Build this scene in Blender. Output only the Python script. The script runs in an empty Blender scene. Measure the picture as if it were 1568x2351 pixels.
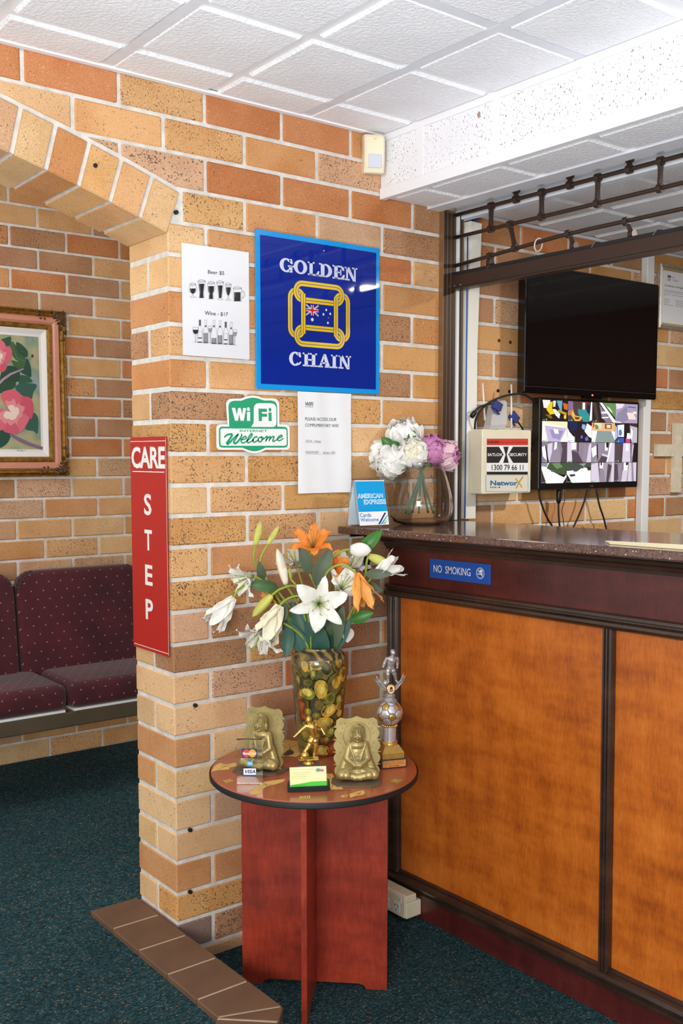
import bpy, bmesh, math, random
from mathutils import Vector, Matrix, noise as mnoise

scene = bpy.context.scene
COL = scene.collection
random.seed(7)
PI = math.pi

# ------------------------------------------------------------------ camera
FPX = 2341.0
PPX, PPY = 784.0, 1241.0
YAW, PITCH = math.radians(37.79), math.radians(4.763)
CAM = Vector((-1.2985, -2.41, 1.4034))
_cy, _sy, _cp, _sp = math.cos(YAW), math.sin(YAW), math.cos(PITCH), math.sin(PITCH)
C_FWD = Vector((_sy * _cp, _cy * _cp, -_sp))
C_RIGHT = Vector((_cy, -_sy, 0))
C_UP = C_RIGHT.cross(C_FWD)
cam_data = bpy.data.cameras.new('camera')
cam = bpy.data.objects.new('camera', cam_data)
COL.objects.link(cam)
rotm = Matrix((C_RIGHT, C_UP, -C_FWD)).transposed()
cam.matrix_world = Matrix.Translation(CAM) @ rotm.to_4x4()
cam_data.sensor_fit = 'VERTICAL'
cam_data.sensor_height = 36.0
cam_data.sensor_width = 36.0 * 1568 / 2351
cam_data.lens = FPX / 2351 * 36.0
cam_data.shift_y = (PPY - 1175.5) / 2351
cam_data.clip_start = 0.05
scene.camera = cam

# ------------------------------------------------------------------ light
world = bpy.data.worlds.new('daylight')
scene.world = world
world.use_nodes = True
bgn = world.node_tree.nodes['Background']
bgn.inputs[0].default_value = (1.0, 0.985, 0.965, 1)
bgn.inputs[1].default_value = 0.72


def area(name, loc, target, sx, sy, power, col=(1, 1, 1)):
    d = bpy.data.lights.new(name, 'AREA')
    d.shape = 'RECTANGLE'
    d.size, d.size_y, d.energy, d.color = sx, sy, power, col
    o = bpy.data.objects.new(name, d)
    COL.objects.link(o)
    o.location = loc
    o.rotation_euler = (Vector(target) - Vector(loc)).to_track_quat('-Z', 'Y').to_euler()
    return o


area('entrance_daylight', (-2.75, -3.1, 1.6), (0.55, -0.25, 0.95), 1.1, 0.9, 53, (1, 0.985, 0.96))  # added key light, set by the shadow direction; no entrance is built
for _y in (-1.335, -1.265):
    area('office_ceiling_light', (1.713, _y, 2.165), (1.713, _y + 0.001, 0.0), 0.11, 0.045, 9, (1, 0.96, 0.9))
area('lounge_ceiling_light', (-0.7, 1.0, 2.3), (-0.2, 1.2, 0.6), 0.6, 0.6, 7, (1, 0.96, 0.92))  # added fill so the lounge is lit; no fixture hangs here
up_ = area('ceiling_uplight', (-0.95, -2.0, 0.5), (-0.35, -1.1, 2.35), 0.6, 0.6, 9.5, (0.92, 0.96, 1))  # added upward fill that brightens the ceiling; no such fixture stands here
up_.data.spread = math.radians(95)

vs = scene.view_settings
vs.view_transform = 'Standard'
vs.look = 'None'
vs.gamma = 1.0
vs.use_curve_mapping = False
vs.exposure = 0.55


# ------------------------------------------------------------------ picking helpers: a pixel gives a direction only
def ray(px, py):
    return C_RIGHT * ((px - PPX) / FPX) - C_UP * ((py - PPY) / FPX) + C_FWD


def on_axis(px, py, ax, v):
    d = ray(px, py)
    return CAM + d * ((v - CAM[ax]) / d[ax])


def on_wall(px, py, y=0.0):
    return on_axis(px, py, 1, y)


def on_x(px, py, x):
    return on_axis(px, py, 0, x)


def on_z(px, py, z):
    return on_axis(px, py, 2, z)


def at_depth(px, py, depth):
    return CAM + ray(px, py) * depth


def depth_of(p):
    return (Vector(p) - CAM).dot(C_FWD)


# ------------------------------------------------------------------ colours and materials
def lin(c):
    return tuple(((v / 255) / 12.92 if v / 255 <= 0.04045 else ((v / 255 + 0.055) / 1.055) ** 2.4) for v in c[:3])


def rgba(c, a=1.0):
    l = lin(c)
    return (l[0], l[1], l[2], a)


class NT:
    def __init__(self, name):
        self.m = bpy.data.materials.new(name)
        self.m.use_nodes = True
        self.t = self.m.node_tree
        self.b = self.t.nodes['Principled BSDF']

    def n(self, typ, **kw):
        nd = self.t.nodes.new(typ)
        for k, v in kw.items():
            if k.startswith('i_'):
                nd.inputs[k[2:].replace('_', ' ')].default_value = v
            else:
                setattr(nd, k, v)
        return nd

    def l(self, a, b):
        self.t.links.new(a, b)

    def noise(self, vec, scale, detail=2.0, rough=0.5):
        nd = self.n('ShaderNodeTexNoise')
        nd.inputs['Scale'].default_value = scale
        nd.inputs['Detail'].default_value = detail
        nd.inputs['Roughness'].default_value = rough
        if vec is not None:
            self.l(vec, nd.inputs['Vector'])
        return nd

    def ramp(self, fac, stops, interp='LINEAR'):
        nd = self.n('ShaderNodeValToRGB')
        cr = nd.color_ramp
        cr.interpolation = interp
        while len(cr.elements) < len(stops):
            cr.elements.new(0.5)
        for e, (p, c) in zip(cr.elements, stops):
            e.position = p
            e.color = c if len(c) == 4 else (*c, 1)
        self.l(fac, nd.inputs[0])
        return nd

    def mix(self, fac, a, b, mode='MIX'):
        nd = self.n('ShaderNodeMix', data_type='RGBA', blend_type=mode)
        for s, v in ((0, fac), (6, a), (7, b)):
            if hasattr(v, 'links'):
                self.l(v, nd.inputs[s])
            elif s == 0:
                nd.inputs[0].default_value = v
            else:
                nd.inputs[s].default_value = v if len(v) == 4 else (*v, 1)
        return nd.outputs[2]

    def math(self, op, a, b=None):
        nd = self.n('ShaderNodeMath', operation=op)
        for i, v in enumerate((a, b)):
            if v is None:
                continue
            if hasattr(v, 'links'):
                self.l(v, nd.inputs[i])
            else:
                nd.inputs[i].default_value = v
        return nd.outputs[0]

    def coords(self, kind='Object', scale=None):
        tc = self.n('ShaderNodeTexCoord')
        out = tc.outputs[kind]
        if scale:
            mp = self.n('ShaderNodeMapping')
            mp.inputs['Scale'].default_value = scale
            self.l(out, mp.inputs[0])
            out = mp.outputs[0]
        return out

    def bump(self, height, strength=0.3, dist=0.002):
        nd = self.n('ShaderNodeBump')
        nd.inputs['Strength'].default_value = strength
        nd.inputs['Distance'].default_value = dist
        self.l(height, nd.inputs['Height'])
        self.l(nd.outputs[0], self.b.inputs['Normal'])

    def rough(self, v):
        self.b.inputs['Roughness'].default_value = v
        return self


M = {}


def simple(name, c, rough=0.5, metal=0.0, var=0.0, vscale=20, bump=0.0, bscale=80, coat=0.0, spec=None):
    t = NT(name)
    t.rough(rough)
    t.b.inputs['Metallic'].default_value = metal
    t.b.inputs['Coat Weight'].default_value = coat
    if spec is not None:
        t.b.inputs['Specular IOR Level'].default_value = spec
    co = t.coords()
    base = rgba(c)
    if var > 0:
        nz = t.noise(co, vscale, 4)
        dark = tuple(v * (1 - var) for v in base[:3])
        lite = tuple(min(1, v * (1 + var)) for v in base[:3])
        r = t.ramp(nz.outputs[0], [(0.3, dark), (0.7, lite)])
        t.l(r.outputs[0], t.b.inputs['Base Color'])
    else:
        t.b.inputs['Base Color'].default_value = base
    if bump > 0:
        nz = t.noise(co, bscale, 3)
        t.bump(nz.outputs[0], bump)
    M[name] = t.m
    return t.m


def brick_material():
    t = NT('brick')
    t.rough(0.92)
    t.b.inputs['Specular IOR Level'].default_value = 0.2
    oi = t.n('ShaderNodeObjectInfo')
    sc = t.n('ShaderNodeVectorMath', operation='SCALE')
    cmb = t.n('ShaderNodeCombineXYZ')
    for i in range(3):
        t.l(oi.outputs['Random'], cmb.inputs[i])
    t.l(cmb.outputs[0], sc.inputs[0])
    sc.inputs['Scale'].default_value = 37.0
    add = t.n('ShaderNodeVectorMath', operation='ADD')
    t.l(t.coords('Object'), add.inputs[0])
    t.l(sc.outputs[0], add.inputs[1])
    v = add.outputs[0]
    big = t.noise(v, 7, 2)
    hs = t.n('ShaderNodeHueSaturation')
    t.l(oi.outputs['Color'], hs.inputs['Color'])
    hs.inputs['Hue'].default_value = 0.494
    hs.inputs['Saturation'].default_value = 1.08
    hs.inputs['Value'].default_value = 0.84
    f = t.ramp(big.outputs[0], [(0.40, (0, 0, 0)), (0.66, (1, 1, 1))])
    col = t.mix(t.math('MULTIPLY', f.outputs[0], 0.75), oi.outputs['Color'], hs.outputs[0])
    grain = t.noise(v, 480, 2, 0.6)
    g = t.ramp(grain.outputs[0], [(0.30, (0.62, 0.55, 0.5)), (0.5, (1, 1, 1)), (0.68, (1.25, 1.28, 1.3))])
    col = t.mix(0.55, col, g.outputs[0], 'MULTIPLY')
    sp = t.noise(v, 210, 2, 0.55)
    lo = t.noise(v, 18, 1)
    thr = t.math('ADD', sp.outputs[0], t.math('MULTIPLY', t.math('SUBTRACT', lo.outputs[0], 0.5), 0.16))
    thr = t.math('ADD', thr, t.math('MULTIPLY', oi.outputs['Alpha'], 0.105))
    d = t.ramp(thr, [(0.685, (0, 0, 0)), (0.72, (1, 1, 1))])
    col = t.mix(t.math('MULTIPLY', d.outputs[0], 0.86), col, (0.075, 0.05, 0.045))
    wsp = t.noise(v, 330, 1)
    w = t.ramp(wsp.outputs[0], [(0.715, (0, 0, 0)), (0.745, (1, 1, 1))])
    col = t.mix(t.math('MULTIPLY', w.outputs[0], 0.8), col, (0.85, 0.78, 0.68))
    t.l(col, t.b.inputs['Base Color'])
    ed = t.noise(v, 120, 3)
    t.bump(t.math('ADD', grain.outputs[0], ed.outputs[0]), 0.42, 0.0022)
    M['brick'] = t.m


brick_material()


def mortar_material():
    t = NT('mortar')
    t.rough(0.95)
    co = t.coords()
    n1 = t.noise(co, 30, 4)
    n2 = t.noise(co, 260, 3)
    r = t.ramp(n1.outputs[0], [(0.3, rgba((212, 206, 196))), (0.7, rgba((240, 237, 231)))])
    col = t.mix(0.12, r.outputs[0], n2.outputs[0], 'MULTIPLY')
    t.l(col, t.b.inputs['Base Color'])
    t.bump(n2.outputs[0], 0.5, 0.003)
    M['mortar'] = t.m


mortar_material()


def carpet_material():
    t = NT('carpet')
    t.rough(0.97)
    t.b.inputs['Specular IOR Level'].default_value = 0.1
    co = t.coords('Object')
    rot = t.n('ShaderNodeMapping')
    rot.inputs['Scale'].default_value = (1.0, 1.9, 1)
    t.l(co, rot.inputs[0])
    vo = t.n('ShaderNodeTexVoronoi')
    vo.inputs['Scale'].default_value = 150
    vo.inputs['Randomness'].default_value = 0.75
    t.l(rot.outputs[0], vo.inputs['Vector'])
    sep = t.n('ShaderNodeSeparateColor')
    t.l(vo.outputs['Color'], sep.inputs[0])
    base = t.ramp(sep.outputs[0], [(0.0, rgba((24, 40, 46))), (0.35, rgba((36, 62, 68))), (0.7, rgba((44, 76, 80))), (0.9, rgba((58, 90, 96)))])
    fl = t.ramp(sep.outputs[1], [(0.0, rgba((190, 120, 70))), (0.05, rgba((170, 150, 120))), (0.1, rgba((95, 130, 150))), (0.14, (0, 0, 0))], 'CONSTANT')
    isf = t.math('LESS_THAN', sep.outputs[1], 0.14)
    near = t.math('LESS_THAN', vo.outputs['Distance'], 0.42)
    col = t.mix(t.math('MULTIPLY', t.math('MULTIPLY', isf, near), 0.85), base.outputs[0], fl.outputs[0])
    pn = t.noise(co, 3, 3)
    pr = t.ramp(pn.outputs[0], [(0.3, (0.82, 0.82, 0.84)), (0.7, (1.1, 1.1, 1.1))])
    col = t.mix(1.0, col, pr.outputs[0], 'MULTIPLY')
    t.l(col, t.b.inputs['Base Color'])
    nb = t.noise(co, 420, 2)
    t.bump(nb.outputs[0], 0.7, 0.004)
    M['carpet'] = t.m


carpet_material()


def ceiling_tile_material(name, specks):
    t = NT(name)
    t.rough(0.9)
    co = t.coords('Object')
    n1 = t.noise(co, 95, 3, 0.6)
    stain = t.noise(co, 5, 3)
    sr = t.ramp(stain.outputs[0], [(0.35, rgba((240, 241, 246))), (0.65, rgba((248, 249, 253)))])
    col = sr.outputs[0]
    if specks:
        mp = t.n('ShaderNodeMapping')
        mp.inputs['Scale'].default_value = (1, 1.0, 0.55)
        t.l(co, mp.inputs[0])
        n2 = t.noise(mp.outputs[0], 240, 1)
        k = t.ramp(n2.outputs[0], [(0.655, (0, 0, 0)), (0.69, (1, 1, 1))])
        col = t.mix(k.outputs[0], col, (0.22, 0.20, 0.19))
        n3 = t.noise(mp.outputs[0], 26, 1)
        k3 = t.ramp(n3.outputs[0], [(0.79, (0, 0, 0)), (0.80, (1, 1, 1))])
        col = t.mix(k3.outputs[0], col, (0.38, 0.28, 0.2))
    t.l(col, t.b.inputs['Base Color'])
    pit = t.ramp(n1.outputs[0], [(0.42, (0, 0, 0)), (0.56, (1, 1, 1))])
    t.bump(pit.outputs[0], 0.40 if not specks else 0.08, 0.004)
    M[name] = t.m


ceiling_tile_material('ceiling_tile', False)
ceiling_tile_material('bulkhead_tile', True)


def wood_material(name, dark, mid, lite, rough, stretch, scale=4.0, coat=0.3):
    t = NT(name)
    t.rough(rough)
    t.b.inputs['Coat Weight'].default_value = coat
    t.b.inputs['Coat Roughness'].default_value = 0.22
    co = t.coords('Object', stretch)
    n1 = t.noise(co, scale, 5, 0.6)
    n2 = t.noise(co, scale * 9, 4, 0.6)
    mp2 = t.n('ShaderNodeMapping')
    mp2.inputs['Rotation'].default_value = (0.5, 0, 0)
    mp2.inputs['Scale'].default_value = (1, 0.7, 2.6)
    t.l(t.coords('Object'), mp2.inputs[0])
    wv = t.noise(mp2.outputs[0], 5.5, 4, 0.6)
    f = t.math('ADD', t.math('MULTIPLY', n1.outputs[0], 0.3), t.math('MULTIPLY', n2.outputs[0], 0.25))
    f = t.math('ADD', f, t.math('MULTIPLY', wv.outputs[0], 0.45))
    r = t.ramp(f, [(0.36, rgba(dark)), (0.5, rgba(mid)), (0.64, rgba(lite))])
    t.l(r.outputs[0], t.b.inputs['Base Color'])
    t.bump(n2.outputs[0], 0.04, 0.001)
    M[name] = t.m


wood_material('honey_veneer', (150, 70, 20), (194, 100, 28), (218, 124, 44), 0.36, (5, 5, 1.1), 4.0)
wood_material('maroon_wood', (62, 20, 20), (84, 30, 28), (104, 42, 36), 0.36, (5, 5, 1.0), 5.0)
wood_material('dark_moulding', (40, 27, 22), (56, 38, 30), (76, 54, 42), 0.3, (1, 1, 1), 9.0, 0.5)
wood_material('red_lacquer', (112, 34, 22), (146, 48, 30), (172, 64, 40), 0.38, (3, 3, 0.7), 5.0, 0.2)

simple('white_paint', (244, 245, 248), 0.55, bump=0.03)
simple('grid_metal', (226, 229, 236), 0.5, var=0.04)
simple('bronze_aluminium', (66, 50, 42), 0.42, 0.35)
simple('bronze_bright', (150, 118, 84), 0.35, 0.5)
simple('black_plastic', (18, 17, 17), 0.35)
simple('black_rubber', (22, 22, 24), 0.6)
simple('cream_plastic', (238, 228, 200), 0.4, var=0.03)
simple('white_plastic', (238, 238, 236), 0.4)
simple('grey_plastic', (190, 186, 184), 0.45, var=0.05)
simple('blue_cable', (32, 92, 176), 0.45)
simple('blue_plug', (52, 62, 128), 0.45)
simple('clay_tile', (108, 78, 58), 0.6, var=0.14, vscale=9, bump=0.12, bscale=60)
simple('plain_wall', (96, 62, 48), 0.9, var=0.1, vscale=3)
simple('floor_slab', (120, 116, 110), 0.9)
simple('grout', (196, 178, 156), 0.95, var=0.1, vscale=60)
simple('dark_steel', (26, 26, 28), 0.45, 0.6)
simple('paper', (238, 238, 240), 0.6)
simple('white_board', (244, 244, 242), 0.35)
simple('brass_gold', (255, 222, 120), 0.2, 0.9)
simple('gold_paint', (206, 162, 84), 0.35, 0.75, var=0.1, vscale=80)
simple('pewter', (184, 182, 180), 0.34, 0.6, var=0.3, vscale=120)
simple('silver_satin', (214, 214, 220), 0.32, 0.7, var=0.12, vscale=60)
simple('stone_cross', (226, 214, 190), 0.8, var=0.10, vscale=40, bump=0.3, bscale=60)
simple('chrome', (220, 220, 220), 0.15, 1.0)
simple('leaf_green', (64, 96, 52), 0.45, var=0.25, vscale=14)
simple('leaf_olive', (92, 106, 84), 0.55, var=0.18, vscale=14)
simple('leaf_bright', (52, 116, 30), 0.4, var=0.3, vscale=18)
simple('leaf_teal', (52, 92, 80), 0.5, var=0.25, vscale=14)
simple('stem_green', (150, 166, 56), 0.45, var=0.15, vscale=20)
simple('stem_dark', (84, 120, 74), 0.45)
simple('petal_white', (240, 238, 230), 0.6, var=0.04, vscale=25)
simple('petal_cream', (238, 232, 208), 0.6, var=0.05, vscale=25)
simple('petal_grey', (206, 198, 192), 0.6, var=0.08, vscale=25)
simple('petal_orange', (236, 140, 52), 0.55, var=0.16, vscale=25)
simple('petal_apricot', (246, 172, 84), 0.55, var=0.12, vscale=25)
simple('bud_green', (196, 196, 96), 0.5, var=0.18, vscale=30)
simple('anther', (150, 128, 74), 0.7)
simple('orange_enamel', (222, 150, 84), 0.4)

for _n in ('petal_white', 'petal_cream', 'petal_grey', 'petal_orange', 'petal_apricot'):
    M[_n].node_tree.nodes['Principled BSDF'].inputs['Subsurface Weight'].default_value = 0.0


def print_material(name, emit, rough=0.5):
    t = NT(name)
    t.rough(rough)
    a = t.n('ShaderNodeVertexColor')
    a.layer_name = 'Col'
    t.l(a.outputs[0], t.b.inputs['Base Color'])
    if emit:
        t.l(a.outputs[0], t.b.inputs['Emission Color'])
        t.b.inputs['Emission Strength'].default_value = emit
    M[name] = t.m


print_material('print', 0)
print_material('print_gloss', 0, 0.12)
print_material('screen', 0.42, 0.3)


def glass_material(name, col=(1, 1, 1), rough=0.0, ior=1.45):
    t = NT(name)
    t.rough(rough)
    t.b.inputs['Base Color'].default_value = (*col, 1)
    t.b.inputs['Transmission Weight'].default_value = 1.0
    t.b.inputs['IOR'].default_value = ior
    M[name] = t.m


glass_material('clear_glass', (0.96, 0.95, 0.93))
glass_material('acrylic', (0.985, 0.985, 0.98), 0.0, 1.45)


# ------------------------------------------------------------------ mesh building
class MB:
    def __init__(self):
        self.v, self.f, self.c, self.mi = [], [], [], []
        self.cur = 0

    def add(self, vs, fs, col=None):
        o = len(self.v)
        self.v += [tuple(p) for p in vs]
        for f in fs:
            self.f.append([i + o for i in f])
            self.c.append(col)
            self.mi.append(self.cur)

    def box(self, lo, hi, col=None):
        x0, y0, z0 = lo
        x1, y1, z1 = hi
        self.add([(x0, y0, z0), (x1, y0, z0), (x1, y1, z0), (x0, y1, z0), (x0, y0, z1), (x1, y0, z1), (x1, y1, z1), (x0, y1, z1)],
                 [(0, 3, 2, 1), (4, 5, 6, 7), (0, 1, 5, 4), (1, 2, 6, 5), (2, 3, 7, 6), (3, 0, 4, 7)], col)

    def rbox(self, lo, hi, r, seg=3, axis=2):
        """box with the edges along one axis rounded and the end rims chamfered"""
        ax = [0, 1, 2]
        ax.remove(axis)
        a0, a1 = lo[ax[0]], hi[ax[0]]
        b0, b1 = lo[ax[1]], hi[ax[1]]
        pts = []
        for (cx, cy, s) in ((a1 - r, b1 - r, 0), (a0 + r, b1 - r, 1), (a0 + r, b0 + r, 2), (a1 - r, b0 + r, 3)):
            for k in range(seg + 1):
                an = (s + k / seg) * PI / 2
                pts.append((cx + r * math.cos(an), cy + r * math.sin(an)))
        ch = min(r * 0.5, (hi[axis] - lo[axis]) * 0.3)
        ca, cb = (a0 + a1) / 2, (b0 + b1) / 2

        def ring(z, s):
            out = []
            for (a, b) in pts:
                p = [0, 0, 0]
                p[ax[0]] = a - math.copysign(min(s, abs(a - ca)), a - ca)
                p[ax[1]] = b - math.copysign(min(s, abs(b - cb)), b - cb)
                p[axis] = z
                out.append(p)
            return out
        self.loft([ring(lo[axis], ch), ring(lo[axis] + ch, 0), ring(hi[axis] - ch, 0), ring(hi[axis], ch)], True, True)

    def loft(self, rings, closed=True, caps=True, col=None):
        n = len(rings[0])
        vs = [p for r in rings for p in r]
        fs = []
        for i in range(len(rings) - 1):
            for j in range(n if closed else n - 1):
                k = (j + 1) % n
                fs.append((i * n + j, i * n + k, (i + 1) * n + k, (i + 1) * n + j))
        if caps:
            fs.append(tuple(range(n - 1, -1, -1)))
            fs.append(tuple((len(rings) - 1) * n + j for j in range(n)))
        self.add(vs, fs, col)

    def lathe(self, prof, c=(0, 0, 0), seg=24, cap=True, ax=None):
        rings = []
        for (r, z) in prof:
            rings.append([(c[0] + r * math.cos(2 * PI * k / seg), c[1] + r * math.sin(2 * PI * k / seg), c[2] + z) for k in range(seg)])
        self.loft(rings, True, cap)

    def tube(self, pts, r, seg=8, caps=True, flat=1.0):
        pts = [Vector(p) for p in pts]
        n = len(pts)
        rs = r if isinstance(r, (list, tuple)) else [r] * n
        rings = []
        t0 = (pts[1] - pts[0]).normalized()
        up = Vector((0, 0, 1)) if abs(t0.z) < 0.9 else Vector((1, 0, 0))
        u = t0.cross(up).normalized()
        for i, p in enumerate(pts):
            t = (pts[min(i + 1, n - 1)] - pts[max(i - 1, 0)]).normalized()
            u = (u - t * u.dot(t)).normalized()
            w = t.cross(u)
            rings.append([p + (u * math.cos(2 * PI * k / seg) + w * math.sin(2 * PI * k / seg) * flat) * rs[i] for k in range(seg)])
        self.loft(rings, True, caps)

    def ellipsoid(self, c, r, su=12, sv=8, rot=None):
        vs, fs = [], []
        R = rot or Matrix.Identity(3)
        for i in range(1, sv):
            th = PI * i / sv
            for j in range(su):
                ph = 2 * PI * j / su
                vs.append(Vector(c) + R @ Vector((r[0] * math.sin(th) * math.cos(ph), r[1] * math.sin(th) * math.sin(ph), r[2] * math.cos(th))))
        a = len(vs)
        vs.append(Vector(c) + R @ Vector((0, 0, r[2])))
        vs.append(Vector(c) + R @ Vector((0, 0, -r[2])))
        for i in range(sv - 2):
            for j in range(su):
                k = (j + 1) % su
                fs.append((i * su + j, (i + 1) * su + j, (i + 1) * su + k, i * su + k))
        for j in range(su):
            k = (j + 1) % su
            fs.append((a, j, k))
            fs.append((a + 1, (sv - 2) * su + k, (sv - 2) * su + j))
        self.add(vs, fs)

    def limb(self, a, b, ra, rb, seg=10):
        """tapered capsule"""
        a, b = Vector(a), Vector(b)
        t = (b - a).normalized()
        pts, rs = [], []
        for k in range(3):
            an = PI / 2 * (k + 0.35) / 3
            pts.append(a - t * ra * math.cos(an)); rs.append(ra * math.sin(an))
        pts += [a, b]
        rs += [ra, rb]
        for k in range(3):
            an = PI / 2 * (k + 1) / 3.4
            pts.append(b + t * rb * math.sin(an)); rs.append(rb * math.cos(an))
        self.tube(pts, rs, seg)

    def prism(self, poly, z0, z1, M4=None, col=None, chamfer=0.0):
        """polygon in local xy extruded along z; optional transform"""
        n = len(poly)
        cx = sum(p[0] for p in poly) / n
        cy = sum(p[1] for p in poly) / n
        rings = [[(p[0], p[1], z0) for p in poly]]
        if chamfer:
            rings.append([(p[0], p[1], z1 - chamfer) for p in poly])
            rings.append([(p[0] + (cx - p[0]) * chamfer / max(1e-6, math.hypot(cx - p[0], cy - p[1])), p[1] + (cy - p[1]) * chamfer / max(1e-6, math.hypot(cx - p[0], cy - p[1])), z1) for p in poly])
        else:
            rings.append([(p[0], p[1], z1) for p in poly])
        if M4 is not None:
            rings = [[M4 @ Vector(p) for p in r] for r in rings]
        self.loft(rings, True, True, col)

    def extrude_profile(self, prof, a0, a1, axis=1):
        """closed (x,z) profile swept along Y (axis=1) or (x,y) along Z (axis=2)"""
        def mk(a):
            return [(p[0], a, p[1]) if axis == 1 else (p[0], p[1], a) for p in prof]
        self.loft([mk(a0), mk(a1)], True, True)

    def mesh(self, name, mats, smooth=False):
        me = bpy.data.meshes.new(name)
        me.from_pydata([tuple(p) for p in self.v], [], self.f)
        for m in (mats if isinstance(mats, (list, tuple)) else [mats]):
            me.materials.append(M[m] if isinstance(m, str) else m)
        if any(self.mi):
            me.polygons.foreach_set('material_index', self.mi)
        if any(c is not None for c in self.c):
            at = me.color_attributes.new('Col', 'FLOAT_COLOR', 'CORNER')
            for p, c in zip(me.polygons, self.c):
                cc = rgba(c) if c is not None else (1, 1, 1, 1)
                for li in p.loop_indices:
                    at.data[li].color = cc
        if smooth:
            me.polygons.foreach_set('use_smooth', [True] * len(me.polygons))
        me.validate()
        me.update()
        return me

    def obj(self, name, mats, parent=None, smooth=False, fix=True):
        me = self.mesh(name, mats, smooth)
        if fix:
            bm = bmesh.new()
            bm.from_mesh(me)
            bmesh.ops.recalc_face_normals(bm, faces=bm.faces)
            bm.to_mesh(me)
            bm.free()
        return link(name, me, parent)


def link(name, me, parent=None, loc=None):
    o = bpy.data.objects.new(name, me)
    COL.objects.link(o)
    if parent is not None:
        o.parent = parent
    if loc is not None:
        o.location = loc
    return o


def tag(o, label, cat, group=None):
    o['label'] = label
    o['category'] = cat
    if group:
        o['group'] = group
    return o


def struct(o, label=None):
    o['kind'] = 'structure'
    if label:
        o['label'] = label
    return o


def thing(name, label, cat, loc=(0, 0, 0), mat=None, group=None):
    o = bpy.data.objects.new(name, None)
    COL.objects.link(o)
    o.empty_display_size = 0.05
    if mat is not None:
        o.matrix_world = mat
    else:
        o.location = loc
    return tag(o, label, cat, group)


def smooth_by_angle(o, deg=40):
    me = o.data
    me.polygons.foreach_set('use_smooth', [True] * len(me.polygons))
    try:
        me.set_sharp_from_angle(angle=math.radians(deg))
    except Exception:
        pass
    return o


def baked(mb, voxel, iters=4, mats='brass_gold', name='figure', parent=None, lam=0.5):
    """fuse overlapping shapes into one continuous skin"""
    me = mb.mesh(name + '_src', mats)
    bm = bmesh.new()
    bm.from_mesh(me)
    bmesh.ops.recalc_face_normals(bm, faces=bm.faces)
    bm.to_mesh(me)
    bm.free()
    t = bpy.data.objects.new('tmp', me)
    COL.objects.link(t)
    md = t.modifiers.new('r', 'REMESH')
    md.mode = 'VOXEL'
    md.voxel_size = voxel
    if iters:
        sm = t.modifiers.new('s', 'SMOOTH')
        sm.iterations = iters
        sm.factor = lam
    dg = bpy.context.evaluated_depsgraph_get()
    dg.update()
    out = bpy.data.meshes.new_from_object(t.evaluated_get(dg))
    out.name = name
    bpy.data.objects.remove(t)
    bpy.data.meshes.remove(me)
    out.materials.clear()
    for m in (mats if isinstance(mats, (list, tuple)) else [mats]):
        out.materials.append(M[m])
    out.polygons.foreach_set('use_smooth', [True] * len(out.polygons))
    return link(name, out, parent)


# ------------------------------------------------------------------ flat print: lettering and pictures on flat things
_txt_cache = {}


def text_polys(s, bold=0.0, shear=0.0, spacing=1.0):
    key = (s, bold, shear, spacing)
    if key not in _txt_cache:
        cu = bpy.data.curves.new('t', 'FONT')
        cu.body = s
        cu.dimensions = '2D'
        cu.fill_mode = 'BOTH'
        cu.resolution_u = 3
        cu.offset = bold
        cu.shear = shear
        cu.space_character = spacing
        o = bpy.data.objects.new('t', cu)
        COL.objects.link(o)
        dg = bpy.context.evaluated_depsgraph_get()
        dg.update()
        me = bpy.data.meshes.new_from_object(o.evaluated_get(dg))
        vs = [(v.co.x, v.co.y) for v in me.vertices]
        fs = [tuple(p.vertices) for p in me.polygons]
        bpy.data.objects.remove(o)
        bpy.data.curves.remove(cu)
        bpy.data.meshes.remove(me)
        x0 = min(v[0] for v in vs); x1 = max(v[0] for v in vs)
        y0 = min(v[1] for v in vs); y1 = max(v[1] for v in vs)
        vs = [((v[0] - x0) / (x1 - x0), (v[1] - y0) / (y1 - y0)) for v in vs]
        _txt_cache[key] = (vs, fs)
    return _txt_cache[key]


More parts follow.
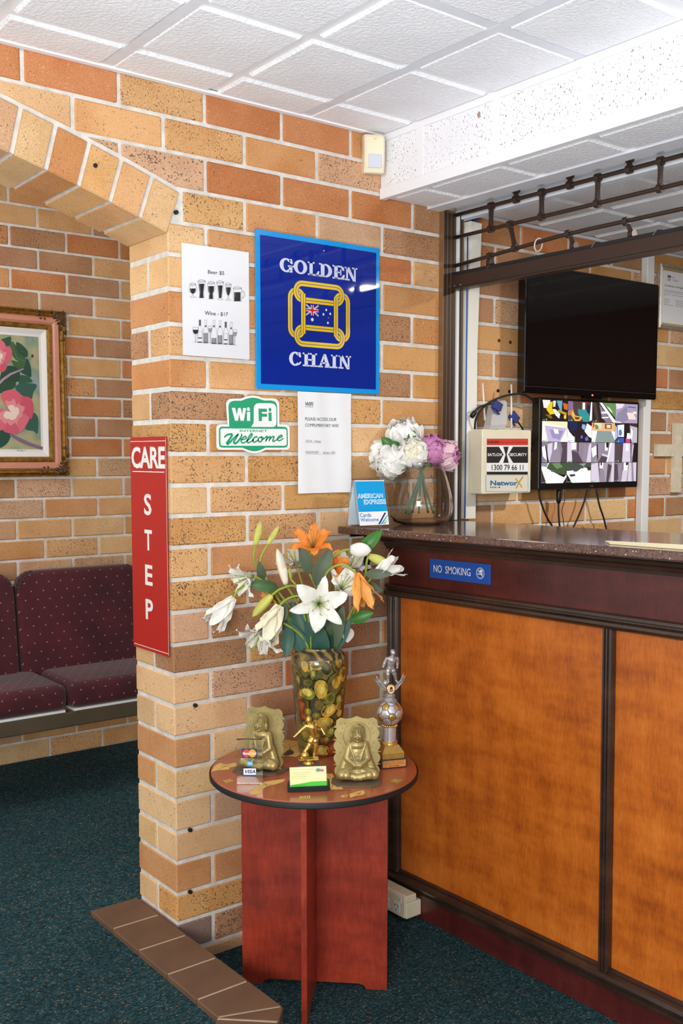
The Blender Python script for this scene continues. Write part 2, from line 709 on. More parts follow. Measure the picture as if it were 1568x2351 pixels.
class Print:
    """collects flat coloured shapes in a plane's own metres; layer k lies k*step above the face"""
    def __init__(self, base=0.0, step=0.00018):
        self.mb = MB()
        self.base, self.step = base, step

    def z(self, layer):
        return self.base + self.step * (layer + 1)

    def poly(self, pts, col, layer=0):
        z = self.z(layer)
        a = sum(pts[i][0] * pts[(i + 1) % len(pts)][1] - pts[(i + 1) % len(pts)][0] * pts[i][1] for i in range(len(pts)))
        p = pts if a > 0 else pts[::-1]
        self.mb.add([(q[0], q[1], z) for q in p], [tuple(range(len(p)))], col)

    def rect(self, x0, y0, x1, y1, col, layer=0, r=0.0, seg=4):
        if r <= 0:
            self.poly([(x0, y0), (x1, y0), (x1, y1), (x0, y1)], col, layer)
        else:
            self.poly(rrect(min(x0, x1), min(y0, y1), max(x0, x1), max(y0, y1), r, seg), col, layer)

    def ell(self, cx, cy, rx, ry, col, layer=0, n=20, rot=0.0, a0=0.0, a1=2 * PI):
        pts = []
        full = abs(a1 - a0 - 2 * PI) < 1e-6
        for k in range(n if full else n + 1):
            a = a0 + (a1 - a0) * k / n
            x, y = rx * math.cos(a), ry * math.sin(a)
            pts.append((cx + x * math.cos(rot) - y * math.sin(rot), cy + x * math.sin(rot) + y * math.cos(rot)))
        self.poly(pts, col, layer)

    def line(self, pts, w, col, layer=0, closed=False, cap=False):
        """ribbon with mitred joins; w a number or a width per point"""
        n = len(pts)
        ws = w if isinstance(w, (list, tuple)) else [w] * n
        L, R = [], []
        for i in range(n):
            if closed:
                a, b = pts[i - 1], pts[(i + 1) % n]
            else:
                a, b = pts[max(i - 1, 0)], pts[min(i + 1, n - 1)]
            p = pts[i]
            d1 = Vector((p[0] - a[0], p[1] - a[1]))
            d2 = Vector((b[0] - p[0], b[1] - p[1]))
            if d1.length < 1e-9:
                d1 = d2.copy()
            if d2.length < 1e-9:
                d2 = d1.copy()
            d1.normalize(); d2.normalize()
            n1 = Vector((-d1.y, d1.x)); n2 = Vector((-d2.y, d2.x))
            m = (n1 + n2)
            m = m.normalized() if m.length > 1e-6 else n1
            k = 1 / max(0.5, m.dot(n1))
            h = ws[i] / 2 * k
            L.append((p[0] + m.x * h, p[1] + m.y * h)); R.append((p[0] - m.x * h, p[1] - m.y * h))
        z = self.z(layer)
        m_ = n if closed else n - 1
        for i in range(m_):
            j = (i + 1) % n
            self.mb.add([(*R[i], z), (*R[j], z), (*L[j], z), (*L[i], z)], [(0, 1, 2, 3)], col)
        if cap:
            for i in (0, n - 1):
                self.ell(pts[i][0], pts[i][1], ws[i] / 2, ws[i] / 2, col, layer, 10)

    def text(self, s, x0, y0, x1, y1, col, layer=0, bold=0.0, shear=0.0, spacing=1.0, tl=None):
        """text fitted to the box; tl gives four corners (bl, br, tr, tl) for a skewed box"""
        vs, fs = text_polys(s, bold, shear, spacing)
        z = self.z(layer)
        if tl:
            out = []
            for (u, v) in vs:
                a = Vector(tl[0]).lerp(Vector(tl[1]), u)
                b = Vector(tl[3]).lerp(Vector(tl[2]), u)
                p = a.lerp(b, v)
                out.append((p.x, p.y, z))
        else:
            out = [(x0 + (x1 - x0) * u, y0 + (y1 - y0) * v, z) for (u, v) in vs]
        self.mb.add(out, fs, col)

    def obj(self, name, parent, mat='print'):
        return self.mb.obj(name, mat, parent, fix=False)


def rrect(x0, y0, x1, y1, r, seg=4):
    pts = []
    for (cx, cy, s) in ((x1 - r, y1 - r, 0), (x0 + r, y1 - r, 1), (x0 + r, y0 + r, 2), (x1 - r, y0 + r, 3)):
        for k in range(seg + 1):
            a = (s + k / seg) * PI / 2
            pts.append((cx + r * math.cos(a), cy + r * math.sin(a)))
    return pts


class Face:
    """an upright plane: local x to the right, local y up, local z out of the face"""
    def __init__(self, origin, normal):
        self.o = Vector(origin)
        self.n = Vector(normal).normalized()
        self.u = Vector((0, 0, 1)).cross(self.n).normalized()
        self.w = self.n.cross(self.u)
        self.m = Matrix.Translation(self.o) @ Matrix((self.u, self.w, self.n)).transposed().to_4x4()
        self.lift = 0.0

    def pick(self, px, py):
        d = ray(px, py)
        p0 = self.o + self.n * self.lift
        t = (p0 - CAM).dot(self.n) / d.dot(self.n)
        q = CAM + d * t - self.o
        return (q.dot(self.u), q.dot(self.w))

    def picks(self, pts):
        return [self.pick(*p) for p in pts]

# ================================================================== the setting
CEIL = 2.354
PLAT = 0.105
BACKY = 1.78
OFFCEIL = 2.18
BULK_X, BULK_Z = 0.716, 2.173

# ---- floors
mb = MB()
mb.box((-3.2, -4.2, -0.06), (3.4, 0.01, 0.0))
struct(mb.obj('floor', 'carpet'), 'dark green flecked carpet of the reception area')
mb = MB()
mb.prism([(-0.012, -0.515), (-0.012, 0.235), (3.4, 0.235), (3.4, 1.9), (-3.2, 1.9), (-3.2, -3.9)], 0.0, PLAT)
struct(mb.obj('floor_lounge', 'carpet'), 'raised carpet floor of the waiting lounge')

# ---- step nosing of clay tiles
nosing = MB()
nosing.prism([(-0.145, 0.228), (-0.145, -0.463), (-0.011, -0.519), (-0.011, 0.228)], PLAT - 0.001, PLAT + 0.0128)
dg_ = Vector((-0.682, -0.731)); pn_ = Vector((-0.731, 0.682))
A0, B0 = Vector((-0.011, -0.519)), Vector((-0.147, -0.463))
nosing.prism([tuple(A0), tuple(B0), tuple(B0 + dg_ * 0.8), tuple(A0 + dg_ * 0.8)], PLAT - 0.001, PLAT + 0.0128)
nosing = struct(nosing.obj('trim_1', 'grout'), 'grout bed of the brown tiled step edge')


def tile_piece(poly, name, parent, z0, z1, mat='clay_tile', ch=0.003):
    m = MB()
    n = len(poly)
    c = Vector((sum(p[0] for p in poly) / n, sum(p[1] for p in poly) / n))
    m.prism([(p[0] - c.x, p[1] - c.y) for p in poly], 0, z1 - z0, chamfer=ch)
    return link(name, m.mesh(name, mat), parent, (c.x, c.y, z0))


ys = [0.232, 0.0905, -0.064, -0.2205, -0.369]
g = 0.0026
for i in range(4):
    tile_piece([(-0.150, ys[i] - g), (-0.150, ys[i + 1] + g), (-0.006, ys[i + 1] + g), (-0.006, ys[i] - g)], 'tile', nosing, PLAT, PLAT + 0.0145)
tile_piece([(-0.150, -0.369 - g), (-0.150, -0.462), (-0.006, -0.5145), (-0.006, -0.369 - g)], 'tile', nosing, PLAT, PLAT + 0.0145)
A, B = Vector((-0.006, -0.5205)), Vector((-0.150, -0.468))
for i in range(5):
    A2 = A + dg_ * (0.06 if i == 0 else 0.148)
    B2 = A2 + pn_ * 0.144
    tile_piece([tuple(A), tuple(B), tuple(B2), tuple(A2)], 'tile', nosing, PLAT, PLAT + 0.0145)
    A, B = A2 + dg_ * 0.007, B2 + dg_ * 0.007

# ---- brick walls
PAL = {'L': (230, 190, 142), 'T': (220, 172, 120), 'P': (212, 170, 134), 'O': (210, 154, 104), 'R': (200, 134, 88), 'B': (186, 140, 104), 'G': (212, 160, 102), 'X': (150, 124, 112)}
_bm_cache = {}


def chamfer_box_mesh(dx, dy, dz, c=0.0035):
    key = (round(dx, 3), round(dy, 3), round(dz, 3))
    if key in _bm_cache:
        return _bm_cache[key]
    bm = bmesh.new()
    bmesh.ops.create_cube(bm, size=1.0)
    for v in bm.verts:
        v.co = Vector((v.co.x * dx, v.co.y * dy, v.co.z * dz))
    bmesh.ops.bevel(bm, geom=list(bm.edges), offset=c, segments=1, affect='EDGES')
    me = bpy.data.meshes.new('brick')
    bm.to_mesh(me)
    bm.free()
    me.materials.append(M['brick'])
    _bm_cache[key] = me
    return me


def brick_col(o, code):
    c = lin(PAL[code[0]])
    j = 1 + random.uniform(-0.06, 0.06)
    sp = 0.15
    if 's' in code:
        sp = 0.8
    if 'h' in code:
        sp = 1.05
    o.color = (c[0] * j * random.uniform(0.97, 1.03), c[1] * j, c[2] * j * random.uniform(0.94, 1.06), sp)


def put_brick(parent, lo, hi, code):
    d = [hi[i] - lo[i] for i in range(3)]
    o = link('brick', chamfer_box_mesh(*d), parent, [(hi[i] + lo[i]) / 2 for i in range(3)])
    o.location.y += random.uniform(-0.001, 0.001)
    o.rotation_euler = (random.uniform(-0.004, 0.004), random.uniform(-0.003, 0.003), random.uniform(-0.003, 0.003))
    brick_col(o, code)
    return o


def clip_poly(poly, a, b, c):
    """keep a*x + b*z >= c"""
    out = []
    n = len(poly)
    for i in range(n):
        p, q = poly[i], poly[(i + 1) % n]
        dp = a * p[0] + b * p[1] - c
        dq = a * q[0] + b * q[1] - c
        if dp >= 0:
            out.append(p)
        if (dp >= 0) != (dq >= 0):
            t = dp / (dp - dq)
            out.append((p[0] + (q[0] - p[0]) * t, p[1] + (q[1] - p[1]) * t))
    return out


def put_poly_brick(parent, poly, y0, y1, code):
    n = len(poly)
    c = (sum(p[0] for p in poly) / n, sum(p[1] for p in poly) / n)
    m = MB()
    T = Matrix(((1, 0, 0, 0), (0, 0, -1, 0), (0, 1, 0, 0), (0, 0, 0, 1)))
    m.prism([(p[0] - c[0], p[1] - c[1]) for p in poly], 0, y1 - y0, T, chamfer=0.0035)
    o = link('brick', m.mesh('brick', 'brick'), parent, (c[0], y1, c[1]))
    brick_col(o, code)
    return o


# arch: intrados circle
AR = 5.3
ASL = math.atan(0.36)
ACX = -AR * math.sin(ASL)
ACZ = 1.978 - AR * math.cos(ASL)


def arch_pt(s, r):
    """s metres along the intrados from the pier, r radius"""
    a = ASL - s / AR
    return (ACX + r * math.sin(a), ACZ + r * math.cos(a))


outline = [(0.004, -0.06), (2.6, -0.06), (2.6, CEIL + 0.01), (-1.3, CEIL + 0.01)]
sv = [1.35 - 0.05 * i for i in range(28)]
outline += [arch_pt(s, AR + 0.004) for s in sv if arch_pt(s, AR)[0] > -1.3]
m = MB()
T_XZ = Matrix(((1, 0, 0, 0), (0, 0, -1, 0), (0, 1, 0, 0), (0, 0, 0, 1)))
m.prism(outline, -0.221, -0.004, T_XZ)
wall_front = struct(m.obj('wall_front', 'mortar'), 'mortar of the brick wall that carries the signs')

ZJ = {6: 1.9267, 5: 1.8376, 4: 1.7467, 3: 1.6612, 2: 1.5782, 1: 1.4935, 0: 1.4079, -1: 1.3241, -2: 1.2421, -3: 1.1586, -4: 1.0711, -5: 0.9832, -6: 0.896, -7: 0.8142, -8: 0.729, -9: 0.6411, -10: 0.5532, -11: 0.4685, -12: 0.3785, -13: 0.2929, -14: 0.2031, -15: 0.1216, 7: 2.010, 8: 2.096, 9: 2.186, 10: 2.273, 11: 2.358, -16: 0.036, -17: -0.05}
WC = {10: {-5: 'R', -3: 'R', -1: 'Ts', 1: 'R', 3: 'R', 5: 'O', 7: 'O'},
      9: {-4: 'L', -2: 'T', 0: 'Ts', 2: 'O', 4: 'Ps', 6: 'O'},
      8: {-3: 'Ps', -1: 'Ps', 1: 'R', 3: 'R', 5: 'R', 7: 'B'},
      7: {0: 'Ts', 2: 'O', 4: 'P', 6: 'Bs'},
      6: {0: 'L', 1: 'O', 3: 'O', 5: 'R', 7: 'T'},
      5: {0: 'L', 2: 'O', 4: 'P', 6: 'O'},
      4: {0: 'O', 1: 'O', 3: 'T', 5: 'Bs', 7: 'O'},
      3: {0: 'Ts', 2: 'P', 4: 'T', 6: 'G'},
      2: {0: 'O', 1: 'T', 3: 'T', 5: 'Bs', 7: 'G'},
      1: {0: 'Bh', 2: 'Gs', 4: 'Gs', 6: 'G'},
      0: {0: 'Gh', 1: 'G', 3: 'T', 5: 'L', 7: 'G'},
      -1: {0: 'Ts', 2: 'Gs', 4: 'T', 6: 'Ts'},
      -2: {0: 'L', 1: 'Ts', 3: 'G', 5: 'T'},
      -3: {0: 'Gh', 2: 'Ts', 4: 'L', 6: 'T'},
      -4: {0: 'Ts', 1: 'O', 3: 'T', 5: 'B'},
      -5: {0: 'Gh', 2: 'B', 4: 'B', 6: 'P'},
      -6: {0: 'P', 1: 'Bs', 3: 'B', 5: 'Bs'},
      -7: {0: 'Bs', 2: 'Ts', 4: 'Bs', 6: 'O'},
      -8: {0: 'L', 1: 'Ps', 3: 'R', 5: 'B'},
      -9: {0: 'L', 2: 'B', 4: 'O', 6: 'P'},
      -10: {0: 'O', 1: 'L', 3: 'P', 5: 'T'},
      -11: {0: 'L', 2: 'L'}, -12: {0: 'L', 1: 'P'}, -13: {0: 'L', 2: 'T'}, -14: {0: 'O', 1: 'O'},
      -15: {0: 'Gs', 2: 'T'}, -16: {0: 'X', 1: 'Bh', 3: 'T'}, -17: {0: 'P', 2: 'T'}}
ENDC = {-9: 'L', -11: 'O', -13: 'L', -15: 'L', 1: 'T', 3: 'Bs', 5: 'L', -7: 'L'}
U0, HB, JT = -0.0071, 0.1225, 0.0052
CODES = ['T', 'O', 'Ts', 'G', 'B', 'Ps', 'R', 'L', 'Gs', 'O', 'B']
EXT = AR + 0.125
for c in range(-17, 11):
    z0, z1 = ZJ[c] + JT, ZJ[c + 1] - JT
    if c == -17:
        z0 = -0.02
    odd = (c % 2 == 0)           # which courses carry the odd-numbered joints
    ks = list(range(-9, 21, 2)) if odd else list(range(-8, 21, 2))
    for k in ks:
        x0, x1 = U0 + HB * k + JT, U0 + HB * (k + 2) - JT
        if c == 10:
            z1 = CEIL - 0.001
        code = WC.get(c, {}).get(k) or random.choice(CODES)
        if x0 < -1.2 or x0 > 2.42:
            continue
        if x0 > (0.82 if z1 < 1.15 else 9):
            continue
        poly = [(x0, z0), (x1, z0), (x1, z1), (x0, z1)]
        if c >= 7:
            # clear of the arch ring
            keep = True
            inside = [math.hypot(p[0] - ACX, p[1] - ACZ) < EXT for p in poly]
            if all(inside):
                continue
            if any(inside):
                xm = (x0 + min(x1, 0.05)) / 2
                a_ = math.asin((xm - ACX) / EXT)
                nx, nz = math.sin(a_), math.cos(a_)
                poly = clip_poly(poly, nx, nz, (ACX * nx + ACZ * nz) + EXT)
                if x1 > 0.045 and c == 7:
                    poly = clip_poly([(max(p[0], 0.048), p[1]) for p in [(x0, z0), (x1, z0), (x1, z1), (x0, z1)]], 1, 0, 0.048)
                if len(poly) < 3:
                    continue
                w_ = max(p[0] for p in poly) - min(p[0] for p in poly)
                h_ = max(p[1] for p in poly) - min(p[1] for p in poly)
                if w_ < 0.02 or h_ < 0.015:
                    continue
                put_poly_brick(wall_front, poly, 0.0, 0.03, code)
                continue
            put_brick(wall_front, (x0, 0.0, z0), (x1, 0.05, z1), code)
            continue
        # below the arch the wall ends at the pier
        if k < -1:
            continue
        if odd and k == -1:
            put_brick(wall_front, (0.0, 0.0, z0), (U0 + HB - JT, 0.225, z1), WC.get(c, {}).get(0, 'T'))
        elif not odd and k == 0:
            put_brick(wall_front, (0.0, 0.0, z0), (x1, 0.108, z1), code)
            put_brick(wall_front, (0.0, 0.118, z0), (x1, 0.225, z1), ENDC.get(c, random.choice(['T', 'L', 'O'])))
        elif k >= 0:
            put_brick(wall_front, (x0, 0.0, z0), (x1, 0.05, z1), code)

# arch ring bricks, laid on edge through the wall
vc = ['L', 'T', 'T', 'O', 'L', 'P', 'Ts', 'O', 'T', 'L', 'Ts', 'O']
s = 0.004
for i in range(12):
    s2 = s + 0.0730
    a, b = arch_pt(s, AR), arch_pt(s2, AR)
    a2, b2 = arch_pt(s * 1.01, AR + 0.112), arch_pt(s2 * 1.01, AR + 0.112)
    if b[0] < -1.05:
        break
    put_poly_brick(wall_front, [a, a2, b2, b], -0.004, 0.225, vc[i])
    s = s2 + 0.0128

# ---- lounge back wall
m = MB()
m.box((-3.2, BACKY + 0.004, 0.0), (3.4, BACKY + 0.12, 2.62))
wall_back = struct(m.obj('wall_back', 'mortar'), 'mortar of the brick wall behind the lounge seats')
for i in range(-6, 23):
    z1 = 2.0842 - 0.0862 * i - 0.0048
    z0 = z1 - 0.0862 + 0.0096
    z1 = min(z1, 2.619)
    z0 = max(z0, PLAT - 0.01)
    if z1 - z0 < 0.02:
        continue
    off = 0.4782 if i % 2 == 1 else 0.5980
    for k in range(-4, 3):
        x0 = off + 0.2435 * k + 0.005
        x1 = x0 + 0.2335
        cod = random.choice(['O', 'B', 'B', 'R', 'Os', 'T', 'Bs', 'O'] if z0 > 1.35 else ['T', 'L', 'Ps', 'B', 'O', 'Ts', 'P'])
        put_brick(wall_back, (x0, BACKY, z0), (x1, BACKY + 0.05, z1), cod)

# ---- far side of the office, seen only in reflections
m = MB()
m.box((3.3, -4.2, 0.0), (3.4, 0.2, CEIL))
struct(m.obj('wall_right', 'plain_wall'))
m = MB()
m.box((1.05, -4.2, 0.0), (3.4, -4.1, CEIL))
struct(m.obj('wall_office_rear', 'plain_wall'))

# ---- ceiling
m = MB()
m.box((-3.2, -4.2, CEIL + 0.008), (3.4, 0.22, CEIL + 0.06))
ceiling = struct(m.obj('ceiling', 'white_paint'), 'white ceiling behind the acoustic tiles')
TW = 0.271


def tile_mesh(dx, dy, th, ch, mat, name='tile'):
    m = MB()
    m.loft([[(sx * (dx / 2), sy * (dy / 2), th) for sx, sy in ((-1, -1), (1, -1), (1, 1), (-1, 1))],
            [(sx * (dx / 2), sy * (dy / 2), ch) for sx, sy in ((-1, -1), (1, -1), (1, 1), (-1, 1))],
            [(sx * (dx / 2 - ch), sy * (dy / 2 - ch), 0) for sx, sy in ((-1, -1), (1, -1), (1, 1), (-1, 1))]], True, True)
    me = m.mesh(name, mat)
    bm = bmesh.new(); bm.from_mesh(me)
    bmesh.ops.recalc_face_normals(bm, faces=bm.faces)
    bm.to_mesh(me); bm.free()
    return me


full = tile_mesh(TW, TW, 0.009, 0.006, 'ceiling_tile')
edge_y = tile_mesh(TW, 0.128, 0.009, 0.006, 'ceiling_tile')
edge_x = tile_mesh(0.270, TW, 0.009, 0.006, 'ceiling_tile')
corner_t = tile_mesh(0.270, 0.128, 0.009, 0.006, 'ceiling_tile')
XC = [-0.17 + 0.3 * k for k in range(-3, 3)]       # gap centres
for ix in range(-4, 3):
    cx = -0.17 + 0.3 * ix + 0.15
    for iy in range(0, 9):
        cy = -0.155 - 0.3 * (iy - 1) - 0.15
        if iy == 0:
            link('tile', edge_y, ceiling, (cx, -0.078, CEIL))
        else:
            link('tile', full, ceiling, (cx, cy, CEIL))
bars = MB()
for k in (-0.77, -0.17, 0.43):
    m = MB()
    m.box((k - 0.0145, -2.6, CEIL + 0.0015), (k + 0.0145, -0.002, CEIL + 0.009))
    m.obj('grid_bar', 'grid_metal', ceiling)
for k in (-0.755, -1.355, -1.955):
    m = MB()
    m.box((-1.4, k - 0.0145, CEIL + 0.002), (0.714, k + 0.0145, CEIL + 0.009))
    m.obj('grid_bar', 'grid_metal', ceiling)
m = MB()
m.box((-1.3, -0.018, CEIL - 0.004), (0.714, -0.001, CEIL + 0.004))
struct(m.obj('trim_2', 'white_paint'), 'white metal angle where ceiling meets brick wall')

m = MB()
m.box((-3.2, 0.22, 2.62), (3.4, 1.9, 2.68))
struct(m.obj('ceiling_lounge', 'white_paint'))

# ---- bulkhead over the counter
m = MB()
m.box((BULK_X + 0.003, -4.2, BULK_Z + 0.004), (0.960, -0.001, CEIL + 0.01))
bulk = struct(m.obj('ceiling_bulkhead', 'white_paint'), 'white boxed bulkhead over the reception counter')
for i in range(0, 9):
    y1 = -0.177 - 0.2955 * (i - 1) - 0.0135 if i else -0.03
    y0 = -0.177 - 0.2955 * i + 0.0135
    m = MB()
    m.box((BULK_X + 0.0012, y0, BULK_Z + 0.030), (BULK_X + 0.0045, y1, CEIL - 0.020))
    m.obj('panel', 'bulkhead_tile', bulk)
    m = MB()
    m.box((BULK_X, y0 - 0.027, BULK_Z + 0.028), (BULK_X + 0.0045, y0, CEIL - 0.018))
    m.obj('cover_strip', 'white_paint', bulk)
    u = MB()
    u.add([], [])
    um = tile_mesh(0.150, abs(y1 - y0), 0.009, 0.006, 'ceiling_tile')
    link('tile', um, bulk, (0.823, (y0 + y1) / 2, BULK_Z - 0.002))
for (x0, x1, z0, z1) in ((BULK_X - 0.001, BULK_X + 0.0045, CEIL - 0.018, CEIL + 0.002), (BULK_X - 0.001, BULK_X + 0.0045, BULK_Z - 0.003, BULK_Z + 0.029),
                         (BULK_X + 0.0047, 0.735, BULK_Z - 0.003, BULK_Z + 0.004), (0.908, 0.962, BULK_Z - 0.004, BULK_Z + 0.004)):
    m = MB()
    m.box((x0, -4.2, z0), (x1, -0.001, z1))
    m.obj('edge_angle', 'grid_metal' if x1 > 0.75 else 'white_paint', bulk)

# ---- office ceiling
m = MB()
m.box((1.03, -4.1, OFFCEIL + 0.008), (3.3, -0.001, OFFCEIL + 0.05))
offc = struct(m.obj('ceiling_office', 'white_paint'), 'white tiled ceiling of the office behind the counter')
for ix in range(6):
    for iy in range(6):
        link('tile', full, offc, (1.235 + 0.3 * ix, -0.157 - 0.3 * iy, OFFCEIL))
m = MB()
m.box((1.035, -4.0, OFFCEIL - 0.028), (1.062, -0.002, OFFCEIL + 0.008))
m.obj('edge_angle', 'grid_metal', offc)
m = MB()
m.box((1.03, -0.012, OFFCEIL - 0.006), (3.3, -0.001, OFFCEIL + 0.004))
m.obj('edge_angle', 'grid_metal', offc)

# ================================================================== reception counter
TILT = -0.009
CX = 0.73
ctr = thing('reception_counter', 'orange veneer reception counter with dark mouldings and maroon frieze', 'counter',
            mat=Matrix.Translation((CX, -0.036, 0)) @ Matrix.Rotation(TILT, 4, 'X'))
L1 = -1.75
m = MB()
m.box((0.024, L1, 0.07), (0.21, 0.0, 1.166))
m.obj('carcass', 'maroon_wood', ctr)
m = MB()
m.box((0.006, L1, 1.0), (0.026, -0.001, 1.15))
m.obj('frieze_board', 'maroon_wood', ctr)


def moulding(name, prof, y0, y1, mat='dark_moulding'):
    m = MB()
    m.extrude_profile(prof, y0, y1, 1)
    return smooth_by_angle(m.obj(name, mat, ctr), 35)


# cornice under the slab
moulding('cornice', [(0.03, 1.171), (-0.032, 1.171), (-0.032, 1.155), (-0.024, 1.150), (-0.022, 1.142), (-0.012, 1.137), (-0.008, 1.128), (-0.003, 1.126), (-0.002, 1.118), (0.03, 1.118)], L1, 0.006)
# middle moulding
moulding('rail_moulding', [(0.03, 1.012), (-0.004, 1.012), (-0.012, 1.010), (-0.013, 1.003), (-0.006, 0.999), (-0.007, 0.996), (-0.016, 0.991), (-0.018, 0.984), (-0.014, 0.977), (-0.006, 0.973), (0.03, 0.973)], L1, 0.0)
# bottom moulding
moulding('rail_moulding', [(0.03, 0.118), (0.006, 0.118), (0.0, 0.114), (0.001, 0.110), (-0.012, 0.106), (-0.018, 0.098), (-0.014, 0.089), (-0.004, 0.085), (-0.003, 0.082), (-0.010, 0.077), (-0.009, 0.069), (0.0, 0.065), (0.03, 0.065)], L1, 0.0)


def stile(y0, y1, z0, z1, n=3):
    m = MB()
    w = y1 - y0
    prof = [(0.03, y0), (0.0, y0)]
    for i in range(n):
        a = y0 + w * i / n
        for k in range(5):
            t = k / 4
            prof.append((-0.004 - 0.008 * math.sin(PI * t) ** 0.7, a + w / n * (0.08 + 0.84 * t)))
    prof += [(0.0, y1), (0.03, y1)]
    m.extrude_profile([(p[0], p[1]) for p in prof], z0, z1, 2)
    return smooth_by_angle(m.obj('stile_moulding', 'dark_moulding', ctr), 35)


stile(-0.050, -0.001, 0.110, 0.985, 2)
stile(-0.849, -0.820, 0.112, 0.978, 3)
for (y0, y1) in ((-0.822, -0.046), (L1, -0.846)):
    m = MB()
    m.box((0.010, y0, 0.105), (0.026, y1, 0.982))
    m.obj('panel', 'honey_veneer', ctr)
m = MB()
x0, x1 = 0.0, 0.03
y0, y1 = L1, -0.002
zz = lambda y: 0.001 + 0.009 * (y - 0.036)
m.add([(x0, y0, zz(y0)), (x1, y0, zz(y0)), (x1, y1, zz(y1)), (x0, y1, zz(y1)), (x0, y0, 0.07), (x1, y0, 0.07), (x1, y1, 0.07), (x0, y1, 0.07)],
      [(0, 3, 2, 1), (4, 5, 6, 7), (0, 1, 5, 4), (1, 2, 6, 5), (2, 3, 7, 6), (3, 0, 4, 7)])
m.obj('kickboard', 'maroon_wood', ctr)


def stone_material():
    t = NT('brown_stone')
    t.rough(0.13)
    t.b.inputs['Coat Weight'].default_value = 0.25
    t.b.inputs['Coat Roughness'].default_value = 0.08
    co = t.coords()
    vo = t.n('ShaderNodeTexVoronoi')
    vo.inputs['Scale'].default_value = 260
    t.l(co, vo.inputs['Vector'])
    sep = t.n('ShaderNodeSeparateColor')
    t.l(vo.outputs['Color'], sep.inputs[0])
    r = t.ramp(sep.outputs[0], [(0.0, rgba((60, 42, 36))), (0.3, rgba((92, 66, 58))), (0.9, rgba((112, 82, 72)))])
    ch = t.math('MULTIPLY', t.math('GREATER_THAN', sep.outputs[1], 0.965), t.math('LESS_THAN', vo.outputs['Distance'], 0.4))
    col = t.mix(ch, r.outputs[0], rgba((225, 205, 190)))
    t.l(col, t.b.inputs['Base Color'])
    M['brown_stone'] = t.m


stone_material()
SLABZ = 1.193
top = thing('counter_top', 'polished speckled brown stone slab on the reception counter', 'countertop',
            mat=Matrix.Translation((0, 0, SLABZ)) @ Matrix.Rotation(TILT, 4, 'X'))
m = MB()
m.rbox((0.555, -1.8, -0.0205), (1.03, -0.002, 0.0), 0.003, 2, 1)
m.obj('slab', 'brown_stone', top)
m = MB()
m.box((0.60, -0.012, -0.033), (0.74, -0.003, -0.021))
m.box((0.655, -0.014, -0.15), (0.667, -0.003, -0.033))
m.obj('bracket', 'dark_steel', top)


def slab_z(y):
    return SLABZ - 0.009 * y


# ---- no smoking plate
f = Face((CX - 0.0005, 0, 0), (-1, 0, 0))
q = f.picks([(985, 1283), (1124, 1297), (1124, 1344), (985, 1327)])
fx0, fx1 = q[0][0], q[1][0]
fy0, fy1 = (q[2][1] + q[3][1]) / 2, (q[0][1] + q[1][1]) / 2
O = f.o + f.u * fx0 + f.w * fy0 - f.n * 0.0
ns = thing('no_smoking_plate', 'blue engraved plate reading NO SMOKING on maroon frieze', 'sign',
           mat=Matrix.Translation((CX + 0.0055, O.y, O.z)) @ Matrix.Rotation(TILT, 4, 'X') @ f.m.to_3x3().to_4x4())
w_, h_ = fx1 - fx0, fy1 - fy0
m = MB()
m.rbox((0, 0, 0), (w_, h_, 0.003), 0.001, 2, 2)
simple('sign_blue', (24, 84, 176), 0.4)
m.obj('plate', 'sign_blue', ns)
p = Print(0.003)
WH = (240, 240, 240)
p.text('NO  SMOKING', 0.07 * w_, 0.31 * h_, 0.69 * w_, 0.69 * h_, WH, 0, bold=0.004)
p.obj('lettering', ns)
p = Print(0.003)
cx_, cy_ = 0.845 * w_, 0.52 * h_
for r in (0.0155, 0.0135):
    p.line([(cx_ + r * math.cos(2 * PI * k / 28), cy_ + r * math.sin(2 * PI * k / 28)) for k in range(28)], 0.0009, WH, 0, True)
p.line([(cx_ - 0.010, cy_ + 0.009), (cx_ + 0.010, cy_ - 0.009)], 0.0022, WH, 1)
p.rect(cx_ - 0.011, cy_ - 0.004, cx_ + 0.003, cy_ - 0.0015, WH, 0)
p.ell(cx_ + 0.003, cy_ + 0.006, 0.006, 0.0045, WH, 0, 12)
p.ell(cx_ + 0.006, cy_ - 0.002, 0.003, 0.004, WH, 0, 10)
p.obj('emblem', ns)

# ---- power outlet at the foot of the counter
po = thing('power_outlet', 'cream double power outlet box at the foot of the counter', 'power outlet', loc=(CX - 0.0195, -0.19, 0.012))
m = MB()
m.rbox((-0.040, 0.0, 0.0), (0.019, 0.152, 0.049), 0.004, 2, 0)
m.rbox((-0.040, 0.0, 0.049), (0.0, 0.152, 0.072), 0.004, 2, 0)
m.obj('box', 'cream_plastic', po)
m = MB()
m.rbox((-0.046, 0.003, 0.003), (-0.040, 0.149, 0.069), 0.004, 2, 0)
m.obj('faceplate', 'cream_plastic', po)
for i, yc in enumerate((0.038, 0.086, 0.12)):
    if i == 2:
        continue
    m = MB()
    m.rbox((-0.0477, yc - 0.014, 0.012), (-0.046, yc + 0.014, 0.044), 0.003, 2, 0)
    s_ = m.obj('socket', 'white_plastic', po)
    for (a, b, rt) in ((0.006, 0.034, 0.5), (-0.006, 0.034, -0.5), (0.0, 0.021, 0)):
        m = MB()
        Mx = Matrix.Translation((-0.0478, yc + a, b)) @ Matrix.Rotation(rt, 4, 'X')
        m.add([Mx @ Vector(v) for v in ((-0.0003, -0.0012, -0.0045), (-0.0003, 0.0012, -0.0045), (-0.0003, 0.0012, 0.0045), (-0.0003, -0.0012, 0.0045))], [(0, 1, 2, 3)])
        m.obj('slot', 'black_plastic', s_)
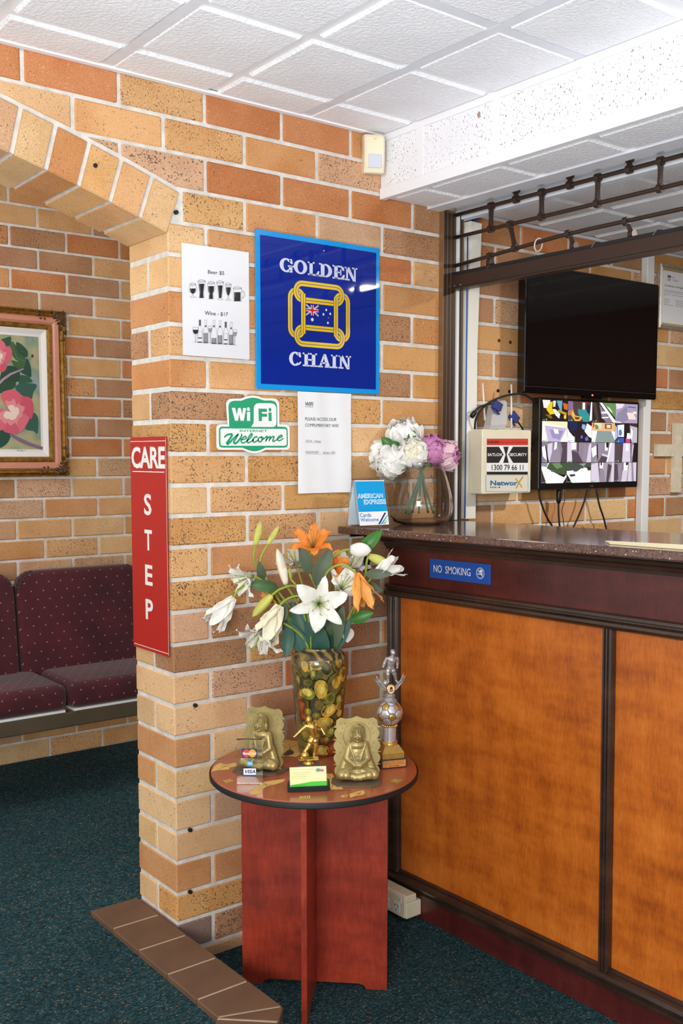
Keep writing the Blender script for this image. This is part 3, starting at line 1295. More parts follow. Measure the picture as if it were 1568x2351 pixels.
for yc in (0.022, 0.105):
    m = MB()
    m.rbox((-0.0480, yc - 0.006, 0.046), (-0.046, yc + 0.006, 0.062), 0.002, 2, 0)
    sw = m.obj('switch', 'white_plastic', po)
    m = MB()
    m.box((-0.0483, yc - 0.003, 0.057), (-0.0480, yc + 0.003, 0.0595))
    m.obj('mark', simple('switch_red', (200, 50, 40)), sw)

# ---- papers lying on the counter
pp = [on_z(x, y, 1.2035) for x, y in ((1434, 1252), (1568, 1258), (1600, 1275), (1442, 1256))]
m = MB()
base = [(0.60, -1.22), (0.603, -0.955), (0.645, -0.91), (0.70, -1.22)]
m.prism(base, 0, 0.0035)
ps = m.obj('paper_sheet', simple('cream_paper', (240, 228, 190), 0.6))
ps.location = (0, 0, slab_z(-0.98) + 0.0026)
ps.rotation_euler = (TILT, 0, 0)
ps.location.z = SLABZ + 0.0006
tag(ps, 'cream paper sheet lying on the stone counter edge', 'paper')
m = MB()
m.rbox((0, 0, 0), (0.05, 0.05, 0.03), 0.008, 3, 2)
o = m.obj('plastic_tray', 'white_plastic')
cp_ = on_z(1572, 1252, slab_z(-0.9))
o.location = (cp_.x, cp_.y - 0.05, slab_z(cp_.y) + 0.001)
tag(o, 'small white plastic tray on the counter behind the cream paper', 'tray')

# ================================================================== roller grille over the counter
GX = 1.012
gr = thing('roller_grille', 'brown aluminium roller grille half lowered over the counter', 'roller shutter', loc=(GX, 0.021, 0.0065))
JX, JY, JZ = GX - 1.0, -0.021, -0.0065
jm = MB()
jm.extrude_profile([(-0.038, -0.0005), (-0.038, -0.018), (-0.036, -0.020), (0.010, -0.020), (0.010, -0.0005)], SLABZ + 0.002, BULK_Z - 0.006, 2)
jm.v = [(v[0] - 0.012, v[1] + JY, v[2] + JZ) for v in jm.v]
jm.obj('guide_rail', 'bronze_aluminium', gr)


def rail_bit(name, x0, x1, y0, mat, z1=BULK_Z - 0.004):
    m = MB()
    m.box((x0 - GX, y0 + JY, SLABZ + 0.002 + JZ), (x1 - GX, -0.0005 + JY, z1 + JZ))
    m.obj(name, mat, gr)


for a in (0.9612, 0.9780, 0.9940, 1.0095):
    rail_bit('rail_edge', a - 0.0008, a + 0.0008, -0.0206, 'bronze_bright')
rail_bit('guide_slot', 1.0105, 1.0225, -0.012, 'black_rubber')
rail_bit('seal_strip', 1.023, 1.0345, -0.018, 'white_plastic')
rail_bit('guide_rail', 1.035, 1.0465, -0.022, 'bronze_aluminium', BULK_Z + 0.002)
rail_bit('rail_edge', 1.040, 1.0418, -0.0226, 'bronze_bright')
rail_bit('seal_strip', 1.047, 1.056, -0.014, 'white_plastic')
# rods
GE = -1.75


def rodz(i, y):
    return (2.1555, 2.0865)[i] if i < 2 else 1.998 + 0.024 * min(1.0, max(0, (-y - 0.04) / 0.45))


for i in range(3):
    m = MB()
    pts = [(0, -0.034 - (GE * -1 - 0.034) * k / 16, rodz(i, -0.034 - (GE * -1 - 0.034) * k / 16)) for k in range(17)]
    m.tube(pts, 0.0058, 10)
    m.obj('rod', 'bronze_aluminium', gr, True)


def chain_link(y, za, zb, mat='bronze_aluminium', lean=0.0):
    """flat dog-bone plate with an eye at either end"""
    m = MB()
    h = za - zb
    for (zz_, yy) in ((za, y), (zb, y + lean)):
        ring = []
        for k in range(14):
            a = 2 * PI * k / 14
            ring.append((0.0115 * math.cos(a), 0.0115 * math.sin(a)))
        m.loft([[(p[0], yy - 0.0075, zz_ + p[1]) for p in ring], [(p[0], yy + 0.0075, zz_ + p[1]) for p in ring]])
    rings = []
    for k in range(7):
        t = k / 6
        hw = 0.0065 + 0.0035 * abs(2 * t - 1) ** 2
        z = za - h * t
        yy = y + lean * t
        rings.append([(-hw, yy - 0.0035, z), (hw, yy - 0.0035, z), (hw, yy + 0.0035, z), (-hw, yy + 0.0035, z)])
    m.loft(rings)
    return m.obj('link', mat, gr)


for y in (-0.196, -0.397, -0.597, -0.797, -0.997, -1.197, -1.4, -1.6):
    chain_link(y, 2.1555, 2.0865)
for y in (-0.297, -0.4995, -0.700, -0.90, -1.1, -1.3, -1.5):
    chain_link(y, 2.183, 2.1555)
chain_link(-0.2744, 2.0865, 2.014, lean=-0.022)
chain_link(-0.194, rodz(2, -0.194), 1.986)
chain_link(-0.499, 2.0215, 1.984, lean=-0.02)
chain_link(-0.694, 2.0215, 1.984, lean=-0.02)
chain_link(-0.9, 2.0215, 1.984, lean=-0.02)
m = MB()
pts = [(0.016 * math.cos(2 * PI * k / 20), -0.387 - 0.004 * math.sin(2 * PI * k / 20), 2.0085 + 0.018 * math.sin(2 * PI * k / 20)) for k in range(21)]
m.tube(pts, 0.0022, 6, False)
m.obj('tie_ring', simple('clear_tie', (210, 208, 204), 0.3), gr, True)
# bottom rail
m = MB()
m.extrude_profile([(-0.012, 1.975), (0.012, 1.975), (0.012, 1.930), (0.018, 1.928), (0.018, 1.921), (-0.018, 1.921), (-0.018, 1.926), (-0.0125, 1.929), (-0.0125, 1.966)], -1.75, -0.040, 1)
m.obj('bottom_rail', 'bronze_aluminium', gr)
m = MB()
m.box((-0.0145, -1.75, 1.966), (-0.011, -0.040, 1.9755))
m.obj('rail_lip', 'black_rubber', gr)
for y in (-0.196, -0.592, -0.79, -1.0):
    m = MB()
    m.tube([(-0.016, y, 1.966), (-0.010, y - 0.006, 1.979), (0.004, y - 0.012, 1.981)], 0.004, 6, True, 0.4)
    m.obj('clip', 'chrome', gr)
for y in (-0.052, -0.078):
    m = MB()
    m.lathe([(0.0001, 0.0012), (0.003, 0.001), (0.0035, 0.0)], (0, 0, 0), 12)
    Mx = Matrix.Translation((-0.0125, y, 1.9335)) @ Matrix.Rotation(-PI / 2, 4, 'Y')
    m.v = [tuple(Mx @ Vector(v)) for v in m.v]
    m.obj('screw', 'chrome', gr)

# ---- white cable trunking beside the grille
tr = thing('cable_trunking', 'white plastic cable trunking standing beside the brown grille rail', 'cable duct', loc=(1.086, -0.002, 0))
m = MB()
a0, a1 = -0.023, 0.022
m.loft([[(a0, 0, 1.197), (a1, 0, 1.197), (a1, -0.026, 1.197), (a0, -0.026, 1.197)],
        [(a0, 0, 1.75), (a1, 0, 1.75), (a1, -0.026, 1.75), (a0, -0.026, 1.75)],
        [(a0 + 0.004, 0, 2.15), (a1 + 0.006, 0, 2.15), (a1 + 0.006, -0.034, 2.147), (a0 + 0.004, -0.034, 2.149)]])
m.obj('duct', simple('ivory_plastic', (240, 236, 224), 0.4), tr)
for i, (dx, mt) in enumerate(((0.0, 'blue_cable'), (0.009, 'black_plastic'), (0.016, 'blue_cable'), (0.022, 'blue_cable'))):
    m = MB()
    m.tube([(a0 + 0.008 + dx, -0.016, 2.12), (a0 + 0.012 + dx * 1.15, -0.02, 2.155), (a0 + 0.02 + dx * 1.5, -0.016, 2.176)], 0.0042, 6)
    m.obj('cable', mt, tr, True)
m = MB()
m.tube([(a0 - 0.0025, -0.024, 2.10), (a0 - 0.0025, -0.024, 1.6), (a0 - 0.0025, -0.024, 1.30), (a0 - 0.003, -0.024, 1.199)], 0.0022, 6)
m.obj('cable', 'blue_cable', tr, True)

# ---- slim white conduit on the office wall
m = MB()
m.rbox((-0.022, -0.03, -0.35), (0.022, -0.001, 1.03), 0.003, 2, 2)
o = m.obj('cable_conduit', 'white_plastic')
o.location = (2.025, 0, 1.135)
tag(o, 'slim white vertical conduit beside the framed certificate', 'cable duct')

# ================================================================== signs on the brick wall
WALL = Face((0, 0, 0), (0, -1, 0))


def wall_root(name, label, cat, x, z, off=0.0015, normal=(0, -1, 0), roll=0.0):
    f = Face((x, -off, z) if normal[1] else (x, 0, z), normal)
    return f


def rect_from(fc, quad):
    """upright rectangle (x0, y0, x1, y1) that best holds four picked corners tl, tr, br, bl"""
    q = fc.picks(quad)
    return ((q[0][0] + q[3][0]) / 2, (q[2][1] + q[3][1]) / 2, (q[1][0] + q[2][0]) / 2, (q[0][1] + q[1][1]) / 2)


INK = (38, 36, 38)
# ---- beer and wine notice
f = Face((0, -0.0035, 0), (0, -1, 0))
x0, y0, x1, y1 = rect_from(f, [(416, 559), (570, 577), (574, 824), (421, 817)])
f = Face((x0, -0.0035, y0), (0, -1, 0))
f.lift = 0.001
bn = thing('drinks_notice', 'white laminated sheet reading Beer $5 with drawn beer glasses and bottles', 'notice', mat=f.m)
W_, H_ = x1 - x0, y1 - y0
m = MB()
nx_, ny_ = 6, 4
vs_ = []
for j in range(ny_ + 1):
    for i in range(nx_ + 1):
        u, v = i / nx_, j / ny_
        vs_.append((u * W_, v * H_, 0.0002))
m.box((0, 0, -0.0012), (W_, H_, 0.0))
m.obj('sheet', simple('laminate', (236, 236, 240), 0.16), bn)
p = Print(0.0)
PK = f.pick


def tbox(pr, s, a, b, c, d, col, layer=0, **kw):
    """text in a box given by four photo corners bl, br, tr, tl"""
    pr.text(s, 0, 0, 0, 0, col, layer, tl=[PK(*a), PK(*b), PK(*c), PK(*d)], **kw)


s_ = 240 / 1568


def z1p(x, y):
    return (380 + x * s_, 540 + y * s_)


tbox(p, 'Beer $5', z1p(637, 583), z1p(883, 605), z1p(884, 542), z1p(639, 520), INK, bold=0.012)
p.obj('lettering', bn)
p = Print(0.0)
tbox(p, 'Wine - $17', z1p(590, 1205), z1p(935, 1222), z1p(940, 1160), z1p(590, 1133), INK, bold=0.012)
p.obj('lettering', bn)
DK, GY, MG = (34, 32, 34), (150, 148, 150), (92, 90, 94)


def zz(x, y):
    return PK(*z1p(x, y))


def shape(pr, pts, col, layer=0):
    pr.poly([zz(*q) for q in pts], col, layer)


def outl(pr, pts, w, col=DK, layer=2, closed=True):
    pr.line([zz(*q) for q in pts], w, col, layer, closed)


def glass(pr, cx, top, bot, prof, fill_from, base=None, foam=True):
    """profile: (t, half width) from top (t=0) to bottom (t=1), photo-crop pixels"""
    L = [(cx - hw, top + (bot - top) * t) for t, hw in prof]
    R = [(cx + hw, top + (bot - top) * t) for t, hw in prof]
    outl(pr, L + R[::-1], 0.0006)
    fl = [(cx - hw * 0.78, top + (bot - top) * t) for t, hw in prof if t >= fill_from]
    fr = [(cx + hw * 0.78, top + (bot - top) * t) for t, hw in prof if t >= fill_from]
    if len(fl) > 1:
        shape(pr, fl + fr[::-1], DK, 0)
        hl = [(cx - hw * 0.52, top + (bot - top) * t) for t, hw in prof if fill_from <= t <= 0.85]
        if len(hl) > 1:
            pr.line([zz(*q) for q in hl], 0.0008, GY, 1)
    if foam:
        hw = prof[0][1]
        outl(pr, [(cx - hw - 2, top + 12), (cx - hw, top - 8), (cx - hw * 0.4, top - 22), (cx + hw * 0.4, top - 20), (cx + hw + 3, top - 2), (cx + hw, top + 14), (cx + hw * 0.5, top + 8), (cx + 4, top + 26), (cx - hw * 0.3, top + 10), (cx - hw * 0.6, top + 18)], 0.0006)
    if base:
        by, bw = base
        outl(pr, [(cx - bw, by), (cx - bw * 0.4, by - 12), (cx - 6, by - 18), (cx - 5, bot), (cx + 5, bot), (cx + 6, by - 18), (cx + bw * 0.4, by - 10), (cx + bw, by + 4), (cx, by + 9)], 0.0006)


def drawing(kind, fn):
    pr = Print(0.0)
    fn(pr)
    return pr.obj(kind, bn)


drawing('glass_drawing', lambda q: glass(q, 412, 735, 875, [(0, 44), (0.2, 46), (0.45, 58), (0.7, 54), (0.88, 36), (1, 10)], 0.34, (925, 46)))
drawing('glass_drawing', lambda q: glass(q, 543, 690, 940, [(0, 54), (0.15, 54), (0.45, 42), (0.7, 32), (0.9, 36), (1, 40)], 0.15))
drawing('glass_drawing', lambda q: glass(q, 686, 715, 955, [(0, 50), (0.2, 54), (0.4, 56), (0.55, 48), (0.64, 30), (0.72, 32), (0.86, 36), (0.96, 34), (1, 38)], 0.2))
drawing('glass_drawing', lambda q: glass(q, 823, 705, 940, [(0, 52), (0.2, 46), (0.5, 38), (0.8, 28), (0.95, 22), (1, 24)], 0.2, (962, 48)))
drawing('glass_drawing', lambda q: glass(q, 944, 740, 900, [(0, 42), (0.25, 44), (0.5, 44), (0.75, 32), (1, 10)], 0.24, (972, 44)))


def mug(q):
    glass(q, 1080, 795, 990, [(0, 62), (0.3, 62), (0.7, 62), (0.96, 62), (1, 62)], 0.3)
    outl(q, [(1142, 838), (1170, 836), (1190, 860), (1194, 895), (1180, 935), (1142, 950)], 0.0006, closed=False)
    outl(q, [(1142, 852), (1164, 850), (1176, 868), (1178, 895), (1166, 925), (1142, 934)], 0.0006, closed=False)


drawing('glass_drawing', mug)


def bottle(q, cx, top, bot, hw, dark_neck, label, body):
    L = [(cx - 15, top), (cx - 14, top + 90), (cx - hw * 0.75, top + 130), (cx - hw, top + 170), (cx - hw, bot)]
    R = [(cx + 15, top), (cx + 14, top + 90), (cx + hw * 0.75, top + 130), (cx + hw, top + 170), (cx + hw, bot)]
    outl(q, L + R[::-1], 0.0005)
    if dark_neck:
        shape(q, [(cx - 14, top), (cx + 14, top), (cx + 13, top + 88), (cx - 13, top + 88)], MG, 0)
    else:
        shape(q, [(cx - 10, top + 78), (cx + 10, top + 78), (cx + 13, top + 104), (cx - 13, top + 104)], MG, 0)
    if body:
        y = top + (bot - top) * body
        shape(q, [(cx - hw * 0.86, y), (cx + hw * 0.86, y), (cx + hw * 0.86, bot - 6), (cx - hw * 0.86, bot - 6)], GY, 0)
        q.line([zz(cx + hw * 0.6, y), zz(cx + hw * 0.6, bot - 10)], 0.0011, MG, 1)
        q.line([zz(cx - hw * 0.7, y), zz(cx - hw * 0.7, bot - 10)], 0.0007, MG, 1)
    if label:
        y = top + (bot - top) * 0.52
        outl(q, [(cx - hw * 0.8, y), (cx + hw * 0.8, y), (cx + hw * 0.8, y + 100), (cx - hw * 0.8, y + 100)], 0.0004)
        shape(q, [(cx - hw * 0.7, y + 86), (cx + hw * 0.7, y + 86), (cx + hw * 0.7, y + 100), (cx - hw * 0.7, y + 100)], DK, 1)
    shape(q, [(cx - hw * 0.9, bot - 12), (cx, bot - 20), (cx + hw * 0.9, bot - 12), (cx + hw * 0.9, bot), (cx - hw * 0.9, bot)], MG, 1)


for args in ((518, 1270, 1612, 38, 1, 1, 0), (606, 1272, 1618, 38, 0, 0, 0.56), (730, 1274, 1630, 42, 0, 0, 0.75), (820, 1280, 1634, 38, 0, 0, 0.62), (905, 1300, 1638, 36, 1, 1, 0), (988, 1304, 1644, 36, 0, 0, 0.55)):
    drawing('bottle_drawing', lambda q: bottle(q, *args))


def wine(q, cx, top, bot, hw, dk):
    L = [(cx - hw * 0.86, top), (cx - hw, top + 40), (cx - hw * 0.8, top + 80), (cx - 6, top + 110), (cx - 4, bot - 6)]
    R = [(cx + hw * 0.86, top), (cx + hw, top + 40), (cx + hw * 0.8, top + 80), (cx + 6, top + 110), (cx + 4, bot - 6)]
    outl(q, L + R[::-1], 0.0005)
    shape(q, [(cx - hw * 0.9, top + 36), (cx + hw * 0.9, top + 36), (cx + hw * 0.7, top + 80), (cx, top + 104), (cx - hw * 0.7, top + 80)], dk, 3)
    outl(q, [(cx - hw * 0.8, bot), (cx, bot - 5), (cx + hw * 0.8, bot), (cx, bot + 4)], 0.0004)


drawing('glass_drawing', lambda q: wine(q, 452, 1382, 1604, 46, DK))
drawing('glass_drawing', lambda q: wine(q, 672, 1360, 1612, 28, GY))
drawing('glass_drawing', lambda q: wine(q, 1040, 1416, 1646, 34, GY))

# ---- golden chain sign
f = Face((0, -0.006, 0), (0, -1, 0))
x0, y0, x1, y1 = rect_from(f, [(583, 528), (868, 568), (872, 904), (590, 895)])
f = Face((x0, -0.004, y0), (0, -1, 0))
f.lift = 0.006
gs = thing('golden_chain_sign', 'square blue GOLDEN CHAIN sign with yellow linked chain and light blue border', 'sign', mat=f.m)
W_, H_ = x1 - x0, y1 - y0
simple('sign_sky', (28, 152, 226), 0.05)
simple('sign_navy', (20, 42, 142), 0.03)
m = MB()
m.rbox((0, 0, 0), (W_, H_, 0.005), 0.0015, 2, 2)
m.obj('border', 'sign_sky', gs)
m = MB()
b_ = 0.0145
m.box((b_, b_, 0.0045), (W_ - b_, H_ - b_, 0.0056))
m.obj('panel', 'sign_navy', gs)
m = MB()
m.lathe([(0.003, 0), (0.003, 0.001), (0.0001, 0.0018)], (W_ * 0.525, H_ * 0.925, 0.0056), 10)
m.obj('screw', 'chrome', gs)
GW = (206, 210, 232)
PK = f.pick
zs = 230 / 1568


def g1(x, y):
    return PK(620 + x * zs, 580 + y * zs)


def arc_ring(pr, cx, cy, rx, ry, tx, ty, a0, a1, col, n=22):
    """stroke of an ellipse, thick at the sides"""
    pts = []
    for k in range(n + 1):
        a = a0 + (a1 - a0) * k / n
        pts.append((cx + rx * math.cos(a), cy + ry * math.sin(a)))
    for k in range(n, -1, -1):
        a = a0 + (a1 - a0) * k / n
        pts.append((cx + (rx - tx) * math.cos(a), cy + (ry - ty) * math.sin(a)))
    z = pr.z(0)
    for k in range(n):
        q = [pts[k], pts[k + 1], pts[2 * n + 1 - k - 1], pts[2 * n + 1 - k]]
        pr.mb.add([(x, y, z) for x, y in q], [(0, 1, 2, 3)], col)


def slab_letter(pr, ch, x, y, w, h, col):
    S, sf = w * 0.30, h * 0.115      # stem width and serif height
    def R(a, b, c, d):
        pr.rect(x + a * w, y + b * h, x + c * w, y + d * h, col)
    st = 0.28
    sv = 0.115
    if ch in 'GC':
        arc_ring(pr, x + w * 0.48, y + h * 0.5, w * 0.48, h * 0.52, w * 0.28, h * 0.13, math.radians(42), math.radians(318), col)
        pr.poly([(x + w * 0.72, y + h * 0.98), (x + w * 0.90, y + h * 1.0), (x + w * 0.96, y + h * 0.64), (x + w * 0.82, y + h * 0.64), (x + w * 0.70, y + h * 0.84)], col)
        if ch == 'G':
            R(0.60, 0.40, 1.03, 0.40 + sv)
            R(0.68, 0.0, 0.93, 0.45)
        else:
            pr.poly([(x + w * 0.74, y + h * 0.18), (x + w * 0.90, y + h * 0.34), (x + w * 0.98, y + h * 0.26), (x + w * 0.80, y + h * 0.04)], col)
    elif ch == 'O':
        arc_ring(pr, x + w * 0.5, y + h * 0.5, w * 0.5, h * 0.52, w * 0.28, h * 0.13, 0, 2 * PI, col, 28)
    elif ch == 'L':
        R(0.14, 0, 0.14 + st, 1); R(0, 1 - sv, 0.58, 1); R(0, 0, 0.95, sv + 0.01)
        pr.poly([(x + w * 0.62, y + h * 0.02), (x + w * 0.95, y), (x + w * 1.0, y + h * 0.38), (x + w * 0.88, y + h * 0.38)], col)
    elif ch == 'D':
        R(0.14, 0, 0.14 + st, 1); R(0, 1 - sv, 0.5, 1); R(0, 0, 0.5, sv)
        arc_ring(pr, x + w * 0.46, y + h * 0.5, w * 0.54, h * 0.5, w * 0.29, h * 0.12, -PI / 2, PI / 2, col)
    elif ch == 'E':
        R(0.14, 0, 0.14 + st, 1); R(0, 1 - sv, 0.92, 1); R(0, 0, 0.95, sv); R(0.3, 0.45, 0.66, 0.45 + sv * 0.9)
        R(0.62, 0.30, 0.72, 0.72)
        pr.poly([(x + w * 0.60, y + h * 0.98), (x + w * 0.92, y + h), (x + w * 0.96, y + h * 0.66), (x + w * 0.84, y + h * 0.66)], col)
        pr.poly([(x + w * 0.62, y + h * 0.02), (x + w * 0.95, y), (x + w * 1.0, y + h * 0.36), (x + w * 0.88, y + h * 0.36)], col)
    elif ch == 'N':
        R(0.12, 0, 0.26, 1); R(0, 0, 0.40, sv); R(0, 1 - sv, 0.3, 1)
        R(0.76, 0.0, 0.90, 1); R(0.60, 1 - sv, 1.03, 1)
        pr.poly([(x + w * 0.05, y + h), (x + w * 0.36, y + h), (x + w * 0.90, y + h * -0.02), (x + w * 0.68, y + h * -0.02)], col)
    elif ch == 'H':
        R(0.12, 0, 0.36, 1); R(0, 0, 0.48, sv); R(0, 1 - sv, 0.48, 1)
        R(0.64, 0, 0.88, 1); R(0.52, 0, 1.0, sv); R(0.52, 1 - sv, 1.0, 1); R(0.3, 0.44, 0.7, 0.44 + sv)
    elif ch == 'A':
        pr.poly([(x + w * 0.10, y), (x + w * 0.24, y), (x + w * 0.52, y + h * 0.84), (x + w * 0.44, y + h)], col)
        pr.poly([(x + w * 0.60, y), (x + w * 0.92, y), (x + w * 0.60, y + h), (x + w * 0.42, y + h)], col)
        R(0, 0, 0.38, sv); R(0.52, 0, 1.0, sv); R(0.28, 0.27, 0.66, 0.27 + sv)
    elif ch == 'I':
        R(0.25, 0, 0.75, 1); R(0, 0, 1, sv); R(0, 1 - sv, 1, 1)


# letter boxes: left and right picked from the sign, baselines likewise
lt = [('G', 150, 365, 205), ('O', 372, 582, 230), ('L', 592, 772, 255), ('D', 766, 972, 280), ('E', 978, 1170, 305), ('N', 1170, 1360, 330)]
for ch, a, b, yc in lt:
    pr = Print(0.0056)
    ax, ay = g1(a, yc)
    bx, by = g1(b, yc + 12)
    hh = (g1(a, 140)[1] - g1(a, 362)[1]) * 0.96
    yb = sum(g1((p_[1] + p_[2]) / 2, p_[3])[1] for p_ in lt) / 6 - hh / 2
    slab_letter(pr, ch, ax, yb, bx - ax, hh, GW)
    pr.obj('letter', gs)
lt = [('C', 298, 495, 1668), ('H', 512, 735, 1680), ('A', 742, 962, 1692), ('I', 955, 1055, 1700), ('N', 1072, 1262, 1712)]
for ch, a, b, yc in lt:
    pr = Print(0.0056)
    ax, ay = g1(a, yc)
    bx, by = g1(b, yc + 6)
    hh = (g1(640, 1574)[1] - g1(640, 1794)[1]) * 0.96
    yb = sum(g1((p_[1] + p_[2]) / 2, p_[3])[1] for p_ in lt) / 5 - hh / 2
    slab_letter(pr, ch, ax, yb, bx - ax, hh, GW)
    pr.obj('letter', gs)
# the chain: four interlocked links
GO, NV = (228, 190, 30), (16, 34, 130)


def oct_loop(xa, ya, xb, yb, r, n=5):
    pts = []
    for (cx, cy, s) in ((xb - r, yb - r, 0), (xa + r, yb - r, 1), (xa + r, ya + r, 2), (xb - r, ya + r, 3)):
        for k in range(n + 1):
            a = (s + k / n) * PI / 2
            pts.append((cx + r * math.cos(a), cy + r * math.sin(a)))
    return pts


cxs = lambda x, y: g1(x, y)
Lx = [g1(316, 900)[0], g1(518, 900)[0], g1(1030, 950)[0], g1(1220, 960)[0]]
Ty = [(g1(700, 505)[1]), (g1(760, 768)[1])]
By = [(g1(760, 1190)[1]), (g1(760, 1448)[1])]
hx0, hx1 = g1(402, 620)[0], g1(1130, 700)[0]
hb0, hb1 = g1(412, 1300)[0], g1(1140, 1330)[0]
vt = (g1(420, 620)[1], g1(1110, 690)[1])
vL = (g1(420, 1300)[1], g1(1120, 1345)[1])
ty_l, ty_r = g1(415, 610)[1], g1(1110, 690)[1]
links_ = [
    oct_loop(Lx[0], g1(420, 1275)[1] - 0.004, Lx[1], g1(420, 615)[1] + 0.004, 0.0205),
    oct_loop(Lx[2], g1(1120, 1340)[1] - 0.004, Lx[3], g1(1120, 690)[1] + 0.004, 0.0205),
    oct_loop(hx0, Ty[1], hx1, Ty[0], 0.0225),
    oct_loop(hb0, By[1], hb1, By[0], 0.0225)]
LW = 0.0150
for i, lp in enumerate(links_):
    pr = Print(0.0056, 0.00012)
    lay = 0 if i < 2 else 3
    pr.line(lp, LW + 0.003, NV, lay, True)
    pr.line(lp, LW, GO, lay + 1, True)
    pr.line(lp, 0.0016, NV, lay + 2, True)
    pr.obj('chain_link', gs)
# over-crossings, so that each upright link passes over one bar of each level link
for (lp, sel) in ((links_[0], 'r'), (links_[1], 'l')):
    pr = Print(0.0056, 0.00012)
    xx = Lx[1] if sel == 'r' else Lx[2]
    ya, yb = By[0] - 0.012, Ty[1] + 0.012
    pr.line([(xx, ya - 0.006), (xx, yb + 0.006)], LW + 0.003, NV, 6)
    pr.line([(xx, ya - 0.006), (xx, yb + 0.006)], LW, GO, 7)
    pr.line([(xx, ya - 0.006), (xx, yb + 0.006)], 0.0016, NV, 8)
    pr.obj('chain_link', gs)
# flag and stars
pr = Print(0.0056, 0.00012)
WHT, RD = (232, 232, 240), (206, 44, 48)
fa, fb = g1(562, 975), g1(760, 830)
mx, my = (fa[0] + fb[0]) / 2, (fa[1] + fb[1]) / 2
for sgn in (1, -1):
    pr.line([(fa[0], fa[1] if sgn > 0 else fb[1]), (fb[0], fb[1] if sgn > 0 else fa[1])], 0.0042, WHT, 0)
    pr.line([(fa[0], fa[1] if sgn > 0 else fb[1]), (fb[0], fb[1] if sgn > 0 else fa[1])], 0.0014, RD, 1)
pr.rect(mx - 0.0048, fa[1], mx + 0.0048, fb[1], WHT, 2)
pr.rect(fa[0], my - 0.0042, fb[0], my + 0.0042, WHT, 2)
pr.rect(mx - 0.0029, fa[1], mx + 0.0029, fb[1], RD, 3)
pr.rect(fa[0], my - 0.0025, fb[0], my + 0.0025, RD, 3)
pr.obj('flag_crosses', gs)
for (a, b, r) in ((662, 1048, 0.0062), (880, 897, 0.0044), (836, 966, 0.0044), (943, 958, 0.0044), (906, 1100, 0.0044), (917, 1022, 0.0014)):
    pr = Print(0.0056)
    c = g1(a, b)
    pr.poly([(c[0] + (r if k % 2 == 0 else r * 0.55) * math.sin(PI * k / 7), c[1] + (r if k % 2 == 0 else r * 0.55) * math.cos(PI * k / 7)) for k in range(14)], WHT)
    pr.obj('star', gs)

# ---- wifi welcome sign
f = Face((0, -0.004, 0), (0, -1, 0))
f.lift = 0.003
wf = thing('wifi_sign', 'green and white shaped WiFi INTERNET Welcome sign', 'sign', mat=f.m)
PK = f.pick
ws = 190 / 1568


def w1(x, y):
    return PK(490 + x * ws, 900 + y * ws)


def smooth_poly(pts, n=6):
    """catmull-rom through the given points"""
    out = []
    N = len(pts)
    for i in range(N):
        p0, p1, p2, p3 = pts[i - 1], pts[i], pts[(i + 1) % N], pts[(i + 2) % N]
        for k in range(n):
            t = k / n
            out.append(tuple(0.5 * ((2 * p1[d]) + (-p0[d] + p2[d]) * t + (2 * p0[d] - 5 * p1[d] + 4 * p2[d] - p3[d]) * t * t + (-p0[d] + 3 * p1[d] - 3 * p2[d] + p3[d]) * t ** 3) for d in (0, 1)))
    return out


def smooth_line(pts, n=6):
    out = []
    N = len(pts)
    for i in range(N - 1):
        p0, p1, p2, p3 = pts[max(i - 1, 0)], pts[i], pts[i + 1], pts[min(i + 2, N - 1)]
        for k in range(n):
            t = k / n
            out.append(tuple(0.5 * ((2 * p1[d]) + (-p0[d] + p2[d]) * t + (2 * p0[d] - 5 * p1[d] + 4 * p2[d] - p3[d]) * t * t + (-p0[d] + 3 * p1[d] - 3 * p2[d] + p3[d]) * t ** 3) for d in range(len(p1))))
    out.append(tuple(pts[-1]))
    return out


def corner_round(pts_r, n=5):
    """polygon with rounded corners: (x, y, radius)"""
    out = []
    N = len(pts_r)
    for i in range(N):
        p = Vector(pts_r[i][:2]); a = Vector(pts_r[i - 1][:2]); b = Vector(pts_r[(i + 1) % N][:2])
        r = pts_r[i][2]
        if r <= 0:
            out.append(tuple(p)); continue
        da, db = (a - p).normalized(), (b - p).normalized()
        s0, s1 = p + da * r, p + db * r
        for k in range(n + 1):
            t = k / n
            q = s0 * (1 - t) ** 2 + p * 2 * t * (1 - t) + s1 * t * t
            out.append((q.x, q.y))
    return out


def sign_outline(d):
    top = [(960 + d * 0.3, 160 - d, 0), (1245 + d - 38, 160 - d, 130), (1210 + d, 655 - d, 0), (1435 - 30 + d, 660 - d, 75), (1412 + d, 1055 + d, 75), (985 + d * 0.2, 1055 + d, 0)]
    bot = [(985 + d * 0.2 - (985 - 560) * k / 8, 1055 + d + 68 * math.sin(PI * k / 8), 0) for k in range(1, 8)]
    lft = [(555 - d * 0.2, 1055 + d, 0), (105 - d, 1055 + d, 75), (102 - d, 655 - d, 75), (300 - d * 0.6, 655 - d, 0), (278 - d, 165 - d, 130), (530 - d * 0.3, 165 - d, 0)]
    arc = [(530 + (960 - 530) * k / 8, 165 - d - 58 * math.sin(PI * k / 8), 0) for k in range(1, 8)]
    return corner_round(top + bot + lft + arc)


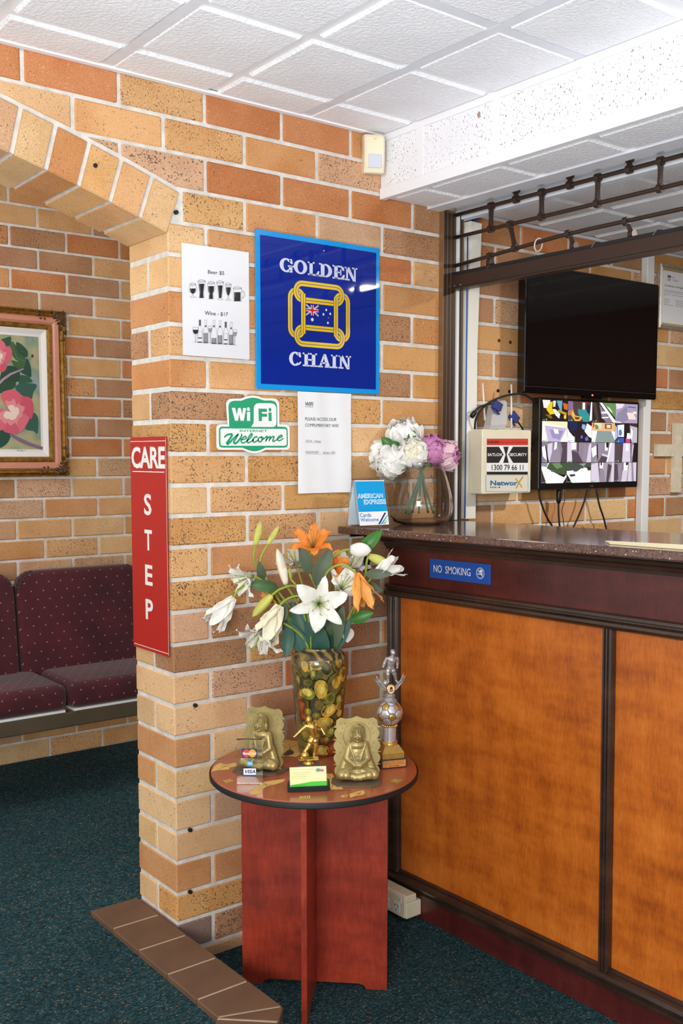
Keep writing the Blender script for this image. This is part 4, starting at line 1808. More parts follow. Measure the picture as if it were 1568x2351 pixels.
ol = [w1(*q) for q in sign_outline(40)]
m = MB()
m.prism(ol, 0.0, 0.0028)
m.obj('board', 'white_board', wf)
GN, WW = (26, 158, 110), (244, 244, 242)
pr = Print(0.0028)
pr.poly([w1(*q) for q in sign_outline(0)], GN, 0)
pr.poly([w1(*q) for q in corner_round([(132, 690, 45), (1384, 700, 45), (1388, 1018, 45), (132, 1018, 45)])], WW, 1)
pr.poly([w1(*q) for q in corner_round([(765, 212, 100), (1190, 214, 110), (1192, 664, 80), (712, 660, 0), (762, 590, 40)])], WW, 1)
pr.obj('printed_face', wf)
pr = Print(0.0028)
tb = lambda s, a, b, c, d, col, lay, **kw: pr.text(s, 0, 0, 0, 0, col, lay, tl=[w1(*a), w1(*b), w1(*c), w1(*d)], **kw)
pr.poly([w1(*q) for q in [(345, 300), (412, 300), (440, 430), (468, 302), (515, 302), (545, 430), (560, 304), (618, 304), (575, 545), (512, 545), (486, 420), (466, 545), (405, 543)]], WW, 2)
pr.poly([w1(*q) for q in [(634, 380), (694, 380), (696, 548), (636, 548)]], WW, 2)
c_ = w1(660, 327)
pr.ell(c_[0], c_[1], 0.0050, 0.0056, WW, 2)
pr.obj('lettering', wf)
pr = Print(0.0028)
pr.poly([w1(*q) for q in [(852, 314), (1012, 318), (1012, 378), (916, 376), (916, 410), (1014, 412), (1014, 470), (918, 468), (916, 552), (858, 550)]], GN, 2)
pr.poly([w1(*q) for q in [(1042, 388), (1100, 390), (1102, 552), (1046, 552)]], GN, 2)
c_ = w1(1070, 335)
pr.ell(c_[0], c_[1], 0.0047, 0.0054, GN, 2)
pr.obj('lettering', wf)
pr = Print(0.0028)
tb('INTERNET', (500, 758), (1018, 760), (1022, 716), (500, 714), GN, 2, bold=0.02)
pr.obj('lettering', wf)
pr = Print(0.0028)


def brush(pts, w):
    q = [w1(*a) for a in smooth_line(pts, 7)]
    n = len(q)
    pr.line(q, [0.0049 * w * (0.75 + 0.35 * math.sin(PI * (i / (n - 1)))) for i in range(n)], GN, 2, cap=True)


brush([(212, 850), (260, 812), (330, 798), (352, 815), (330, 860), (280, 930), (255, 968), (275, 982), (330, 935), (400, 860), (466, 802)], 1.25)
brush([(466, 802), (425, 880), (388, 940), (398, 972), (440, 960), (500, 890), (532, 830), (530, 800)], 1.15)
brush([(545, 905), (600, 890), (622, 862), (600, 842), (556, 870), (522, 925), (545, 962), (600, 950), (660, 905)], 0.9)
brush([(660, 905), (715, 850), (732, 800), (712, 796), (672, 850), (640, 920), (652, 958), (700, 945), (760, 905)], 0.95)
brush([(826, 862), (812, 846), (772, 868), (745, 912), (762, 948), (800, 940), (850, 905)], 0.95)
brush([(905, 856), (870, 862), (846, 900), (858, 938), (895, 938), (930, 900), (936, 866), (905, 852), (915, 890), (960, 886)], 0.9)
brush([(960, 886), (1000, 848), (1020, 850), (1008, 890), (985, 936)], 0.9)
brush([(1000, 910), (1050, 856), (1075, 848), (1070, 880), (1052, 930)], 0.9)
brush([(1066, 900), (1110, 852), (1142, 846), (1140, 880), (1122, 922), (1145, 934), (1205, 900)], 0.9)
brush([(1222, 880), (1280, 858), (1302, 832), (1280, 820), (1236, 850), (1212, 890), (1232, 920), (1280, 910), (1318, 880)], 0.9)
pr.obj('script_lettering', wf)

# ---- wifi password sheet
f = Face((0, -0.006, 0), (0, -1, 0))
x0, y0, x1, y1 = rect_from(f, [(683, 898), (807, 905), (803, 1132), (682, 1131)])
f = Face((x0, -0.005, y0), (0, -1, 0))
f.lift = 0.002
wp = thing('wifi_notice', 'white paper WIFI notice hanging below the blue square sign', 'notice', mat=f.m)
W_, H_ = x1 - x0, y1 - y0


def wavez(u, v):
    return 0.0025 + 0.0022 * math.sin(u * 7.5 + 0.6) * (1 - 0.5 * v) + 0.0012 * math.sin(u * 15 + v * 3)


m = MB()
NX, NY = 22, 8
g_ = [[(W_ * i / NX, H_ * j / NY, wavez(i / NX, j / NY)) for i in range(NX + 1)] for j in range(NY + 1)]
vs_ = [q for r in g_ for q in r]
fs_ = [(j * (NX + 1) + i, j * (NX + 1) + i + 1, (j + 1) * (NX + 1) + i + 1, (j + 1) * (NX + 1) + i) for j in range(NY) for i in range(NX)]
m.add(vs_, fs_)
sh = m.obj('sheet', 'paper', wp, True, fix=False)
PK = f.pick
p = Print(0.0)
ps_ = 520 / 1568


def p1(x, y):
    return (380 + x * ps_, 500 + y * ps_)


G2 = (120, 118, 120)
for (txt, c4, col, kw, ul) in (('WIFI', (p1(965, 1303), p1(1018, 1306), p1(1021, 1278), p1(966, 1274)), INK, {'bold': 0.015, 'shear': 0.15}, (p1(965, 1308), p1(1020, 1311), 0.0007)),
                               ('PLEASE ACCESS OUR', (p1(965, 1403), p1(1181, 1408), p1(1183, 1386), p1(966, 1381)), INK, {}, None),
                               ('COMPLIMENTARY WIFI', (p1(965, 1446), p1(1193, 1451), p1(1195, 1429), p1(966, 1424)), INK, {}, None),
                               ('LOG IN  -  Windsor', (p1(968, 1553), p1(1076, 1556), p1(1077, 1540), p1(968, 1537)), G2, {}, (p1(968, 1556), p1(1077, 1559), 0.0004)),
                               ('PASSWORD  -   terrace 1001', (p1(968, 1632), p1(1175, 1635), p1(1176, 1617), p1(968, 1614)), G2, {}, (p1(968, 1635), p1(1176, 1638), 0.0004))):
    p = Print(0.0)
    tbox(p, txt, *c4, col, 0, **kw)
    if ul:
        p.line([PK(*ul[0]), PK(*ul[1])], ul[2], col)
    o = p.obj('lettering', wp)
    for v in o.data.vertices:
        v.co.z = wavez(v.co.x / W_, v.co.y / H_) + 0.0006

# ---- care step sign on the pier
f = Face((-0.003, 0.2265, 0.862), (-1, 0, 0))
f.lift = 0.002
cs = thing('care_step_sign', 'tall red CARE STEP sign with white letters on the pier', 'sign', mat=f.m)
W_, H_ = 0.2115, 0.592
simple('sign_red', (182, 38, 28), 0.5, var=0.03, spec=0.25)
m = MB()
m.rbox((0, 0, 0), (W_, H_, 0.0022), 0.001, 1, 2)
m.obj('board', 'sign_red', cs)
p = Print(0.0022)
LT = (240, 234, 228)
p.rect(0.004, 0.008, W_ - 0.004, 0.0098, LT)
p.rect(0.002, H_ - 0.0125, W_ - 0.002, H_ - 0.0108, LT)
p.rect(0.012, 0.496, W_ - 0.012, 0.4985, LT)
p.rect(W_ - 0.0024, 0.004, W_ - 0.0008, H_ - 0.004, LT)
p.obj('ruled_lines', cs)
p = Print(0.0022)
p.text('CARE', 0.007, 0.506, W_ - 0.007, 0.566, LT, bold=0.03, spacing=0.96)
p.obj('lettering', cs)
for ch, ya, yb in (('S', 0.378, 0.437), ('T', 0.281, 0.338), ('E', 0.184, 0.241), ('P', 0.088, 0.145)):
    p = Print(0.0022)
    p.text(ch, 0.079, ya, 0.079 + 0.044, yb, LT, bold=0.022)
    p.obj('letter', cs)

# ---- motion sensor at the top of the wall
ms = thing('motion_sensor', 'cream motion sensor high on the brick wall beside bulkhead', 'sensor',
           mat=Matrix.Translation((0.668, -0.026, 2.288)) @ Matrix.Rotation(math.radians(-24), 4, 'Z') @ Matrix.Rotation(math.radians(9), 4, 'X') @ Matrix.Rotation(math.radians(-1.5), 4, 'Y'))
m = MB()
rings = []
for (z, yf, hw) in ((-0.055, -0.012, 0.030), (-0.052, -0.018, 0.031), (-0.03, -0.024, 0.031), (0.02, -0.022, 0.031), (0.045, -0.019, 0.031), (0.052, -0.014, 0.030), (0.054, -0.008, 0.028)):
    rings.append([(-hw, 0.012, z), (hw, 0.012, z), (hw, yf + 0.006, z), (hw * 0.8, yf, z), (-hw * 0.8, yf, z), (-hw, yf + 0.006, z)])
m.loft(rings)
m.obj('housing', 'cream_plastic', ms)
m = MB()
m.rbox((-0.0205, -0.0262, -0.040), (0.0205, -0.0215, -0.002), 0.003, 2, 1)
m.obj('lens', simple('sensor_lens', (208, 212, 224), 0.35), ms)
m = MB()
m.box((-0.004, -0.0215, 0.040), (0.004, -0.0190, 0.042))
m.obj('indicator', simple('indicator_yellow', (222, 190, 60), 0.4), ms)

# ---- little black plugs left in the joints
for i, (px, py) in enumerate(((217, 381), (403, 488), (447, 1619), (435, 1905), (435, 2047))):
    c = on_wall(px, py)
    m = MB()
    m.lathe([(0.0055, 0), (0.006, 0.004), (0.005, 0.009), (0.002, 0.0095)], (0, 0, 0), 8)
    m.v = [(v[0], -v[2], v[1]) for v in m.v]
    o = m.obj('wall_plug', 'black_rubber')
    o.location = (c.x, 0.001, c.z)
    tag(o, ['black plug in the arch ring of bricks', 'black plug at the foot of the brick arch', 'black plug in the pier joint level with the bench seat',
            'black plug in the pier joint beside the red table leg', 'black plug in the pier joint just above the tiled step'][i], 'wall plug', 'black plugs in the pier joints')

# ================================================================== round side table
TC = Vector((0.2415, -0.307))
TZ = 0.592
TR = 0.270
tb_ = thing('side_table', 'round red-brown lacquered side table on crossed panel legs', 'table', loc=(TC.x, TC.y, 0))
simple('table_lacquer', (172, 90, 58), 0.24, var=0.10, vscale=7, coat=0.25)
m = MB()
m.lathe([(TR - 0.004, -0.0165), (TR - 0.001, -0.0155), (TR - 0.001, -0.003), (TR - 0.003, 0.0)], (0, 0, TZ), 72)
m.obj('table_top', 'table_lacquer', tb_)
m = MB()
m.lathe([(TR + 0.0005, -0.002), (TR + 0.0018, -0.004), (TR + 0.0018, -0.0155), (TR, -0.0175), (TR - 0.004, -0.0172)], (0, 0, TZ), 72, False)
smooth_by_angle(m.obj('rim', 'black_rubber', tb_))


def leg_panel(ang, ha, hb, t=0.014):
    """upright board with a cut-out foot; local x along the board from -ha to hb"""
    m = MB()
    zt = TZ - 0.017
    poly = [(-ha, 0), (-ha + 0.055, 0), (-ha + 0.060, 0.010), (-ha + 0.075, 0.014), (hb - 0.075, 0.014), (hb - 0.060, 0.010), (hb - 0.055, 0), (hb, 0), (hb, zt), (-ha, zt)]
    if ha == 0:
        poly = [(0.007, 0.014), (hb - 0.075, 0.014), (hb - 0.060, 0.010), (hb - 0.055, 0), (hb, 0), (hb, zt), (0.007, zt)]
    T = Matrix.Rotation(ang, 4, 'Z') @ Matrix(((1, 0, 0, 0), (0, 0, -1, 0), (0, 1, 0, 0), (0, 0, 0, 1)))
    m.prism(poly, -t / 2, t / 2, T)
    return m.obj('leg', 'red_lacquer', tb_)


aA = math.atan2(-0.268, 0.279)
leg_panel(aA, 0.193, 0.193)
leg_panel(aA - PI / 2, 0, 0.192)
leg_panel(aA + PI / 2, 0, 0.192)


def tz(px, py):
    p = on_z(px, py, TZ)
    return (p.x - TC.x, p.y - TC.y)


YL, DKL, GYL = (232, 190, 108), (120, 84, 44), (74, 66, 60)
zz3 = lambda x, y: (460 + x * 520 / 1568, 1480 + y * 400 / 1206)
PATCH = [
    ('gilt_patch', YL, [(75, 880), (100, 840), (135, 820), (180, 830), (255, 815), (240, 845), (205, 850), (195, 865), (120, 870)]),
    ('gilt_patch', YL, [(335, 1030), (400, 975), (445, 950), (540, 935), (590, 930), (575, 950), (530, 965), (455, 985), (425, 1010), (430, 1030), (360, 1040)]),
    ('gilt_patch', YL, [(868, 895), (915, 893), (935, 940), (990, 1000), (905, 1005)]),
    ('gilt_patch', YL, [(1030, 1035), (1075, 1020), (1130, 1008), (1140, 1030), (1120, 1042), (1080, 1045), (1040, 1062)]),
    ('gilt_patch', YL, [(968, 1048), (1000, 1038), (1022, 1042), (1015, 1055), (985, 1058)]),
    ('gilt_patch', YL, [(525, 680), (600, 660), (690, 668), (695, 760), (660, 778), (575, 768), (530, 735)]),
]
for nm, c, pts in PATCH:
    pr = Print(TZ, 0.00025)
    q = [tz(*zz3(*p_)) for p_ in pts]
    pr.poly(q, c, 0)
    cx_, cy_ = sum(a[0] for a in q) / len(q), sum(a[1] for a in q) / len(q)
    for k in range(3):
        a, b = q[k], q[(k + len(q) // 2) % len(q)]
        l3 = lambda u, v, t: (u[0] + (v[0] - u[0]) * t, u[1] + (v[1] - u[1]) * t)
        pr.line([l3(a, b, 0.25), l3(l3(a, b, 0.5), (cx_, cy_), 0.4), l3(a, b, 0.75)], 0.0012, DKL, 1)
    pr.obj(nm, tb_)
pr = Print(TZ, 0.00025)
pr.poly([tz(*zz3(*p_)) for p_ in [(570, 765), (600, 735), (620, 728), (650, 745), (640, 760), (600, 770)]], GYL, 2)
pr.obj('inlay_patch', tb_)
for pts in ([(155, 940), (205, 930), (232, 945), (180, 958)], [(688, 1050), (760, 1045), (758, 1068), (690, 1070)], [(1315, 945), (1345, 930), (1395, 938), (1365, 958)]):
    pr = Print(TZ, 0.00025)
    q = [tz(*zz3(*p_)) for p_ in pts]
    pr.poly(q, YL, 0)
    c = (sum(a[0] for a in q) / 4, sum(a[1] for a in q) / 4)
    for sc in (0.72, 0.35):
        pr.line([(c[0] + (a[0] - c[0]) * sc, c[1] + (a[1] - c[1]) * sc) for a in q], 0.0014, DKL, 1, True)
    pr.obj('gilt_seal', tb_)

# ================================================================== painted vase
VC = Vector((0.338, -0.200))


def vase_material():
    t = NT('painted_vase')
    t.rough(0.14)
    t.b.inputs['Coat Weight'].default_value = 0.5
    t.b.inputs['Coat Roughness'].default_value = 0.06
    co = t.coords('Object')
    wn = t.noise(co, 9, 2)
    wa = t.mix(0.10, co, wn.outputs['Color'], 'LINEAR_LIGHT')
    mp = t.n('ShaderNodeMapping')
    mp.inputs['Scale'].default_value = (1, 1, 0.8)
    t.l(wa, mp.inputs[0])
    st = t.noise(mp.outputs[0], 26, 4, 0.65)
    col = t.ramp(st.outputs[0], [(0.3, rgba((44, 42, 26))), (0.48, rgba((78, 72, 36))), (0.58, rgba((112, 98, 42))), (0.7, rgba((70, 74, 40)))]).outputs[0]
    # plain smoky shoulder
    sx = t.n('ShaderNodeSeparateXYZ')
    t.l(co, sx.inputs[0])
    top_ = t.ramp(t.math('MULTIPLY', sx.outputs[2], 3.0), [(0.78, (0, 0, 0)), (0.86, (1, 1, 1))])
    wv = t.n('ShaderNodeTexWave')
    wv.inputs['Scale'].default_value = 12
    wv.inputs['Distortion'].default_value = 9
    t.l(co, wv.inputs[0])
    smoke = t.ramp(wv.outputs[0], [(0.2, rgba((58, 50, 38))), (0.6, rgba((96, 82, 52))), (0.9, rgba((150, 118, 48)))])
    col = t.mix(top_.outputs[0], col, smoke.outputs[0])
    hs_ = t.n('ShaderNodeHueSaturation')
    hs_.inputs['Saturation'].default_value = 0.92
    hs_.inputs['Value'].default_value = 1.2
    t.l(col, hs_.inputs['Color'])
    t.l(hs_.outputs[0], t.b.inputs['Base Color'])
    M['painted_vase'] = t.m


vase_material()
m = MB()
vp = [(0.0555, 0.0), (0.058, 0.004), (0.0625, 0.06), (0.068, 0.13), (0.074, 0.20), (0.0775, 0.255), (0.0775, 0.275), (0.074, 0.290), (0.064, 0.300), (0.050, 0.3055), (0.046, 0.309), (0.046, 0.313),
      (0.041, 0.313), (0.040, 0.306), (0.045, 0.296), (0.06, 0.285), (0.068, 0.26), (0.05, 0.02), (0.0, 0.016)]
m.lathe(vp, (0, 0, 0), 48, False)
m.add([(0.0555 * math.cos(2 * PI * k / 24), 0.0555 * math.sin(2 * PI * k / 24), 0.0) for k in range(24)], [tuple(range(23, -1, -1))])
va = smooth_by_angle(m.obj('painted_vase', 'painted_vase', None), 50)
va.location = (VC.x, VC.y, TZ + 0.0006)
va.scale = (1, 1, 0.93)
tag(va, 'tall glossy vase painted with yellow and green fruit', 'vase')


def brushed(name, c, d):
    t = NT(name)
    t.rough(0.16)
    t.b.inputs['Coat Weight'].default_value = 0.5
    t.b.inputs['Coat Roughness'].default_value = 0.06
    n = t.noise(t.coords('Object', (1, 1, 0.45)), 60, 4, 0.7)
    r = t.ramp(n.outputs[0], [(0.34, rgba(d)), (0.56, rgba(c)), (0.75, tuple(min(1, v * 1.25) for v in rgba(c)[:3]))])
    t.l(r.outputs[0], t.b.inputs['Base Color'])
    M[name] = t.m


FR = {'y': ((206, 164, 62), (120, 96, 34)), 'l': ((216, 190, 96), (140, 124, 56)), 'o': ((112, 100, 46), (56, 54, 30)), 'g': ((132, 138, 54), (72, 82, 36)), 'd': ((70, 66, 46), (42, 42, 32)), 'r': ((150, 54, 28), (80, 30, 20)), 'b': ((150, 96, 44), (88, 56, 28))}
for k_, (c_, d_) in FR.items():
    brushed('fruit_' + k_, c_, d_)
brushed('fruit_rim', (46, 42, 26), (30, 28, 20))


def vase_r(z):
    """radius of the vase wall at height z (unscaled)"""
    for (r0, z0), (r1, z1) in zip(vp[:9], vp[1:10]):
        if z0 <= z <= z1:
            return r0 + (r1 - r0) * (z - z0) / max(1e-6, z1 - z0)
    return 0.05


A0_ = math.atan2(CAM.y - VC.y, CAM.x - VC.x)       # angle of the wall that faces the room


def fruit(ang, z, ra, rz, rot, mats):
    """painted oval hugging the wall; nested ovals, each a little prouder"""
    m = MB()
    for li, (sc, mi) in enumerate(((1.14, 0), (1.0, 1), (0.55, 2))):
        m.cur = mi
        n = 16
        cen = None
        vs = []
        for ring in (0.0, 0.5, 1.0):
            for k in range(n if ring else 1):
                a = 2 * PI * k / n
                x, y = ra * sc * ring * math.cos(a), rz * sc * ring * math.sin(a)
                wob = 1 + 0.05 * math.sin(3 * a + rot * 5)
                u = (x * math.cos(rot) - y * math.sin(rot)) * wob
                w = (x * math.sin(rot) + y * math.cos(rot)) * wob
                if li == 2:
                    u += ra * 0.12
                    w += rz * 0.10
                zz_ = min(0.286, max(0.002, z + w))
                r = vase_r(zz_) + 0.00022 * (li + 1)
                an = ang + u / r
                vs.append((r * math.cos(an), r * math.sin(an), zz_))
        fs = [(0, 1 + k, 1 + (k + 1) % n) for k in range(n)]
        fs += [(1 + k, 1 + n + k, 1 + n + (k + 1) % n, 1 + (k + 1) % n) for k in range(n)]
        m.add(vs, fs)
    o = m.obj('painted_fruit', ['fruit_rim', 'fruit_' + mats[0], 'fruit_' + mats[1]], va, True)
    return o


FL = [(800, 85, 80, 34, 0.3, 'yo'), (715, 150, 34, 62, 0.3, 'oy'), (948, 115, 34, 56, 0.1, 'oy'), (780, 195, 18, 34, 0, 'gl'), (865, 150, 24, 40, 0.4, 'do'), (933, 268, 44, 74, -0.25, 'oy'), (832, 300, 40, 62, 0.05, 'yl'), (735, 262, 50, 40, 0, 'do'), (728, 330, 52, 42, -0.3, 'gl'),
      (985, 210, 18, 50, 0, 'yo'), (812, 420, 50, 58, 0, 'do'), (892, 372, 34, 42, -0.6, 'go'), (700, 435, 22, 46, 0.1, 'rb'), (742, 468, 20, 28, 0, 'gy'), (887, 455, 48, 40, 0.45, 'yl'), (958, 390, 18, 34, 0, 'gy'), (952, 440, 15, 24, 0, 'yg'), (960, 490, 16, 24, 0, 'yl'), (982, 350, 14, 34, 0.2, 'og'),
      (712, 510, 24, 30, 0, 'rb'), (742, 560, 34, 56, 0.5, 'go'), (845, 548, 62, 42, 0.1, 'yl'), (800, 490, 26, 24, 0, 'og'), (892, 612, 32, 34, 0, 'gl'), (955, 560, 26, 30, 0.2, 'by'), (950, 640, 18, 60, -0.5, 'by'), (835, 750, 46, 44, 0.2, 'yl'), (910, 735, 36, 42, -0.3, 'rb'), (770, 735, 28, 34, 0, 'og'),
      (720, 640, 26, 40, 0.3, 'gy'), (790, 640, 34, 34, 0.2, 'oy'), (860, 670, 30, 28, 0, 'by'), (690, 340, 14, 40, 0, 'by'), (672, 250, 14, 46, 0.1, 'oy')]
for (x, y, rx, ry, rot, mt) in FL:
    px, py = 460 + x * 0.3316, 1480 + y * 0.3316
    z = (on_axis(px, py, 0, 0) * 0).z
    # height from the pixel on the upright plane through the vase axis, then wrapped round the wall
    dpt = depth_of((VC.x, VC.y, TZ + 0.14)) - 0.06
    P_ = at_depth(px, py, dpt)
    z = (P_.z - TZ) / 0.93
    side = (P_ - Vector((VC.x, VC.y, P_.z))).dot(C_RIGHT)
    r = vase_r(min(0.286, max(0.0, z)))
    s_a = max(-0.97, min(0.97, side / r))
    k_ = 1 / (FPX / dpt)
    fruit(A0_ + math.asin(s_a), min(0.275, max(0.012, z)), rx * 0.3316 * k_ / max(0.35, math.sqrt(1 - s_a * s_a)) * 1.2, ry * 0.3316 * k_ * 1.2, rot, mt)
rf = random.Random(3)
for i in range(34):
    fruit(A0_ + PI + rf.uniform(-1.45, 1.45), 0.02 + 0.25 * rf.random(), rf.uniform(0.014, 0.024), rf.uniform(0.016, 0.028), rf.uniform(-0.6, 0.6), rf.choice(['yl', 'gl', 'oy', 'do', 'by', 'go', 'rb']))

# ================================================================== acrylic card-logo stand
f = Face((0, 0, 0), Vector((-0.62, -0.78, 0)))
aL, aR = on_z(543, 1799, TZ), on_z(604, 1799, TZ)
d_ = (aR - aL); d_.z = 0
nrm = Vector((0, 0, 1)).cross(d_).normalized() * -1
if nrm.dot(CAM - aL) < 0:
    nrm = -nrm
f = Face((aL.x, aL.y, TZ + 0.0006), nrm)
f.lift = 0.006
wA = d_.length
hA = 0.112
ac = thing('card_logo_stand', 'clear acrylic block stand with three payment card logos', 'sign holder', mat=f.m)
m = MB()
m.rbox((0, 0, -0.006), (wA, hA, 0.006), 0.0015, 2, 2)
m.obj('block', 'acrylic', ac)
PK = f.pick
a1s = 160 / 1568


def a1(x, y):
    return PK(540 + x * a1s, 1600 + y * a1s)


def box4(x0, y0, x1, y1):
    return [a1(x0, y1), a1(x1, y1), a1(x1, y0), a1(x0, y0)]


pr = Print(0.0062)
NVY = (34, 44, 110)
pr.poly(box4(155, 1165, 488, 1372), NVY, 0)
c1, c2 = a1(250, 1268), a1(386, 1268)
rr_ = abs(a1(250, 1180)[1] - a1(250, 1358)[1]) / 2
pr.ell(c1[0], c1[1], rr_ * 0.92, rr_, (226, 70, 62), 1, 28)
pr.ell(c2[0], c2[1], rr_ * 0.92, rr_, (238, 170, 50), 2, 28)
pr.text('MasterCard', 0, 0, 0, 0, (250, 246, 244), 3, tl=box4(172, 1238, 472, 1300), bold=0.02, shear=0.1)
pr.obj('card_logo', ac)
pr = Print(0.0062)
pr.poly(box4(264, 1435, 390, 1558), (40, 176, 224), 0)
pr.text('AMERICAN', 0, 0, 0, 0, (240, 246, 250), 1, tl=box4(270, 1470, 386, 1495), bold=0.02)
pr.text('EXPRESS', 0, 0, 0, 0, (240, 246, 250), 1, tl=box4(290, 1500, 386, 1525), bold=0.02)
pr.obj('card_logo', ac)
pr = Print(0.0062)
pr.poly(box4(175, 1605, 470, 1790), (36, 62, 138), 0)
pr.poly(box4(188, 1608, 468, 1752), (244, 244, 246), 1)
pr.text('VISA', 0, 0, 0, 0, (36, 50, 120), 2, tl=box4(218, 1640, 455, 1718), bold=0.03, shear=0.25)
pr.obj('card_logo', ac)

# ================================================================== business card stand
cL, cR = on_z(664, 1817, TZ), on_z(752, 1813, TZ)
d_ = (cR - cL); d_.z = 0
nrm = Vector((0, 0, 1)).cross(d_).normalized()
if nrm.dot(CAM - cL) < 0:
    nrm = -nrm
f = Face((cL.x, cL.y, TZ + 0.0006), nrm)
wC = d_.length
bc = thing('business_card_stand', 'dark plastic stand holding yellow and green business cards', 'card holder', mat=f.m)
m = MB()
sim = simple('smoke_plastic', (20, 44, 44), 0.2)
for x in (-0.004, wC + 0.001):
    poly = [(-0.006, 0), (0.012, 0), (0.014, 0.006), (0.010, 0.022), (0.002, 0.026), (-0.006, 0.020)]
    T = Matrix.Translation((x, 0, 0)) @ Matrix(((0, 0, 1, 0), (0, 1, 0, 0), (-1, 0, 0, 0), (0, 0, 0, 1)))
    mm = MB()
    mm.prism([(p_[0], p_[1]) for p_ in poly], 0, 0.004, T)
    mm.obj('end_cheek', 'smoke_plastic', bc)
mm = MB()
mm.box((0, 0.001, -0.014), (wC, 0.004, 0.010))
mm.box((0, 0.001, 0.0068), (wC, 0.012, 0.0090))
mm.obj('tray', 'smoke_plastic', bc)
lean = Matrix.Translation((0, 0.0056, 0.0045)) @ Matrix.Rotation(math.radians(-18), 4, 'X')
cards = thing('business_card', 'yellow and green business cards in the dark plastic stand', 'business card', mat=f.m @ lean)
wc2 = wC - 0.004
m = MB()
m.box((0.002, 0, -0.004), (0.002 + wc2, 0.052, 0))
m.obj('card_stack', simple('card_edge', (236, 232, 170), 0.5), cards)
pr = Print(0.0)
pr.rect(0.002, 0, 0.002 + wc2, 0.052, (244, 240, 176), 0)
gp = [(0.002, 0.0), (0.002 + wc2, 0.0), (0.002 + wc2, 0.0165), (0.002 + wc2 * 0.6, 0.0165), (0.002 + wc2 * 0.3, 0.013), (0.002, 0.010)]
pr.poly(gp, (70, 200, 40), 1)
pr.rect(0.002, 0, 0.002 + wc2, 0.006, (24, 140, 40), 2)
pr.text('Windsor Terrace Motel', 0.008, 0.044, 0.006 + wc2 * 0.62, 0.0485, (214, 208, 220), 2, shear=0.2)
for k in range(4):
    pr.rect(0.008, 0.0385 - 0.0045 * k, 0.008 + wc2 * (0.5 - 0.05 * k), 0.0392 - 0.0045 * k, (190, 188, 130), 2)
pr.rect(0.002 + wc2 * 0.68, 0.034, 0.002 + wc2 * 0.96, 0.050, (232, 226, 214), 2)
pr.ell(0.002 + wc2 * 0.78, 0.043, wc2 * 0.07, 0.004, (120, 160, 80), 3)
pr.ell(0.002 + wc2 * 0.88, 0.042, wc2 * 0.05, 0.003, (190, 120, 90), 3)
pr.text('Ph: (02) 4577 5999', 0.007, 0.0065, 0.002 + wc2 * 0.42, 0.0098, (20, 60, 24), 3)
pr.obj('card_print', cards, 'print')

# ================================================================== brass buddha plaques
simple('aged_brass', (176, 158, 104), 0.42, 0.55, var=0.2, vscale=26)
simple('base_metal', (116, 100, 80), 0.6, 0.3, var=0.15, vscale=30)


def scallop(w, h, n=4):
    """outline of the back plate: scalloped sides, waved top"""
    pts = [(-w * 0.46, 0.0), (w * 0.46, 0.0)]
    side = []
    for i in range(n):
        z0, z1 = h * (0.02 + 0.80 * i / n), h * (0.02 + 0.80 * (i + 1) / n)
        bul = w * (0.44 + 0.03 * math.sin(PI * (i + 0.5) / n))
        for k in range(6):
            t = k / 5
            side.append((bul - w * 0.01 + w * 0.06 * math.sin(PI * t), z0 + (z1 - z0) * (0.06 + 0.88 * t)))
        side.append((bul + w * 0.075, z1))
    rt = [(x, z) for x, z in side]
    topp = []
    ctl = [(0.46, 0.85), (0.45, 0.93), (0.36, 0.975), (0.24, 0.955), (0.12, 0.965), (0.0, 1.0)]
    for x, z in ctl:
        topp.append((w * x, h * z))
    lf = [(-x, z) for x, z in topp[::-1][1:]] + [(-x, z) for x, z in side[::-1]]
    return pts[1:] + rt + topp + lf + pts[:1]


